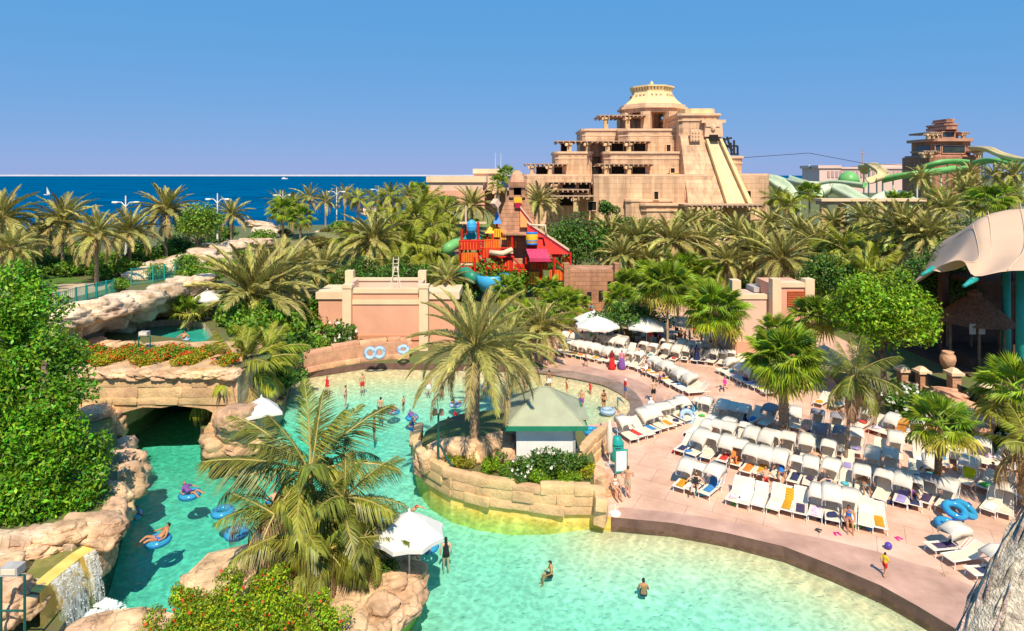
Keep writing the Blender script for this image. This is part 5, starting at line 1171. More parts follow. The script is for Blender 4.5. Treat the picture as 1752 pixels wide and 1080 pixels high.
def boulders(label, items, pool=None, name='rock_outcrop', cat='rocks', seed=0):
    "items: (px, py, z of centre, size, (sx,sy,sz))"
    pool = pool or BL_rock; r_ = random.Random(seed); P = [W(x, y, z) for x, y, z, *_ in items]
    c_ = sum(P, Vector())/len(P); root = empty(name, (c_.x, c_.y, 0), 0, label, cat)
    for p, it in zip(P, items):
        s = it[3]; sc = it[4] if len(it) > 4 else (1,1,1)
        put('boulder', r_.choice(pool), root, p-root.location, (r_.uniform(-.15,.15), r_.uniform(-.15,.15), r_.uniform(0,6.28) if len(it) < 6 else it[5]), (s*sc[0]*r_.uniform(.9,1.1), s*sc[1], s*sc[2]*r_.uniform(.85,1.1)))
    return root
def stone_wall(label, path, z0, courses, thick=.45, bl=(.6,1.3), pool=None, seed=0, name='stone_wall', cat='wall', setback=0., top_var=.0, core=None):
    pool = pool or BK_stone; r_ = random.Random(seed); root = empty(name, path[0], 0, label, cat); root.location.z = 0
    o = Vector((path[0].x, path[0].y, 0)); P = [Vector((p.x, p.y, 0)) for p in path]
    seg = [(b-a).length for a, b in zip(P, P[1:])]; tot = sum(seg)
    def at(s):
        for (a, b), l in zip(zip(P, P[1:]), seg):
            if s <= l: return a.lerp(b, s/l), (b-a).normalized()
            s -= l
        return P[-1].copy(), (P[-1]-P[-2]).normalized()
    z = z0
    for ci, h in enumerate(courses):
        s = -r_.uniform(0, .5)
        while s < tot:
            l = r_.uniform(*bl); p, d = at(max(0, min(tot, s+l/2))); nrm = Vector((d.y, -d.x, 0))
            hh = h*(1+r_.uniform(-top_var, top_var)) if ci == len(courses)-1 else h
            put('stone', r_.choice(pool), root, p-o+Vector((0,0,z+hh/2))-nrm*setback*ci+nrm*r_.uniform(-.05,.06), (0,0,math.atan2(d.y,d.x)), (l*1.03, thick*r_.uniform(.9,1.1), hh*1.06)); s += l
        z += h
    if core:
        k_ = MB()
        for a, b in zip(P, P[1:]):
            d = (b-a).normalized(); nrm = Vector((d.y,-d.x,0))*thick*.3; a_, b_ = a-o, b-o
            k_.add([a_+nrm+Vector((0,0,z0)), b_+nrm+Vector((0,0,z0)), b_-nrm+Vector((0,0,z0)), a_-nrm+Vector((0,0,z0)), a_+nrm+Vector((0,0,z-.12)), b_+nrm+Vector((0,0,z-.12)), b_-nrm+Vector((0,0,z-.12)), a_-nrm+Vector((0,0,z-.12))], [(0,1,5,4),(4,5,6,7),(2,3,7,6)])
        k_.build('core', core, root)
    return root
# --- planter wall
path = [W(x, y, WL) for x, y in [(1013,893),(941,892),(869,882),(820,875),(772,862),(736,840),(716,815),(711,795),(718,776)]][::-1]
stone_wall('curved sandstone planter wall above an ochre base beside the kiosk', path, .02, (.46,.5,.36), .5, (.7,1.7), seed=4, name='planter_wall', core=M_rock, top_var=.3)
boulders('rounded rock at the left tip of the planter', [(733,790,1.2,.62,(.8,.8,1.3)),(724,800,.7,.55),(748,770,1.0,.6)], name='tip_rock', cat='rock', seed=2)
boulders('large rocks behind the big planter palm', [(790,775,1.3,1.1,(1.2,.8,.9)),(765,775,1.1,.8),(825,770,1.4,1.0,(1.2,.8,1.1)),(855,766,1.5,1.0),(842,772,1.0,.9)], seed=3)
boulders('square rock ending the planter wall at the deck', [(1028,880,.25,.75,(.75,.8,1.2)),(1028,862,.9,.65,(.9,.9,1.0)),(1024,845,1.05,.6),(1030,828,.9,.5)], BK_stone, name='corner_rock', cat='rock', seed=5)
stone_wall('stepped stone wall right of the kiosk', [W(988,790,.9), W(1012,782,.3), W(1030,772,0)], .0, (.5,.45,.4), .5, (.5,1.0), seed=6, setback=.05)
boulders('stone seat rocks behind the bathing man at the planter end', [(1035,825,.3,.55),(1045,842,.1,.45),(1018,815,.6,.6)], BL_pink, name='seat_rock', cat='rocks', seed=7)
# --- low stone wall behind the upper pool
path = [W(*q) for q in [(503,642),(540,633),(581,625),(625,618),(660,614),(698,612)]]
stone_wall('long low terraced stone wall behind the upper pool', path, .0, (.45,.4,.4,.35), .7, (.7,1.5), BK_pink, 8, setback=.32, top_var=.3, core=M_pinkrock)
stone_wall('pale stepped stone bank left of the low pool wall', [W(500,640)+Vector((0,.9,0)), W(470,628)+Vector((0,2,0)), W(455,612)+Vector((0,3,0))], .3, (.6,.6,.5), .8, (.8,1.5), BK_pink, 9, setback=.4)
# --- bridge
YBR = 40.3
arch = [(186,760),(190,716),(205,708),(222,703),(245,697),(275,698),(300,694),(330,697),(352,700),(364,706),(360,722),(350,733),(345,760)]
outl = [(345,775),(408,790),(412,742),(402,690),(396,655),(386,640),(365,631),(335,629),(310,635),(270,634),(225,637),(190,633),(150,637),(126,640),(126,775),(186,775)]
poly = outl[::1]+arch
bd = MB(); pts = [D(x, y, YBR) for x, y in poly]; n = len(pts)
tr = tessellate_polygon([[Vector((p.x, p.z, 0)) for p in pts]])
bd.add([p for p in pts]+[p+Vector((0,7.2,0)) for p in pts], [tuple(t) for t in tr]+[(i, (i+1) % n, n+(i+1) % n, n+i) for i in range(n)])
bm = bmesh.new(); me = bd.mesh('bridge_mesh', M_block); bm.from_mesh(me); bmesh.ops.recalc_face_normals(bm, faces=bm.faces); bm.to_mesh(me); bm.free()
bridge = empty('stone_bridge', (SX(265,YBR), YBR, 0), 0, 'sandstone block bridge with a dark low arch over the river', 'bridge')
b0 = put('arch_body', me, bridge, -bridge.location)
def inpoly(x, y, pg):
    c_ = False
    for (x1, y1), (x2, y2) in zip(pg, pg[1:]+pg[:1]):
        if (y1 > y) != (y2 > y) and x < (x2-x1)*(y-y1)/(y2-y1)+x1: c_ = not c_
    return c_
r_ = random.Random(11)
yy = 637
for ch in (11,14,18,12,20,12,16,18,16):
    x = 126+r_.uniform(-12,0)
    while x < 408:
        wd = r_.uniform(22,64); cx_, cy_ = x+wd/2, yy+ch/2
        corners = [(x+3,cy_+ch*.4),(x+wd-3,cy_+ch*.4),(x+3,cy_-ch*.4),(x+wd-3,cy_-ch*.4),(cx_,cy_)]
        if all(inpoly(a, b, outl+arch) for a, b in corners[:4]):
            p = D(cx_, cy_, YBR); s = YBR/F
            put('stone', r_.choice(BK_stone), bridge, p-bridge.location+Vector((0,.19-r_.uniform(0,.07),0)), (0,0,r_.uniform(-.02,.02)), (wd*s*1.0, .5, ch*s*1.01))
        x += wd
    yy += ch
for i in range(13):
    x = 128+i*22+r_.uniform(-3,3); p = D(x, 640-4*abs(math.sin(i*1.3)), YBR+.5); put('stone', r_.choice(BL_rock), bridge, p-bridge.location, (0,0,r_.uniform(-.3,.3)), (.85,.9,.42))
boulders('ochre based rock abutment right of the bridge arch', [(385,760,-.2,1.5,(1.0,1.0,.7)),(400,735,.9,1.2,(.9,.9,1.1)),(372,752,-.2,1.0,(1,1,.8)),(410,715,1.9,1.2),(420,752,.1,1.4,(1,1,.8)),(395,765,-.45,1.2,(1.4,1,.4))], BL_rock, name='abutment_rock', cat='rocks', seed=12)
for nm, xa, xb in (('bridge_abutment', -60, SX(186,YBR)), ('bridge_abutment', SX(366,YBR), SX(404,YBR))):
    T(MB().box(((xa+xb)/2, 44.2, 1.8), (xb-xa, 7.4, 4.2)).build(nm, M_rock), kind='structure')
boulders('rocks at the left foot of the bridge', [(190,735,.3,1.1,(.7,.9,1.2)),(178,720,1.0,1.0),(165,715,1.6,1.0),(196,752,-.3,.7,(.7,.7,1.2))], seed=13)
# --- river rim on the left, rock shelf below the great tree
boulders('long pinkish rock rim along the left side of the river', [(210,775,.9,1.0,(.75,1.0,1.1)),(212,800,.8,1.1,(.7,1.2,1.2)),(206,830,.8,1.1,(.7,1.2,1.2)),(200,862,.9,1.0,(.7,1.1,1.2)),(192,890,1.1,.9,(.7,1.0,1.3)),(186,905,1.3,.75,(.7,.9,1.3)),(178,925,.9,.8,(.6,1,1.3)),(172,950,.6,.8,(.6,1,1.3))], seed=14)
items = []
r_ = random.Random(21)
for i in range(10):
    t = i/9; items.append((5+t*175, 925-28*t+r_.uniform(-3,3), 1.9, .78, (1.25,.8,.62), r_.uniform(-.2,.2)))
    items.append((2+t*165, 950-28*t+r_.uniform(-3,3), 1.45, .72, (1.3,.8,.6), r_.uniform(-.2,.2)))
boulders('row of layered sandstone slabs below the great tree', items, BK_rock+BL_rock, seed=15)
# --- waterfall basin
lip = [W(52,1012,1.45), W(75,990,1.45), W(100,970,1.45), W(125,950,1.45), W(152,934,1.45)]
bs = [W(-40,1010,1.4), W(52,1012,1.4)]+[Vector((p.x,p.y,1.4)) for p in lip[1:]]+[W(120,935,1.4), W(40,945,1.4), W(-40,955,1.4)]
M_basin = mat('basin_water', (.20,.19,.055), rough=.08, var=.2, scale=1.2, bump=.3, bscale=4, spec=.5)
sheet('fall_basin', bs, 1.42, M_basin)
lw = MB()
for a, b in zip(lip, lip[1:]):
    d = (b-a).normalized(); nn = Vector((d.y,-d.x,0))
    lw.add([a+nn*.32+Vector((0,0,-.08)), b+nn*.32+Vector((0,0,-.08)), b-nn*.12+Vector((0,0,.04)), a-nn*.12+Vector((0,0,.04)), a+nn*.40-Vector((0,0,3.2)), b+nn*.40-Vector((0,0,3.2))], [(0,1,2,3),(4,5,1,0)])
T(lw.build('weir_wall', M_yellow), 'ochre weir wall that the water falls over into the river', 'weir')
M_fallw = bpy.data.materials.new('falling_water'); M_fallw.use_nodes = True; t = M_fallw.node_tree; L = t.links.new; b = t.nodes['Principled BSDF']
b.inputs['Base Color'].default_value = (.85,.88,.86,1); b.inputs['Roughness'].default_value = .25
tc = _n(t,'ShaderNodeTexCoord'); mp = _n(t,'ShaderNodeMapping'); mp.inputs['Scale'].default_value = (9,9,1.1); nz = _n(t,'ShaderNodeTexNoise'); nz.inputs['Scale'].default_value = 1.3; nz.inputs['Detail'].default_value = 6
L(tc.outputs['Object'], mp.inputs[0]); L(mp.outputs[0], nz.inputs['Vector']); mr = _n(t,'ShaderNodeMapRange'); mr.inputs[1].default_value = .42; mr.inputs[2].default_value = .72; mr.inputs[4].default_value = .8; L(nz.outputs[0], mr.inputs[0]); L(mr.outputs[0], b.inputs['Alpha'])
M_foam = mat('foam', (.82,.86,.84), rough=.5, var=.06, trans=.2)
def fall(label, a, b, hgt, seed, reach=.55, kname='waterfall'):
    root = empty(kname, (a+b)/2, 0, label, 'waterfall'); root.location.z = WL; c_ = root.location; r_ = random.Random(seed); d = (b-a); nn = Vector((d.y,-d.x,0)).normalized()
    for layer in range(3):
        mb = MB(); nx_, nz_ = 14, 10
        for j in range(nz_+1):
            for i in range(nx_+1):
                v_ = j/nz_; p = a+d*(i/nx_)-c_; off = .42+layer*.05+reach*v_**.7*(.8+.15*layer)+.06*noise.noise(Vector((i*.7,j*.5,layer*5+seed)))
                p = p+nn*off; p.z = hgt*(1-v_**1.5)+.02; mb.v.append(tuple(p))
        for j in range(nz_):
            for i in range(nx_): k = j*(nx_+1)+i; mb.f.append((k,k+1,k+nx_+2,k+nx_+1)); mb.m.append(0)
        mb.build('falling_sheet', M_fallw, root, True)
    fm = MB()
    for i in range(420):
        p = a+d*r_.random()-c_+nn*(.55+reach+abs(r_.gauss(0,.45))); s = r_.uniform(.01,.045); fm.ball((p.x,p.y,r_.uniform(-.01,.05)), s, n=5, k=4, sc=(2.2,2.2,.4))
    for i in range(150):
        v_ = r_.random(); p = a+d*r_.random()-c_+nn*(.5+reach*v_**.7+r_.uniform(-.05,.12)); s = r_.uniform(.008,.03); fm.ball((p.x,p.y,hgt*(1-v_**1.5)), s, n=4, k=4)
    f_ = fm.build('spray', M_foam, root); f_['kind'] = 'stuff'; return root
fall('right strand of the waterfall below the rock slabs at bottom left', lip[3].lerp(lip[4],.1), lip[4].lerp(lip[3],.2), 1.45-WL, 1)
fall('broad left strand of the waterfall at the bottom left corner', lip[0].lerp(lip[1],.6), lip[2].lerp(lip[3],.4), 1.45-WL, 2)
fall('thin waterfall spilling off the rock rim onto a swimmer', W(208,850,1.2), W(198,880,1.2), 1.2-WL, 3, .9)
boulders('rocks in front of the basin at the bottom left corner', [(20,1010,1.5,.8,(1,.8,.7)),(45,1030,.9,.75),(10,1040,1.0,.8),(55,1015,1.1,.5),(12,975,1.7,.6)], seed=16)
boulders('pale stones on the near bank at the bottom edge', [(170,1078,-.1,.7,(1.2,.8,.6)),(210,1072,.0,.7,(1.2,.8,.6)),(245,1070,.0,.6,(1.2,.8,.6)),(140,1086,-.1,.6)], seed=17)
boulders('rounded rock rim on the right side of the palm islet', [(690,960,.3,.7,(.8,1,.8)),(703,985,.3,.75,(.8,1,.8)),(702,1012,.3,.75,(.8,1,.8)),(690,1038,.25,.7,(.9,1,.8)),(668,1062,.2,.7,(1,.9,.8)),(676,945,.3,.6),(640,1085,.1,.7),(655,1040,.55,.6),(672,1005,.6,.6)], seed=18)
boulders('ochre rocks on the left shore of the palm islet', [(345,995,.1,.75,(1.2,.8,.7)),(375,985,.2,.7),(330,1015,-.05,.6),(410,975,.2,.7),(440,965,.2,.6)], seed=19)
# --- rocks above the upper river
items = []; r_ = random.Random(31)
for i in range(15):
    t = i/14; px = 95+t*235; 
    items.append((px, 590-70*t**.9+r_.uniform(-4,4)-8, 4.4, 1.55*r_.uniform(.8,1.1), (1.15,1,1.15)))
    items.append((px+8, 575-66*t**.9+r_.uniform(-4,4)-14, 5.8, 1.45*r_.uniform(.8,1.1), (1.15,1,1.0)))
    items.append((px+14, 560-62*t+r_.uniform(-3,3)-14, 6.8, 1.25*r_.uniform(.8,1.1), (1.25,1,.85)))
boulders('pale craggy rock face above the upper river on the left', items, BL_pale, seed=32, name='craggy_rocks')
items = []
for i in range(12): items.append((100+i*18+r_.uniform(-3,3), 602-4*math.sin(i*.5)+r_.uniform(-2,2)-6, 4.2, .95, (1.3,.8,.55)))
boulders('flat sandstone kerb of boulders between the upper river and the hedge', items, BL_rock, seed=33)
boulders('pale rocks running up behind the green fence', [(250,470,4.4,2.0,(1.4,1,.6)),(280,455,4.8,2.0,(1.4,1,.7)),(310,450,5.2,2.0,(1.4,1,.7)),(345,440,5.6,2.2,(1.4,1,.7)),(375,430,5.8,2.2,(1.4,1,.7)),(405,422,6,2.2,(1.4,1,.7)),(440,415,6,2.0,(1.4,1,.6)),(330,462,4.4,1.6),(385,448,5,1.6)], BL_pale, seed=34)
boulders('pale rocks showing on the mound below the small palms', [(600,402,5,2.2,(1.8,1,.5)),(640,398,5.5,2.2,(1.8,1,.5)),(455,395,4,2.2,(1.8,1,.5)),(560,398,5,2.0,(1.6,1,.5)),(445,385,5,2.5,(1.6,1,.5)),(640,362,7.5,2.5,(1.6,1,.5)),(450,440,2,2.5,(1.4,1,.6))], BL_pale, seed=35)
# --- brick wall with pillars on the right
M_brickw = mat_block('garden_brick', (.56,.29,.17), (.42,.22,.14), .6, .25, .12, .6, .015, big=.8)
gw = empty('garden_wall', W(1545,690), 0, 'terracotta garden wall with capped pillars and glass panels on the right', 'wall'); c0 = gw.location
wp = [W(x, y) for x, y in [(1545,672),(1577,680),(1632,702),(1690,728),(1760,755)]]
for i, p in enumerate(wp):
    q = p-c0; h = (1.7,1.9,2.6,2.5,2.5)[i]; o = MB().box(q+Vector((0,0,h/2)), (.62,.62,h)).build('pillar', M_brickw, gw)
    k_ = MB(); k_.box(q+Vector((0,0,h+.1)), (.95,.95,.2)); k_.box(q+Vector((0,0,h+.33)), (.8,.8,.26), taper=.35); k_.build('pillar_cap', M_cream, o)
for a, b in zip(wp, wp[1:]):
    a, b = a-c0, b-c0; d = b-a; mid = (a+b)/2; rz = math.atan2(d.y,d.x); l = d.length-.62
    MB().box(mid+Vector((0,0,.45)), (l,.35,.9), rz=rz).build('low_wall', M_brickw, gw); MB().box(mid+Vector((0,0,.95)), (l,.45,.1), rz=rz).build('coping', M_cream, gw)
    o = MB().box(mid+Vector((0,0,1.5)), (l-.1,.03,.9), rz=rz).build('glass_panel', M_glass, gw); fr_ = MB(); fr_.box(mid+Vector((0,0,1.97)), (l,.06,.05), rz=rz); fr_.box(mid+Vector((0,0,1.03)), (l,.06,.05), rz=rz); fr_.build('panel_frame', M_tealD, o)
items = [(1610+i*9, 672+i*8, 1.0+.1*(i%3), .95, (1.2,.8,.6)) for i in range(9)]+[(1618+i*9, 668+i*8, 1.8-.08*i, .9, (1.3,.8,.45)) for i in range(8)]
boulders('red layered rocks behind the brick garden wall', items, BK_pink+BL_pink, seed=40)
MB_v = MB(); vz = W(1634,690); MB_v.lathe([(.25,0),(.45,.3),(.55,.7),(.5,1.0),(.35,1.2),(.42,1.3),(.3,1.32)], (0,0,0), 14); T(MB_v.build('stone_urn', M_pinkrock, None, True, vz+Vector((.1,.9,2.3))), 'round terracotta urn on the wall before the dark pavilion', 'urn')
# ================================================================== kiosk and deck furniture
kk = empty('kiosk', W(934,800,.95), 0, 'small white kiosk with grey green hipped roof on the planter', 'kiosk')
M_roof = mat('kiosk_roof', (.36,.37,.25), rough=.6, var=.1, scale=1.2, bump=.15); s = 33.4/F
hw, hd = 1.62, 1.5
MB().box((0,hd,1.25),(2*hw,2*hd,2.5)).build('wall', M_white, kk); MB().box((0,hd,.15),(2*hw+.06,2*hd+.06,.3)).build('plinth', M_grey, kk)
rf = MB(); e = .55; ze = 2.45; a = [(-hw-e,-e,ze),(hw+e,-e,ze),(hw+e,2*hd+e,ze),(-hw-e,2*hd+e,ze)]; rdg = [(-.25,hd,ze+1.45),(.25,hd,ze+1.45)]
rf.add(a+rdg, [(0,1,5,4),(2,3,4,5),(1,2,5),(3,0,4),(3,2,1,0)]); roof = rf.build('roof', M_roof, kk)
fa = MB(); fa.box((0,-e-.03,ze-.08),(2*(hw+e)+.14,.08,.24)); fa.box((0,2*hd+e+.03,ze-.08),(2*(hw+e)+.14,.08,.24)); fa.box((-hw-e-.03,hd,ze-.08),(.08,2*(hd+e),.24)); fa.box((hw+e+.03,hd,ze-.08),(.08,2*(hd+e),.24)); fa.build('fascia', mat('green_fascia',(.02,.20,.11),rough=.4,var=.1), roof)
for p, q in ((a[0],rdg[0]),(a[1],rdg[1]),(a[2],rdg[1]),(a[3],rdg[0]),(rdg[0],rdg[1])): MB().tube([p,q], .05, 5).build('ridge_cap', M_roof, roof)
MB().box((1.9,.9,2.62),(.9,1.6,.12)).build('side_awning', M_roof, kk)
MB().box((-hw-.01,hd,1.1),(.06,1.0,2.1)).build('door', M_grey, kk); MB().box((hw-.06,-.02,1.25),(.12,.06,2.3)).build('corner_post', M_grey, kk)
# floodlight mast on the planter and other lamps
def flood(loc, h, label, heads=2, frame=False):
    r = empty('floodlight', loc, 0, label, 'floodlight')
    if frame:
        for x in (-.42,.42): MB().tube([(x,0,0),(x,0,h)], .045, 6).build('post', M_tealD, r)
        for z in (h,h*.45): MB().tube([(-.42,0,z),(.42,0,z)], .035, 6).build('rail', M_tealD, r)
        o = MB().box((0,0,h+.22),(.62,.4,.3)).build('lamp_box', M_grey, r); MB().box((0,-.21,h+.24),(.5,.03,.2)).build('lens', M_sling, o)
    else:
        MB().tube([(0,0,0),(0,0,h)], [.07,.05], 8).build('post', M_tealD, r); MB().tube([(.9,-.3,0),(.05,0,h*.45)], .06, 6).build('brace', M_tealD, r)
        for s_ in (-1,1): o = MB().box((s_*.17,-.05,h+.12),(.26,.2,.32), rz=-s_*.5, taper=.7).build('lamp_head', M_beam, r)
    return r
flood(W(750,802,.95), 3.0, 'dark green floodlight mast with two heads on the planter tip')
flood(W(22,1095,.5), 2.3, 'floodlight box on a green tube frame at the bottom left corner', frame=True)
flood(W(247,612,PL), 1.5, 'small floodlight box on a tube frame in the flower hedge', frame=True)
# bin, signboard, boxes
bn = empty('litter_bin', W(1056,788), 0, 'teal rounded litter bin on the deck near the closed parasol', 'bin')
MB().lathe([(.36,0),(.40,.1),(.42,.5),(.38,.95),(.36,1.0)], (0,0,0), 16).build('body', M_teal, bn, True); MB().lathe([(.40,1.0),(.40,1.08),(.25,1.28),(.22,1.42),(.05,1.46)], (0,0,0), 16).build('lid', M_teal, bn, True)
MB().box((0,-.39,.82),(.3,.1,.14)).build('slot', M_dark, bn)
sg = empty('sign_board', W(1063,812), .15, 'white standing signboard with teal frame beside the litter bin', 'sign')
MB().box((0,0,.78),(.62,.05,1.15)).build('panel', M_white, sg); fr_ = MB()
for x in (-.34,.34): fr_.box((x,0,.7),(.07,.08,1.4))
for z in (.18,1.38): fr_.box((0,0,z),(.75,.075,.07))
fr_.build('frame', M_teal, sg)
wb = empty('wooden_bin_box', W(1562,748), -.5, 'orange brown wooden box with flat lid at the edge of the flower bed', 'box')
M_ow = mat('orange_wood', (.50,.20,.045), rough=.5, var=.2, scale=3)
MB().box((0,0,.45),(2.2,.8,.9)).build('body', M_ow, wb); MB().box((0,0,.95),(2.4,.95,.1)).build('lid', mat('orange_lid',(.62,.27,.06),rough=.5,var=.15), wb); MB().box((-.3,-.42,.55),(.25,.04,.3)).build('notice', M_white, wb)
# ---------------------------------------------------------------- parasols
def parasol(loc, r, h, label, n=8, sq=False, tilt=0., group=None, name='parasol', rise=.28, m=None):
    root = empty(name, loc, rnd.uniform(0,.4) if not sq else .5, label, 'parasol', group)
    MB().tube([(0,0,0),(0,0,h)], .04, 6).build('pole', M_sling, root); MB().lathe([(.3,0),(.3,.06),(.08,.12)], (0,0,0), 12).build('base', M_grey, root)
    nn = 4 if sq else n; mb = MB(); k = r*rise*2; ring = []
    pts = [(r*math.cos(2*math.pi*(i+.5)/nn), r*math.sin(2*math.pi*(i+.5)/nn)) for i in range(nn)]
    V = [(0,0,h+.02)]
    for f_, zz in ((.5,-k*.42),(1.0,-k)):
        for i in range(nn):
            p, q = pts[i], pts[(i+1) % nn]; V.append((p[0]*f_,p[1]*f_,h+zz)); V.append(((p[0]+q[0])/2*f_*.97,(p[1]+q[1])/2*f_*.97,h+zz+.04*f_*r*.4))
    m2 = 2*nn; V += [(V[1+m2+i][0],V[1+m2+i][1],V[1+m2+i][2]-.16) for i in range(m2)]
    fs = [(0,1+i,1+(i+1) % m2) for i in range(m2)]+[(1+i,1+m2+i,1+m2+(i+1) % m2,1+(i+1) % m2) for i in range(m2)]+[(1+m2+i,1+2*m2+i,1+2*m2+(i+1) % m2,1+m2+(i+1) % m2) for i in range(m2)]
    o = mb.add(V, fs).build('canopy', m or M_canvas, root); md = o.modifiers.new('thick','SOLIDIFY'); md.thickness = .015
    ribs = MB()
    for p in pts: ribs.tube([(0,0,h-.06),(p[0]*.98,p[1]*.98,h-k-.04)], .015, 4)
    ribs.build('rib', M_sling, root); MB().lathe([(.06,0),(.05,.1),(.01,.16)], (0,0,h), 8).build('finial', M_white, root)
    root.rotation_euler.x = tilt; return root
q = W(700,990,.5); parasol(q, 1.5, 2.65, 'white parasol over the lifeguard seat on the palm islet', 8, tilt=-.06)
q = W(448,745,.6); parasol(q, 1.55, 2.35, 'square white parasol on the bank right of the bridge', sq=True, tilt=-.1)
q = W(355,545,PL); parasol(q, 1.35, 2.6, 'small white parasol beside the upper river')
for i, (x, yt, yb, r) in enumerate([(1016,532,582,2.0),(1022,541,598,2.1),(1075,534,580,2.05),(1106,541,592,2.2)]):
    b_ = W(x, yb); parasol(b_, r*1.05, H-(yt-300)*b_.y/F, 'white round cafe parasol on the plaza, %s from the left' % ORD[i], 8, group='white cafe parasols', rise=.2)
b_ = W(1410,650); parasol(b_, 1.9, 2.9, 'cream parasol partly hidden behind the stout fan palm', 8)
cp = empty('closed_parasol', W(1043,796), 0, 'tall closed cream parasol beside the litter bin', 'parasol')
MB().tube([(0,0,0),(0,0,2.6)], .035, 6).build('pole', M_frame, cp); MB().lathe([(.1,.7),(.2,.85),(.17,1.3),(.2,1.7),(.14,2.2),(.04,2.65)], (0,0,0), 9).build('folded_canopy', M_hood, cp, True); MB().lathe([(.28,0),(.28,.08),(.06,.12)],(0,0,0),10).build('base', M_grey, cp)
cp = empty('parasol_stand', W(1052,880), 0, 'empty white parasol stand foot on the deck at the planter wall corner', 'stand'); MB().lathe([(.3,0),(.3,.08),(.06,.2)],(0,0,0),8).build('base', M_white, cp); MB().tube([(0,0,.1),(0,0,.5)], .03, 6).build('socket', M_frame, cp)
# ---------------------------------------------------------------- sun loungers
def lounger_meshes():
    d = {}; Ls, wd = 1.95, .62; sh = 1.22                    # lounger lies along +X, foot at 0
    def slab(L_, w_, th, segs=5, sag=.03):
        mb = MB(); vs_ = []
        for i in range(segs+1):
            t = i/segs
            for s_ in (-1,1): vs_.append((L_*t, s_*w_/2, -sag*math.sin(math.pi*t)))
            for s_ in (-1,1): vs_.append((L_*t, s_*w_/2, -sag*math.sin(math.pi*t)-th))
        fs = []
        for i in range(segs):
            a, b = 4*i, 4*i+4; fs += [(a,b,b+1,a+1),(a+2,a+3,b+3,b+2),(a,a+2,b+2,b),(a+1,b+1,b+3,a+3)]
        fs += [(0,1,3,2),(4*segs,4*segs+2,4*segs+3,4*segs+1)]
        return mb.add(vs_, fs)
    s_ = slab(sh, wd-.06, .03); s_.v = [(x,y,z+.36) for x,y,z in s_.v]; d['seat'] = s_.mesh('lounger_seat', M_sling)
    for nm, ang in (('back_low', R(28)), ('back_mid', R(45)), ('back_high', R(62)), ('back_flat', R(4))):
        b_ = slab(.76, wd-.06, .03); c_, q_ = math.cos(ang), math.sin(ang); b_.v = [(sh+x*c_-z*q_, y, .36+x*q_+z*c_) for x,y,z in b_.v]
        f_ = MB()
        for y in (-wd/2, wd/2): f_.tube([(sh,y,.35),(sh+.78*c_,y,.35+.78*q_)], .022, 5)
        f_.tube([(sh+.78*c_,-wd/2,.35+.78*q_),(sh+.78*c_,wd/2,.35+.78*q_)], .022, 5)
        f_.tube([(sh+.5*c_,wd/2,.35+.5*q_),(sh+.62,wd/2,.3)], .015, 4); f_.tube([(sh+.5*c_,-wd/2,.35+.5*q_),(sh+.62,-wd/2,.3)], .015, 4)
        d[nm] = b_.mesh('lounger_back', M_sling); d[nm+'_frame'] = f_.mesh('back_frame', M_frame)
    f_ = MB()
    for y in (-wd/2, wd/2): f_.tube([(0,y,.34),(Ls-.05,y,.32)], .024, 6)
    for x in (0, sh, Ls-.05): f_.tube([(x,-wd/2,.335),(x,wd/2,.335)], .022, 6)
    d['frame'] = f_.mesh('lounger_frame', M_frame)
    d['leg'] = MB().tube([(0,0,.335),(.03,0,.15),(-.02,0,0)], .024, 6).mesh('lounger_leg', M_frame)
    for nm, m_ in (('hood', M_hood), ('hood_grey', M_hood_grey)):
        mb = MB(); K = 9; V = []
        for j, x in enumerate((sh-.40, sh+.12, sh+.66)):            # arched hood over the head end
            for i in range(K+1):
                a = math.pi*i/K; cx_ = math.cos(a); sz_ = math.sin(a)
                V.append((x, -math.copysign(min(1,abs(cx_)*1.25),cx_)*(wd/2+.07), .86+.30*min(1,sz_*1.3)-.16*(j == 0)+.05*(j == 1)-.02*(j == 2)))
        fs = [(j*(K+1)+i, j*(K+1)+i+1, (j+1)*(K+1)+i+1, (j+1)*(K+1)+i) for j in range(2) for i in range(K)]
        mb.add(V, fs); me = mb.mesh('lounger_hood', m_, True); bm = bmesh.new(); bm.from_mesh(me); bmesh.ops.solidify(bm, geom=bm.faces[:], thickness=.014); bm.to_mesh(me); bm.free(); d[nm] = me
    hf = MB()
    for y in (-wd/2-.06, wd/2+.06):
        hf.tube([(sh+.1,y,.33),(sh-.39,y,.70)], .014, 4); hf.tube([(sh+.1,y,.33),(sh+.64,y,.84)], .014, 4)
    for x in (sh-.39, sh+.64):
        hf.tube([(x,-math.copysign(min(1,abs(math.cos(math.pi*i/8))*1.25),math.cos(math.pi*i/8))*(wd/2+.075),.845-(.16 if x < sh else .02)+.3*min(1,math.sin(math.pi*i/8)*1.3)) for i in range(9)], .014, 4)
    d['hood_frame'] = hf.mesh('hood_frame', M_frame); return d
LM = lounger_meshes()
NL = [0]
def lounger(loc, rz, label, back='back_mid', hood=None, group=None):
    NL[0] += 1; root = empty('sun_lounger', loc, rz, label, 'sun lounger', group)
    put('seat', LM['seat'], root); put('backrest', LM[back], root); put('back_frame', LM[back+'_frame'], root); put('frame', LM['frame'], root)
    for x, y in ((.08,-.3),(.08,.3),(1.55,-.3),(1.55,.3)): put('leg', LM['leg'], root, (x,y,0))
    if hood:
        r_ = random.Random(NL[0]); a_ = r_.uniform(-.3,.22); s_ = r_.uniform(1.0,1.16); M_ = Matrix.Translation((1.32,0,.33)) @ Matrix.Rotation(a_,4,'Y') @ Matrix.Diagonal((s_,s_,s_,1)) @ Matrix.Translation((-1.32,0,-.33))
        for k_, n_ in ((hood,'hood'),('hood_frame','hood_frame')): put(n_, LM[k_], root).matrix_local = M_
    return root
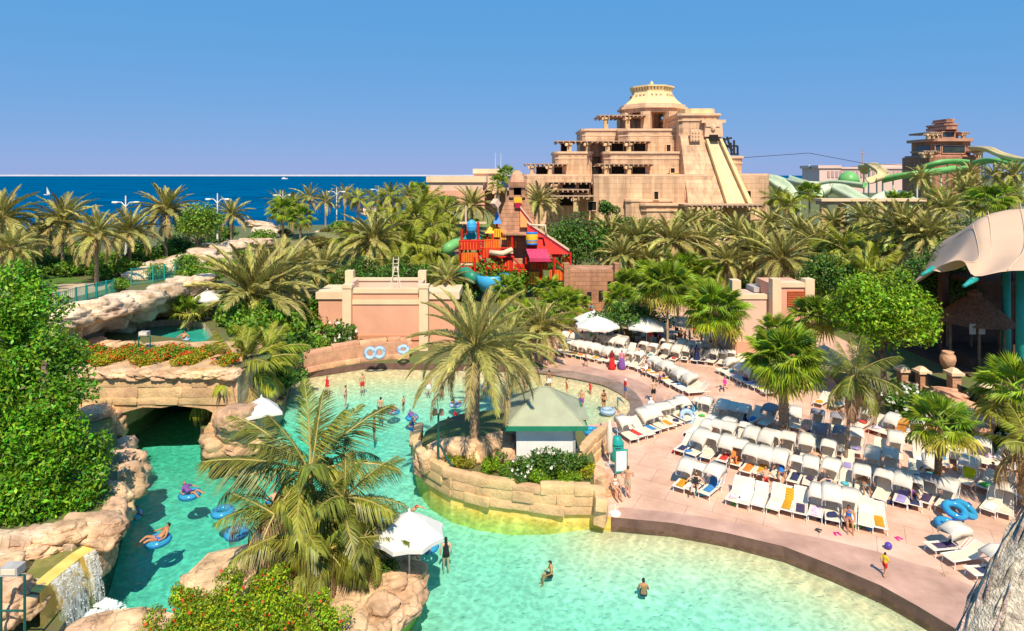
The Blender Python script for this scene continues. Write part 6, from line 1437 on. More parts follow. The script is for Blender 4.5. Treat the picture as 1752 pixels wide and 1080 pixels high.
def towel_mesh(m, L0, L1, w_, z=.385, wav=.012, seed=0):
    mb = MB(); n = 10; V = []
    for i in range(n+1):
        t = i/n; x = L0+(L1-L0)*t
        zz = z-.03*math.sin(math.pi*min(1,x/1.22)) if x < 1.22 else z+(x-1.22)*1.0
        for j in range(5):
            y = -w_/2+w_*j/4; V.append((x, y+.02*noise.noise(Vector((i*.8,j,seed))), zz+wav*noise.noise(Vector((i*.9,j*1.1,seed+3)))-(.07 if j in (0,4) else 0)))
    mb.add(V, [(i*5+j, (i+1)*5+j, (i+1)*5+j+1, i*5+j+1) for i in range(n) for j in range(4)]); return mb.mesh('towel_mesh', m, True)
# orange towel with printed spirals
M_orange = mat('orange_towel', (.72,.34,.015), rough=.9, var=.08, scale=4)
t = M_orange.node_tree; b = t.nodes['Principled BSDF']; old = b.inputs['Base Color'].links[0].from_socket
tc = _n(t,'ShaderNodeTexCoord'); mp = _n(t,'ShaderNodeMapping'); mp.inputs['Location'].default_value = (-.6,0,0); wv = _n(t,'ShaderNodeTexWave', wave_type='RINGS', rings_direction='Z'); wv.inputs['Scale'].default_value = 3.2; wv.inputs['Distortion'].default_value = 3; wv.inputs['Detail'].default_value = 1
t.links.new(tc.outputs['Object'], mp.inputs[0]); t.links.new(mp.outputs[0], wv.inputs['Vector']); rp = _n(t,'ShaderNodeValToRGB'); rp.color_ramp.elements[0].position = .80; rp.color_ramp.elements[1].position = .88; t.links.new(wv.outputs[0], rp.inputs[0])
mx = _n(t,'ShaderNodeMix', data_type='RGBA'); mx.inputs['B'].default_value = (.33,.13,.02,1); t.links.new(rp.outputs[0], mx.inputs['Factor']); t.links.new(old, mx.inputs['A']); t.links.new(mx.outputs['Result'], b.inputs['Base Color'])
TW = {'orange': M_orange, 'white': mat('white_towel',(.84,.83,.82),rough=.95,var=.05), 'purple': mat('dark_purple_towel',(.07,.045,.10),rough=.95,var=.2), 'pink': mat('pink_towel',(.72,.36,.58),rough=.95,var=.2,scale=6,c2=(.85,.66,.78)), 'blue': mat('blue_towel',(.05,.22,.50),rough=.95,var=.25,scale=5), 'red': mat('red_towel',(.62,.05,.04),rough=.95,var=.2), 'lime': mat('lime_towel',(.62,.75,.02),rough=.9,var=.1), 'green': mat('green_towel',(.06,.40,.06),rough=.9,var=.2), 'navy': mat('navy_towel',(.035,.04,.10),rough=.95,var=.2), 'lilac': mat('lilac_towel',(.35,.28,.55),rough=.95,var=.2), 'aqua': mat('aqua_towel',(.08,.42,.48),rough=.95,var=.2), 'pumpkin': mat('plain_orange_towel',(.75,.22,.04),rough=.95,var=.15)}
TM = {}
def towel(loc, rz, colr, label, L0=.1, L1=1.2):
    key = (colr, L0, L1)
    if key not in TM: TM[key] = towel_mesh(TW[colr], L0, L1, .60, seed=len(TM))
    o = put('towel', TM[key], None, loc, (0,0,rz)); return T(o, label, 'towel')
BUN = []
for i in range(4):
    bm = bmesh.new(); bmesh.ops.create_icosphere(bm, subdivisions=2, radius=.2)
    for v in bm.verts: v.co *= 1+.45*noise.noise(v.co*7+Vector((i*5,0,0))); v.co.z = max(-.02, v.co.z*.55); v.co.x *= 1.35
    me = bpy.data.meshes.new('bundle_mesh'); bm.to_mesh(me); bm.free(); me.materials.append(None); BUN.append(me)
def bundle(p, colr, label):
    o = put('clothes_bundle', rnd.choice(BUN), None, p, (0,0,rnd.uniform(0,6)), rnd.uniform(.7,1.15)); o.material_slots[0].link = 'OBJECT'; o.material_slots[0].material = TW[colr]; return T(o, label, 'clothes')
CW = {'orange':'orange swirl printed','white':'white','purple':'dark purple','pink':'pink','blue':'blue','red':'red','lime':'lime green','green':'green','navy':'navy','lilac':'lilac','aqua':'aqua','pumpkin':'plain orange'}
def row(nm, p0, p1, n, head, backs, hoods, towels={}, jit=.09, turn=-.16):
    "n loungers with feet from pixel p0 to p1; head = side of the row the heads point to (+1 left of the walking direction)"
    a, b = W(*p0), W(*p1); d = (b-a).normalized(); rz = math.atan2(d.x*head, -d.y*head); r_ = random.Random(len(nm)*31+n)
    for i in range(n):
        p = a.lerp(b, i/(n-1) if n > 1 else 0); p = p+Vector((r_.uniform(-jit,jit), r_.uniform(-jit,jit), 0)); z = rz+turn+r_.uniform(-.11,.11)
        bk = backs[i % len(backs)]; hd = hoods.get(i) if isinstance(hoods, dict) else (hoods if r_.random() < .9 else None)
        lb = 'cream sun lounger%s, %s of %s' % (' with arched hood' if hd == 'hood' else ' with grey hood' if hd else ' without hood', ORD[i] if i < 16 else 'last', nm)
        lounger(p+Vector((0,0,.008)), z, lb, bk, hd, 'sun loungers on the pool deck')
        if i not in towels and r_.random() < .5:
            cc = r_.choice(['blue','navy','purple','red','pink','aqua','orange','green','lilac','white','pumpkin']); u = r_.uniform(.3,1.1)
            bundle(p+Vector((math.cos(z)*u, math.sin(z)*u, .40)), cc, 'crumpled %s clothes, %s lounger of %s' % (CW[cc].replace(' swirl printed',''), ORD[i], nm))
        if r_.random() < .28:
            cc = r_.choice(['blue','navy','purple','red','aqua','orange','green']); bundle(p+Vector((math.cos(z)*.4-math.sin(z)*.38, math.sin(z)*.4+math.cos(z)*.38, .06)), cc, '%s bag beside the %s lounger of %s' % (CW[cc].replace(' swirl printed',''), ORD[i], nm))
        if i in towels: towel(p+Vector((0,0,.008)), z, towels[i][0], '%s towel on the %s lounger of %s' % (CW[towels[i][0]], ORD[i], nm), *towels[i][1:])
Hd = 'hood'; G_ = 'hood_grey'; lm, mm, hm, fm = 'back_low','back_mid','back_high','back_flat'
row('the front row from left', (1248,868), (1506,917), 11, 1, [mm,mm,lm,mm,lm,mm,mm,lm], {6:Hd,7:Hd,8:Hd}, {1:('white',.25,1.5),2:('white',.0,.9),3:('white',.0,.75),4:('orange',.1,1.6),5:('purple',.1,1.0),6:('pink',.0,1.0),8:('pink',.2,.6),9:('white',1.2,1.5),10:('orange',.1,1.1)})
row('the second row from left', (1272,818), (1570,878), 11, 1, [mm,hm,lm,mm], {i:Hd for i in range(11) if i not in (6,)}, {0:('pumpkin',.1,1.2),1:('orange',.3,1.5),3:('navy',.2,1.2),5:('orange',.1,.9),9:('lilac',0,1.3),10:('navy',0,1.2)})
row('the third row from left', (1312,788), (1600,838), 9, 1, [mm,lm,hm], {0:Hd,1:Hd,2:Hd,3:Hd,5:Hd,6:Hd,8:Hd}, {4:('lilac',.1,.9),6:('white',0,1.0),7:('blue',.3,.8)})
row('the rear row from left', (1398,775), (1650,812), 8, 1, [mm,hm,mm,lm], {0:G_,1:G_,2:Hd,4:Hd,6:Hd,7:Hd}, {3:('white',.2,1.0),5:('white',.1,.8)})
row('the right group by the fan palm', (1650,838), (1740,862), 4, 1, [mm,lm], {0:Hd}, {0:('lime',.9,1.7),1:('green',.2,.8),2:('white',.1,1.0),3:('white',.1,1.0)})
row('the far right pair', (1690,800), (1725,812), 2, 1, [mm], {}, {1:('white',.3,.9)})
row('the grey hooded pair beside the tubes', (1580,872), (1612,880), 2, 1, [mm], {0:G_,1:Hd}, {0:('purple',.1,1.1)})
row('the bottom right group', (1592,950), (1660,990), 3, 1, [mm,lm], {0:Hd,2:Hd}, {0:('purple',.3,1.3),2:('navy',.4,1.0)})
row('the left front pair by the pool', (1158,845), (1202,856), 3, 1, [mm], {0:Hd,1:Hd,2:Hd}, {0:('orange',.1,1.1),1:('white',.2,.8),2:('blue',.3,1.5)})
row('the left middle group', (1160,782), (1258,806), 5, 1, [lm,mm], {1:Hd,2:Hd,3:Hd,4:Hd}, {0:('navy',.2,.9),3:('red',.2,1.1),4:('pumpkin',.1,1.2)})
row('the upper left middle group', (1180,752), (1262,770), 4, 1, [lm,mm], {2:Hd,3:Hd}, {0:('white',.1,1.1),1:('red',.2,.7)})
row('the slanting row near the bin', (1086,762), (1190,724), 9, 1, [mm,hm], Hd, {1:('red',.2,1.2),3:('blue',.2,1.0),5:('orange',.2,1.0)})
row('the curved row along the upper pool', (1088,636), (1172,678), 13, 1, [mm,lm], Hd, {1:('red',.1,.8),3:('pumpkin',.2,1.0),6:('orange',0,1.0),8:('purple',.4,1.0),10:('white',.1,1.0)})
row('the row behind the curved row', (1226,640), (1306,678), 9, 1, [mm,lm], Hd, {2:('pink',.3,1.0),5:('lilac',0,1.2),7:('lime',0,.9),8:('red',.8,1.4)})
row('the far row before the parasols', (950,608), (1078,634), 11, 1, [mm,hm], Hd, {2:('orange',.1,1.1),5:('orange',.2,1.0),8:('white',.1,.9)})
row('the second far row under the palms', (1000,600), (1150,622), 9, 1, [mm], Hd, {})
row('the rear row behind the navy dress', (1170,622), (1262,632), 7, 1, [mm], {0:Hd,1:Hd,3:Hd,4:G_,5:Hd}, {2:('purple',.1,.9)})
row('the pair beside the stout fan palm', (1282,730), (1304,736), 2, 1, [mm], {1:G_}, {0:('blue',.1,1.0)})
row('the trio right of the stout fan palm', (1362,742), (1430,752), 3, 1, [mm], {0:Hd,1:G_,2:G_}, {})
row('the lone lounger under the drooping palm', (1400,698), (1425,704), 2, 1, [lm], {}, {})
row('the middle path group', (1182,722), (1262,736), 6, 1, [mm,lm], {0:Hd,1:Hd,3:Hd,4:Hd,5:Hd}, {2:('white',.1,1.1)})
row('the crowded middle group', (1196,764), (1296,786), 6, 1, [mm,hm], {i:Hd for i in (0,1,2,4,5)}, {3:('white',.1,1.0),1:('red',.3,1.0)})
row('the group right of the wooden box', (1636,796), (1700,806), 4, 1, [mm,lm], {0:Hd,2:Hd}, {1:('blue',.2,.8)})
row('the right edge group', (1690,884), (1760,902), 3, 1, [mm], {1:Hd}, {0:('white',.1,1.0),2:('pink',.1,.8)})
row('the upper right path group', (1470,740), (1560,762), 5, 1, [hm,mm], {0:Hd,2:Hd,4:Hd}, {})
row('the far plaza row', (1130,608), (1215,618), 7, 1, [mm], Hd, {1:('pink',.1,.9),4:('blue',.1,.9)})
row('the third far row', (960,596), (1060,606), 8, 1, [hm], Hd, {3:('aqua',.1,.9)})
# ---------------------------------------------------------------- swim tubes
M_tubeb = mat('blue_clear_vinyl', (.05,.38,.66), rough=.15, var=.15, scale=3, spec=.5, trans=.25); M_tubed = mat('dark_blue_vinyl', (.02,.06,.45), rough=.2, var=.1); M_tubew = mat('pale_blue_vinyl', (.50,.66,.80), rough=.15, var=.1, trans=.3)
TB = {}
for nm, m_ in (('b', M_tubeb), ('w', M_tubew)): TB[nm] = MB().torus((0,0,0), .40, .17, 26, 10).mesh('tube_ring', m_, True)
TBH = MB().tube([(-.1,0,0),(-.08,0,.05),(.08,0,.05),(.1,0,0)], .025, 5).mesh('tube_handle', M_tubed); TBS = MB().torus((0,0,0), .575, .012, 26, 4).mesh('tube_seam', M_tubed)
def swimtube(loc, label, kind='b', s=1.0, rot=(0,0,0), group='blue swim tubes'):
    root = empty('swim_tube', loc, 0, label, 'swim tube', group); root.rotation_euler = rot
    put('ring', TB[kind], root, sc=s); put('seam', TBS, root, sc=s)
    for a in (.4, 3.5): put('handle', TBH, root, (.42*s*math.cos(a), .42*s*math.sin(a), .15*s), (0,0,a+1.57), s)
    return root
swimtube(W(381,878,WL)+Vector((0,0,.06)), 'empty blue swim tube floating left of the coconut palms'); swimtube(W(405,915,WL)+Vector((0,0,.06)), 'second empty blue swim tube, nearer to the coconut palms')
swimtube(W(1622,905)+Vector((0,0,.18)), 'clear blue swim tube lying on the deck beside the front row', rot=(.1,.1,0)); swimtube(W(1652,880)+Vector((0,0,.25)), 'second clear blue tube leaning behind the deck tube', rot=(.5,.2,.4)); swimtube(W(1634,890)+Vector((0,0,.5)), 'third blue tube lying on top of the two deck tubes', rot=(.2,-.3,1))
swimtube(W(634,612,1.0)+Vector((0,-.2,.45)), 'pale swim tube standing upright against the low pool wall, left one', 'w', rot=(1.35,0,0)); swimtube(W(650,611,1.0)+Vector((0,-.2,.45)), 'pale swim tube standing upright against the low pool wall, right one', 'w', rot=(1.35,0,.2)); swimtube(W(690,602,1.2)+Vector((0,0,.2)), 'white and red swim tube lying by the low wall below the pump house', 'w', rot=(.5,0,.2))
swimtube(W(1180,712)+Vector((0,0,.5)), 'clear blue tube heaped between the slanting loungers', rot=(1.0,.2,.4)); swimtube(W(1176,722)+Vector((0,0,.35)), 'second clear tube heaped between the slanting loungers', 'w', rot=(.9,.1,0))
# ---------------------------------------------------------------- cafe tables
for i, (x, y) in enumerate([(1085,585),(1062,592),(1135,588),(1150,580),(990,584),(1045,578),(1120,572)]):
    tb_ = empty('cafe_table', W(x, y), 0, 'small round cafe table under the parasols, %s in the group' % ORD[i], 'table', 'cafe tables on the plaza')
    MB().lathe([(.6,.72),(.6,.76)], (0,0,0), 14).build('table_top', M_grey, tb_); MB().lathe([(.3,0),(.28,.04),(.05,.08),(.05,.72)], (0,0,0), 10).build('pedestal', M_black, tb_)
    for k in range(3):
        a = k*2.1+i; cx_, cy_ = 1.0*math.cos(a), 1.0*math.sin(a); ch_ = empty('cafe_chair', W(x, y)+Vector((cx_,cy_,0)), a, 'dark cafe chair, %s at the %s plaza table' % (ORD[k], ORD[i]), 'chair', 'cafe chairs on the plaza')
        MB().box((0,0,.44),(.42,.42,.05)).build('seat', M_black, ch_); MB().box((.2,0,.7),(.04,.42,.5)).build('backrest', M_black, ch_)
        for u, v_ in ((-.18,-.18),(.18,-.18),(-.18,.18),(.18,.18)): MB().tube([(u,v_,0),(u,v_,.42)], .018, 4).build('leg', M_black, ch_)
# sandals, bags and a ball near the front row
M_magp = mat('magenta_plastic', (.65,.03,.25), rough=.4, var=.1)
for i, (x, y, c_, lb) in enumerate([(1432,914,M_magp,'pair of magenta sandals before the front row loungers'),(1537,922,M_magp,'pair of pink sandals right of the last front lounger'),(1400,908,M_black,'pair of black sandals before the purple towel'),(1618,985,M_beam,'pair of brown sandals before the bottom right loungers')]):
    r0 = empty('sandals', W(x, y), .4*i, lb, 'sandals')
    for s_ in (-.09,.09): o = MB().box((s_,0,.02),(.1,.27,.025), rz=s_*3).build('sole', c_, r0); MB().tube([(s_-.05,.05,.03),(s_,.03,.08),(s_+.05,.05,.03)], .012, 4).build('strap', c_, o)
o = MB(); o.ball((0,0,.16), .16, n=14, k=9); T(o.build('beach_ball', mat('indigo_ball',(.10,.06,.35),rough=.3,var=.15), None, True, W(1520,940)), 'dark purple ball lying on the deck behind the child', 'ball')
bg_ = empty('beach_bag', W(1178,782), .3, 'blue beach bag on the deck beside the left loungers', 'bag'); MB().box((0,0,.2),(.5,.25,.4), taper=.85).build('body', TW['blue'], bg_); MB().tube([(-.15,0,.38),(-.1,0,.6),(.1,0,.6),(.15,0,.38)], .02, 5).build('handle', TW['navy'], bg_)
# ================================================================== people
POSE = {}
def jd(*a): return a
def base_joints():
    return {'pel':((0,0,.95),(.15,.11)),'sp':((0,0,1.12),(.125,.095)),'ch':((0,0,1.31),(.16,.105)),'nb':((0,0,1.45),(.07,.06)),'nk':((0,-.01,1.51),(.052,.052)),'h1':((0,-.02,1.59),(.078,.088)),'h2':((0,-.015,1.67),(.075,.09)),'no':((0,-.125,1.60),(.016,.016)),
     'sl':((.17,0,1.41),(.062,.062)),'el':((.24,.02,1.14),(.042,.042)),'wl':((.25,-.06,.91),(.029,.029)),'hl':((.25,-.09,.82),(.036,.022)),'tl':((.215,-.12,.86),(.012,.012)),
     'sr':((-.17,0,1.41),(.062,.062)),'er':((-.24,.02,1.14),(.042,.042)),'wr':((-.25,-.06,.91),(.029,.029)),'hr':((-.25,-.09,.82),(.036,.022)),'tr':((-.215,-.12,.86),(.012,.012)),
     'pl':((.09,0,.88),(.095,.10)),'kl':((.10,-.015,.49),(.058,.058)),'al':((.10,.02,.08),(.038,.038)),'fl':((.115,-.14,.035),(.036,.026)),
     'pr':((-.09,0,.88),(.095,.10)),'kr':((-.10,-.015,.49),(.058,.058)),'ar':((-.10,.02,.08),(.038,.038)),'fr':((-.115,-.14,.035),(.036,.026))}
BONES = [('pel','sp','tlo'),('sp','ch','tup'),('ch','nb','tup'),('nb','nk','neck'),('nk','h1','head'),('h1','h2','head'),('h1','no','nose'),('ch','sl','sho'),('sl','el','arm'),('el','wl','fore'),('wl','hl','hand'),('wl','tl','hand'),('ch','sr','sho'),('sr','er','arm'),('er','wr','fore'),('wr','hr','hand'),('wr','tr','hand'),('pel','pl','hip'),('pl','kl','thigh'),('kl','al','shin'),('al','fl','foot'),('pel','pr','hip'),('pr','kr','thigh'),('kr','ar','shin'),('ar','fr','foot')]
def mk_pose(name, moves):
    J = base_joints()
    for k, v in moves.items(): J[k] = (v, J[k][1])
    names = list(J); me = bpy.data.meshes.new('pose'); me.from_pydata([J[k][0] for k in names], [(names.index(a), names.index(b)) for a, b, _ in BONES], [])
    o = bpy.data.objects.new('pose_rig', me); col.objects.link(o); o.modifiers.new('skin','SKIN'); sub = o.modifiers.new('sub','SUBSURF'); sub.levels = 1
    if not me.skin_vertices: me.attributes  # the modifier adds its data layer itself
    sv = me.skin_vertices[0].data
    for i, k in enumerate(names): sv[i].radius = J[k][1]; sv[i].use_root = (k == 'pel')
    dg = bpy.context.evaluated_depsgraph_get(); dg.update(); ev = o.evaluated_get(dg); out = bpy.data.meshes.new_from_object(ev)
    bpy.data.objects.remove(o); out.name = 'person_body_'+name
    V = [v.co.copy() for v in out.vertices]; N = [v.normal.copy() for v in out.vertices]; faces = []
    for p in out.polygons:
        c_ = p.center; best = (1e9, '', 0)
        for a, b, tg in BONES:
            A, B = Vector(J[a][0]), Vector(J[b][0]); ab = B-A; t = max(0, min(1, (c_-A).dot(ab)/ab.length_squared)); r = (J[a][1][0]+J[b][1][0])/2
            d = (c_-A-ab*t).length-r*.8
            if d < best[0]: best = (d, tg, t)
        faces.append((tuple(p.vertices), best[1], best[2], p.normal.copy(), c_.copy()))
    out.polygons.foreach_set('use_smooth', [True]*len(out.polygons))
    up = (Vector(J['h2'][0])-Vector(J['nk'][0])).normalized(); front = (Vector(J['no'][0])-Vector(J['h1'][0])); front = (front-up*front.dot(up)).normalized()
    POSE[name] = dict(me=out, V=V, N=N, F=faces, up=up, front=front, hc=Vector(J['h1'][0])); out.materials.append(None)
mk_pose('stand', {})
mk_pose('walk', {'kl':(.10,-.16,.50),'al':(.10,-.14,.09),'fl':(.11,-.30,.05),'kr':(-.10,.06,.48),'ar':(-.10,.28,.12),'fr':(-.11,.16,.035),'el':(.23,.14,1.16),'wl':(.24,.06,.95),'hl':(.24,.02,.87),'tl':(.2,0,.9),'er':(-.23,-.06,1.14),'wr':(-.22,-.26,.99),'hr':(-.21,-.34,.96),'tr':(-.17,-.3,1.0)})
mk_pose('akimbo', {'el':(.34,.08,1.16),'wl':(.18,.0,.98),'hl':(.13,-.06,.95),'tl':(.14,.04,.93),'er':(-.30,-.06,1.18),'wr':(-.22,-.28,1.22),'hr':(-.19,-.36,1.27),'tr':(-.15,-.30,1.27)})
mk_pose('sit', {'pel':(0,.0,.12),'sp':(0,.02,.29),'ch':(0,.0,.48),'nb':(0,-.02,.62),'nk':(0,-.03,.68),'h1':(0,-.05,.76),'h2':(0,-.045,.84),'no':(0,-.155,.77),'sl':(.17,-.01,.58),'sr':(-.17,-.01,.58),'el':(.25,-.06,.33),'wl':(.2,-.28,.22),'hl':(.18,-.36,.2),'tl':(.15,-.32,.24),'er':(-.25,-.06,.33),'wr':(-.2,-.28,.22),'hr':(-.18,-.36,.2),'tr':(-.15,-.32,.24),'pl':(.09,-.02,.10),'pr':(-.09,-.02,.10),'kl':(.11,-.42,.12),'kr':(-.11,-.42,.12),'al':(.11,-.46,-.30),'ar':(-.11,-.46,-.30),'fl':(.12,-.61,-.34),'fr':(-.12,-.61,-.34)})
mk_pose('recline', {'pel':(0,.0,.12),'sp':(0,.14,.22),'ch':(0,.28,.34),'nb':(0,.37,.44),'nk':(0,.39,.49),'h1':(0,.41,.57),'h2':(0,.44,.645),'no':(0,.305,.60),'sl':(.17,.33,.41),'sr':(-.17,.33,.41),'el':(.40,.20,.28),'wl':(.46,-.02,.26),'hl':(.46,-.1,.25),'tl':(.42,-.08,.29),'er':(-.40,.20,.28),'wr':(-.46,-.02,.26),'hr':(-.46,-.1,.25),'tr':(-.42,-.08,.29),'pl':(.10,-.05,.10),'pr':(-.10,-.05,.10),'kl':(.16,-.42,.26),'kr':(-.14,-.44,.30),'al':(.17,-.80,.12),'ar':(-.15,-.80,.06),'fl':(.19,-.88,.22),'fr':(-.17,-.90,.16)})
mk_pose('swim', {'pel':(0,.42,-.42),'sp':(0,.30,-.27),'ch':(0,.16,-.10),'nb':(0,.06,-.01),'nk':(0,.02,.04),'h1':(0,-.02,.12),'h2':(0,-.0,.20),'no':(0,-.13,.12),'sl':(.18,.10,-.02),'sr':(-.18,.10,-.02),'el':(.36,-.08,-.06),'wl':(.30,-.32,-.05),'hl':(.26,-.40,-.05),'tl':(.22,-.36,-.03),'er':(-.38,.02,-.04),'wr':(-.46,-.2,-.08),'hr':(-.46,-.29,-.1),'tr':(-.42,-.26,-.06),'pl':(.09,.46,-.48),'pr':(-.09,.46,-.48),'kl':(.12,.68,-.78),'kr':(-.12,.72,-.7),'al':(.12,.98,-.9),'ar':(-.12,1.05,-.86),'fl':(.12,1.1,-.95),'fr':(-.12,1.17,-.9)})
GAR = {'trunks': lambda g, t: g == 'hip' or (g == 'tlo' and t < .35) or (g == 'thigh' and t < .62), 'briefs': lambda g, t: g == 'hip' or (g == 'thigh' and t < .12) or (g == 'tlo' and t < .12),
 'top': lambda g, t: g == 'tup' and False, 'suit': lambda g, t: g in ('hip','tlo','tup') or (g == 'thigh' and t < .08), 'shirt': lambda g, t: g in ('tlo','tup','sho') or (g == 'arm' and t < .75), 'leggings': lambda g, t: g in ('hip','thigh') or (g == 'shin' and t < .85), 'sleeves': lambda g, t: g in ('arm','fore')}
GM = {}
def garment(pose, kind):
    if (pose, kind) in GM: return GM[pose, kind]
    P = POSE[pose]; keep = []
    for f_, g, t, n, c_ in P['F']:
        if kind == 'hair': ok = g in ('head','nose') and (n.dot(P['up']) > .45 or n.dot(P['front']) < .12) and (c_-P['hc']).dot(P['up']) > -.06
        elif kind == 'longhair': ok = (g in ('head','nose') and (n.dot(P['up']) > .4 or n.dot(P['front']) < .15)) or (g == 'neck' and n.dot(P['front']) < .1)
        elif kind == 'hood': ok = g in ('head','nose','neck') and (n.dot(P['up']) > .3 or n.dot(P['front']) < .45)
        elif kind == 'top': ok = g == 'tup' and .25 < t < .98 and (n.dot(P['front']) > -2)
        else: ok = GAR[kind](g, t)
        if ok: keep.append(f_)
    if not keep: keep = [P['F'][0][0]]
    off = {'hair':.016,'longhair':.022,'hood':.026,'shirt':.014,'trunks':.016,'leggings':.02,'sleeves':.02}.get(kind, .007)
    idx = {}; vs_ = []; fs = []
    for f_ in keep:
        r = []
        for i in f_:
            if i not in idx: idx[i] = len(vs_); vs_.append(P['V'][i]+P['N'][i]*off)
            r.append(idx[i])
        fs.append(r)
    me = bpy.data.meshes.new('garment_'+kind); me.from_pydata(vs_, [], fs); me.polygons.foreach_set('use_smooth', [True]*len(fs)); me.materials.append(None); GM[pose, kind] = me; return me
SKIN = [mat('skin_%d' % i, c_, rough=.5, var=.08, scale=8, spec=.35) for i, c_ in enumerate([(.66,.40,.27),(.58,.30,.17),(.50,.22,.10),(.30,.14,.075),(.70,.36,.24)])]
HAIR = [mat('hair_dark',(.02,.014,.01),rough=.5,var=.3), mat('hair_brown',(.09,.045,.02),rough=.5,var=.3), mat('hair_fair',(.35,.22,.09),rough=.5,var=.3)]
CL = {k: mat('cloth_'+k, c_, rough=.85, var=.12, scale=9) for k, c_ in {'black':(.02,.02,.022),'red':(.60,.025,.025),'white':(.80,.79,.77),'navy':(.02,.03,.10),'blue':(.03,.16,.50),'orange':(.72,.20,.03),'yellow':(.78,.50,.03),'magenta':(.60,.03,.26),'pink':(.72,.25,.32),'purple':(.20,.08,.30),'teal':(.03,.36,.38),'beige':(.50,.40,.28),'maroon':(.22,.02,.025),'grey':(.25,.25,.26),'green':(.05,.28,.08)}.items()}
PARTN = {'hair':'hair','longhair':'hair','hood':'head_scarf','trunks':'swim_trunks','briefs':'swim_briefs','top':'bikini_top','suit':'swimsuit','shirt':'shirt','leggings':'trousers','sleeves':'sleeves'}
SKIRT = MB().lathe([(.17,1.02),(.24,.75),(.30,.35),(.36,.05),(.34,.04)], (0,0,0), 14, sy=.85).mesh('skirt_mesh', None, True)
def slot(o, m): o.material_slots[0].link = 'OBJECT'; o.material_slots[0].material = m
def person(loc, rz, pose, label, wear, skin=0, hair=0, s=1., hk='hair', group=None, hm=None):
    root = empty('person', loc, rz, label, 'person', group); root.scale = (s,s,s)
    b_ = put('body', POSE[pose]['me'], root); slot(b_, SKIN[skin])
    h_ = put(PARTN[hk], garment(pose, hk), root); slot(h_, hm or HAIR[hair])
    for k, c_ in wear:
        if k == 'skirt': o = put('skirt', SKIRT, root)
        else: o = put(PARTN[k], garment(pose, k), root)
        slot(o, CL[c_])
    return root
def face(ang): return R(ang)     # 0 = facing the camera, 90 = facing right of the picture
def wade(x, y, dep, *a, **k): p = W(x, y, WL); p.z = WL-dep; return person(p, *a, **k)
# --- on the deck
person(W(1074,852), face(150), 'akimbo', 'bare chested man in beige shorts standing by the planter corner', [('trunks','beige')], 1, 1)
person(W(1052,838,.42)+Vector((0,0,.0)), face(20), 'sit', 'woman in white bikini sitting on the rocks at the planter corner', [('briefs','white'),('top','white')], 1, 1, hk='longhair')
person(W(1070,682), face(100), 'stand', 'person in white and red shirt and blue shorts at the beach edge', [('shirt','red'),('trunks','blue')], 1, 2, .9, hm=CL['white'])
person(W(1118,688), face(190), 'akimbo', 'bare backed man in black shorts walking on the curved deck', [('trunks','black')], 0, 0)
person(W(1114,722), face(200), 'stand', 'man in long white robe and cap behind the slanting loungers', [('shirt','white'),('sleeves','white'),('skirt','white')], 1, 0, hm=CL['white'])
person(W(1047,632), face(30), 'stand', 'woman in long dark red dress on the pool curve', [('shirt','maroon'),('skirt','red'),('sleeves','maroon')], 1, 0, hk='hood', hm=CL['maroon'])
person(W(1192,622), face(160), 'stand', 'person in navy dress standing among the rear loungers', [('shirt','navy'),('skirt','navy')], 1, 0, hk='longhair')
person(W(1514,986), face(120), 'walk', 'small child in yellow top and red shorts walking along the pool edge', [('shirt','yellow'),('trunks','red')], 1, 0, .6)
person(W(1452,905)+Vector((0,0,.34)), face(-20), 'sit', 'dark haired woman in blue bikini sitting on a front row lounger', [('briefs','blue'),('top','blue')], 2, 0, hk='longhair')
person(W(1274,738)+Vector((0,0,.34)), face(60), 'sit', 'woman in black head scarf and lilac dress seated beside the stout palm', [('shirt','navy'),('leggings','purple'),('sleeves','navy')], 1, 0, hk='hood', hm=CL['black'])
person(W(1002,628), face(60), 'walk', 'child in black shorts walking before the far loungers', [('trunks','black')], 2, 0, .8)
person(W(1064,632), face(0), 'stand', 'woman in patterned pink dress pushing a pram by the far loungers', [('shirt','pink'),('skirt','purple')], 1, 0, hk='longhair')
person(W(1058,722), face(30), 'sit', 'bald bather sitting at the shallow beach edge', [('trunks','red')], 4, 0, hm=SKIN[4])
person(W(1028,752), face(40), 'stand', 'small child beside the blue mat behind the kiosk', [('trunks','blue')], 2, 0, .62)
person(W(1700,825)+Vector((0,0,.3)), face(-60), 'sit', 'person sitting on the right loungers with a pink wrap', [('briefs','magenta'),('top','magenta')], 1, 1)
for i, (x, y, c_, g, cc) in enumerate([(975,590,'orange','shirt','orange'),(996,592,'magenta','shirt','magenta'),(1063,586,'purple','shirt','lilac purple'),(1070,590,'orange','trunks','orange'),(1113,592,'red','shirt','red'),(1129,592,'purple','shirt','purple'),(1172,594,'magenta','trunks','magenta'),(1165,588,'orange','trunks','dark orange'),(1180,592,'blue','shirt','blue'),(1188,582,'red','shirt','bright red'),(1196,580,'maroon','shirt','maroon'),(1223,590,'black','trunks','black'),(1240,588,'yellow','shirt','yellow'),(1252,602,'maroon','shirt','brownish red'),(1095,580,'teal','shirt','teal'),(1040,588,'grey','shirt','grey'),(960,598,'pink','shirt','pink'),(1012,596,'green','shirt','green'),(1145,560,'white','shirt','white'),(1205,560,'navy','shirt','navy'),(1160,548,'beige','shirt','beige'),(1128,552,'blue','trunks','deep blue'),(1200,600,'orange','shirt','pale orange'),(1216,606,'white','trunks','plain white')]):
    person(W(x, y), face(i*77), 'stand' if i % 3 else 'akimbo', 'visitor in %s %s standing on the plaza near the white cafe parasols' % (cc, 'top' if g == 'shirt' else 'shorts'), [(g, c_)] + ([('leggings','grey')] if i % 4 == 0 else [('trunks','black')] if g == 'shirt' else []), i % 5, i % 3, .95, group='visitors on the plaza')
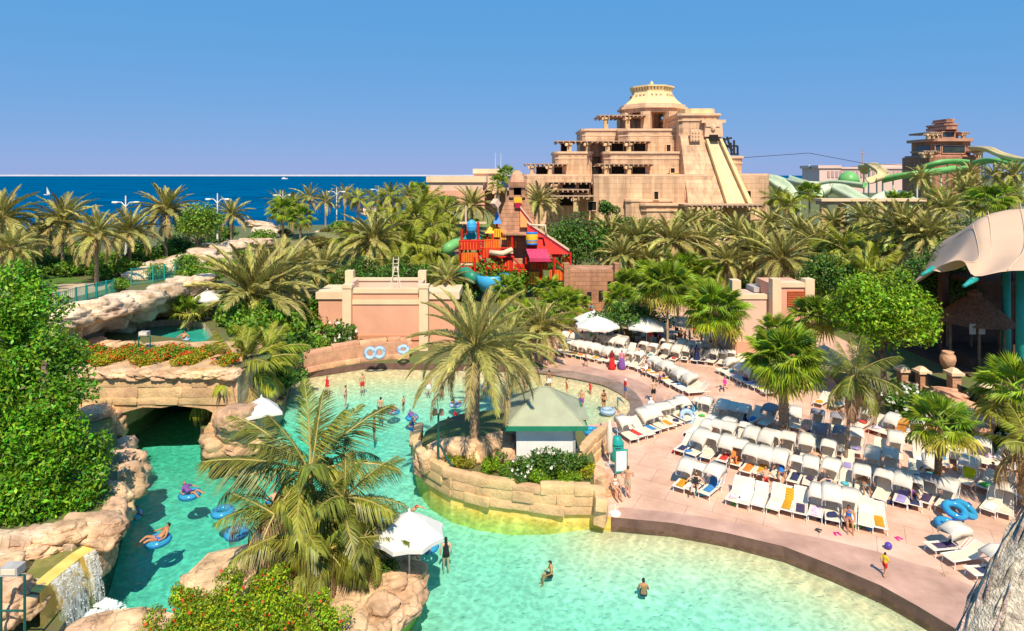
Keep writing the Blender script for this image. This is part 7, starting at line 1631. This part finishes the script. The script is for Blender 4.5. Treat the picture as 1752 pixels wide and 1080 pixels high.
# sunbathers
for i, (x, y, c_, nm) in enumerate([(1418,850,'navy','second row under a hood, left'),(1395,802,'black','third row beside the navy towel'),(1337,823,'blue','second row near its left end'),(1560,858,'purple','second row near its right end'),(1190,845,'black','left front pair'),(1310,835,'red','second row second place'),(1255,795,'orange','left middle group'),(1480,848,'grey','second row middle'),(1240,668,'magenta','row behind the curved row'),(1130,655,'purple','curved row along the pool'),(1105,642,'white','curved row near its left end'),(1590,826,'teal','third row right end')]):
    p = W(x, y); person(p+Vector((0,0,.36)), face(-22), 'recline', 'sunbather in %s swimwear lying in the %s' % (c_, nm), [('trunks' if i % 2 else 'suit', c_)], i % 4, i % 3, .98, hk='hair' if i % 2 else 'longhair', group='sunbathers')
# --- in the pool
wade(591,690,.30, face(90), 'stand', 'slim woman in black bikini wading in the upper pool', [('briefs','black'),('top','black')], 4, 1, hk='longhair')
wade(651,708,.55, face(170), 'stand', 'man in black shorts wading, seen from behind, left of the tubes', [('trunks','black')], 1, 0, 1.05)
wade(733,672,.35, face(180), 'stand', 'bather in white shorts wading below the palm fronds', [('trunks','white')], 4, 1)
wade(756,674,.4, face(170), 'stand', 'bather in black swimsuit wading under the palm fronds', [('suit','black')], 2, 0)
wade(722,762,.75, face(120), 'stand', 'man in black shorts wading beside the planter tip', [('trunks','black')], 1, 0)
wade(767,738,.7, face(180), 'stand', 'person in dark swim shirt wading by the planter mast', [('shirt','black'),('trunks','black'),('sleeves','black')], 3, 0)
wade(1033,702,.15, face(30), 'stand', 'woman in dark bikini standing in the shallow water by the beach', [('briefs','black'),('top','black')], 2, 0, hk='longhair')
wade(1057,700,.1, face(-90), 'stand', 'small child in teal swim shirt in the shallow water', [('shirt','teal'),('trunks','teal')], 1, 0, .6)
wade(763,945,1.0, face(190), 'stand', 'dark haired woman in black swimsuit wading, seen from behind, near the parasol', [('suit','black')], 0, 0)
wade(845,728,.7, face(160), 'stand', 'bather in navy wading behind the kiosk palms', [('shirt','navy'),('trunks','navy')], 2, 0)
wade(865,690,.6, face(60), 'stand', 'bather in orange shorts wading behind the leaning palm', [('trunks','orange')], 1, 1)
wade(620,668,.3, face(30), 'stand', 'bather in red shorts wading left in the upper pool', [('trunks','red')], 1, 0)
person(W(943,966,WL)+Vector((0,0,-.56)), face(-80), 'sit', 'swimmer with dark hair left of centre in the near pool', [('trunks','black')], 2, 0, .88)
person(W(1101,1000,WL)+Vector((0,0,-.52)), face(170), 'sit', 'dark haired swimmer alone in the middle of the near pool', [('trunks','navy')], 2, 0, .88)
person(W(712,872,WL)+Vector((0,0,.05)), face(60), 'swim', 'swimmer with red cap just behind the white islet parasol', [('trunks','red')], 1, 0, hm=CL['red'])
person(W(694,960,.6)+Vector((0,0,.45)), face(100), 'sit', 'lifeguard in navy seated under the islet parasol', [('shirt','navy'),('trunks','blue'),('sleeves','grey')], 2, 0)
for i, (x, y, c_, lb) in enumerate([(560,672,'red','bather in red wading at the far left of the upper pool'),(690,690,'navy','bather in navy wading between the tube children'),(900,668,'black','bather in black wading right of the leaning palm'),(940,662,'white','bather in white wading near the far curve of the pool'),(970,676,'orange','bather in orange wading above the kiosk roof'),(995,690,'purple','bather in purple wading right of the kiosk roof'),(705,742,'blue','bather in blue wading in the channel left of the planter'),(640,740,'black','bather in black wading behind the coconut fronds'),(800,650,'green','bather in green wading below the low stone wall'),(770,652,'magenta','bather in magenta wading below the low stone wall'),(1010,672,'red','child in red wading near the beach curve')]):
    wade(x, y, .3+.3*(y > 680), face(i*67), 'stand' if i % 2 else 'akimbo', lb, [('trunks' if i % 2 else 'suit', c_)], i % 4, i % 3, .7 if 'child' in lb else 1.)
def floater(x, y, label, tl, wear, rz, skin=1, hair=0, s=1., kind='b', z=WL, **k):
    p = W(x, y, z); swimtube(p+Vector((0,0,.06)), tl, kind, 1.0 if s > .8 else .85)
    person(p+Vector((0,0,.04)), rz, 'recline', label, wear, skin, hair, s, **k)
floater(325,848,'man in dark shirt floating in a tube at the middle of the river','blue swim tube under the man in dark shirt on the river',[('shirt','purple'),('trunks','navy')],face(70),2,0,hm=SKIN[2])
floater(271,927,'tanned man lying in a tube at the left of the river','blue swim tube under the tanned man on the left of the river',[('briefs','blue')],face(-50),2,0,1.08)
floater(222,884,'bather in a tube under the thin waterfall','blue swim tube below the thin waterfall',[('trunks','black')],face(60),3,0)
floater(402,978,'person with red cap lying in a tube behind the flowering bush','blue swim tube behind the flowering bush',[('trunks','blue')],face(80),1,0,hm=CL['red'])
floater(470,866,'bather in a tube half hidden by the coconut fronds','blue swim tube half hidden by the coconut fronds',[('trunks','navy')],face(20),1,0)
floater(673,706,'child with dark hair in a tube beside the wading man','pair tube of the child beside the wading man',[('trunks','red')],face(0),1,0,.75)
floater(705,716,'child in a tube right of the other tube child','blue swim tube right of the wading man',[('shirt','purple'),('trunks','blue')],face(40),2,0,.75)
floater(784,716,'child in red shirt in a tube left of the planter palm trunk','blue swim tube left of the planter palm trunk',[('shirt','red')],face(90),1,0,.8)
floater(779,694,'child lying in a pale tube above the red shirted child','aqua swim tube above the red shirted child',[('trunks','blue')],face(120),1,0,.75,'w')
floater(742,762,'child in purple in the tube held by the man at the planter tip','blue swim tube held by the man at the planter tip',[('shirt','purple'),('trunks','blue')],face(60),2,0,.75)
floater(733,938,'child with white cap in a tube right of the islet','blue swim tube right of the islet',[('suit','white')],face(0),0,2,.8,hm=CL['white'])
floater(868,700,'bather in a tube behind the kiosk roof','blue swim tube behind the kiosk roof',[('trunks','orange')],face(90),2,0,.9)
floater(312,583,'pair floater in the upper river beside the small palm','pale tube on the upper river beside the small palm',[('trunks','black')],face(0),2,0,1,'w',3.45)
floater(835,664,'bather in a tube behind the main palm fronds','blue swim tube behind the main palm fronds',[('trunks','blue')],face(30),1,0,.9)
swimtube(W(1040,706,WL)+Vector((0,0,.1)), 'pale tube in the shallow water beside the bikini woman', 'w'); swimtube(W(1012,742,.05)+Vector((0,0,.15)), 'blue mat tube lying behind the kiosk beside the child')
# visitors in and near the play fort
for i, (x, y, Y, c_) in enumerate([(990,462,75,'blue'),(1000,470,75,'white'),(1012,486,74,'teal'),(1042,512,73,'red'),(1034,508,73,'magenta'),(1010,512,73,'maroon'),(790,432,85,'white'),(958,440,86,'grey'),(970,448,86,'blue')]):
    p = W(x, 540+2*i) if i < 6 else D(x, y, Y)-Vector((0,0,1.0)); person(p, face(i*60), 'stand', 'tiny visitor in %s at the play fort terrace, %s in the group' % (c_, ORD[i]), [('shirt',c_),('trunks','black')], i % 4, 0, group='visitors at the play fort')
person(D(1384,282,190)-Vector((0,0,.9)), face(90), 'sit', 'zip line rider hanging from the cable above the far hotel', [('shirt','white'),('leggings','navy')], 1, 0, 1.5)
# small craft on the sea
sb = empty('sail_boat', W(80,334,-2), 0, 'tiny boat with white sail on the sea at the left', 'boat')
MB().add([(-2.5,-.6,0),(2.5,-.6,0),(3.4,0,.8),(2.5,.6,0),(-2.5,.6,0),(-2.6,-.8,.8),(2.4,-.8,.8),(2.4,.8,.8),(-2.6,.8,.8)],[(0,1,6,5),(1,2,6),(2,3,7),(3,4,8,7),(4,0,5,8),(5,6,2,7,8)]).build('hull', M_white, sb)
MB().tube([(0,0,.5),(0,0,8)], .08, 5).build('mast', M_white, sb); MB().add([(0.1,0,1.2),(3,0.3,1.3),(.1,0,7.6),(0.1,.06,1.2),(3,.36,1.3),(.1,.06,7.6)],[(0,1,2),(5,4,3),(0,2,5,3),(1,4,5,2)]).build('sail', M_canvas, sb)
sb = empty('motor_ship', W(487,306.5,-2), 0, 'tiny white ship on the horizon', 'ship')
MB().add([(-14,-3,0),(14,-3,0),(18,0,4),(14,3,0),(-14,3,0),(-14,-3,4),(14,-3,4),(14,3,4),(-14,3,4)],[(0,1,6,5),(1,2,6),(2,3,7),(3,4,8,7),(4,0,5,8),(5,6,2,7,8)]).build('hull', M_white, sb); MB().box((-4,0,6),(12,4,4)).build('cabin', M_white, sb)
# leaning trunk close to the camera at the lower right corner
nt_ = empty('leaning_palm', (0,0,0), 0, 'close rough palm trunk leaning across the lower right corner', 'palm tree')
M_fib = mat('fibrous_bark', (.42,.30,.23), rough=.95, var=.5, scale=9, bump=1, bscale=30, rand=.45, c2=(.48,.37,.29))
pts = [D(1640,1330,8.6), D(1675,1200,8.8), D(1715,1080,9.1), D(1770,970,9.4), D(1845,860,9.8), D(1950,720,10.4)]
nt_.location = (pts[0].x, pts[0].y, 0); tk = MB(); c0 = nt_.location
P2 = [Vector((pts[0].x-.9, pts[0].y-.5, 0))]+pts; P2 = [p-c0 for p in P2]; tk.tube(P2, [.5,.46,.46,.46,.45,.42,.4], 20); tk.build('trunk', M_fib, nt_, True)
r_ = random.Random(77)
for i in range(230):
    t = r_.uniform(.12,.98)*(len(P2)-1); k = int(t); p = P2[k].lerp(P2[k+1], t-k); d = (P2[k+1]-P2[k]).normalized(); a = r_.uniform(0,6.28)
    s1 = d.cross(Vector((0,1,0))).normalized(); s2 = d.cross(s1); o_ = (s1*math.cos(a)+s2*math.sin(a)); l = r_.uniform(.5,1.3); sd_ = d.cross(o_)*r_.uniform(.02,.045)
    q0 = p+o_*.42; q1 = p+o_*.45+d*l*.55; q2 = p+o_*.43+d*l
    MB().add([q0-sd_, q0+sd_, q1+sd_*.8, q1-sd_*.8, q2, q0+o_*.05, q1+o_*.04], [(0,1,6),(0,6,3),(1,2,6),(3,6,4),(6,2,4)]).build('leaf_base', M_fib, nt_)
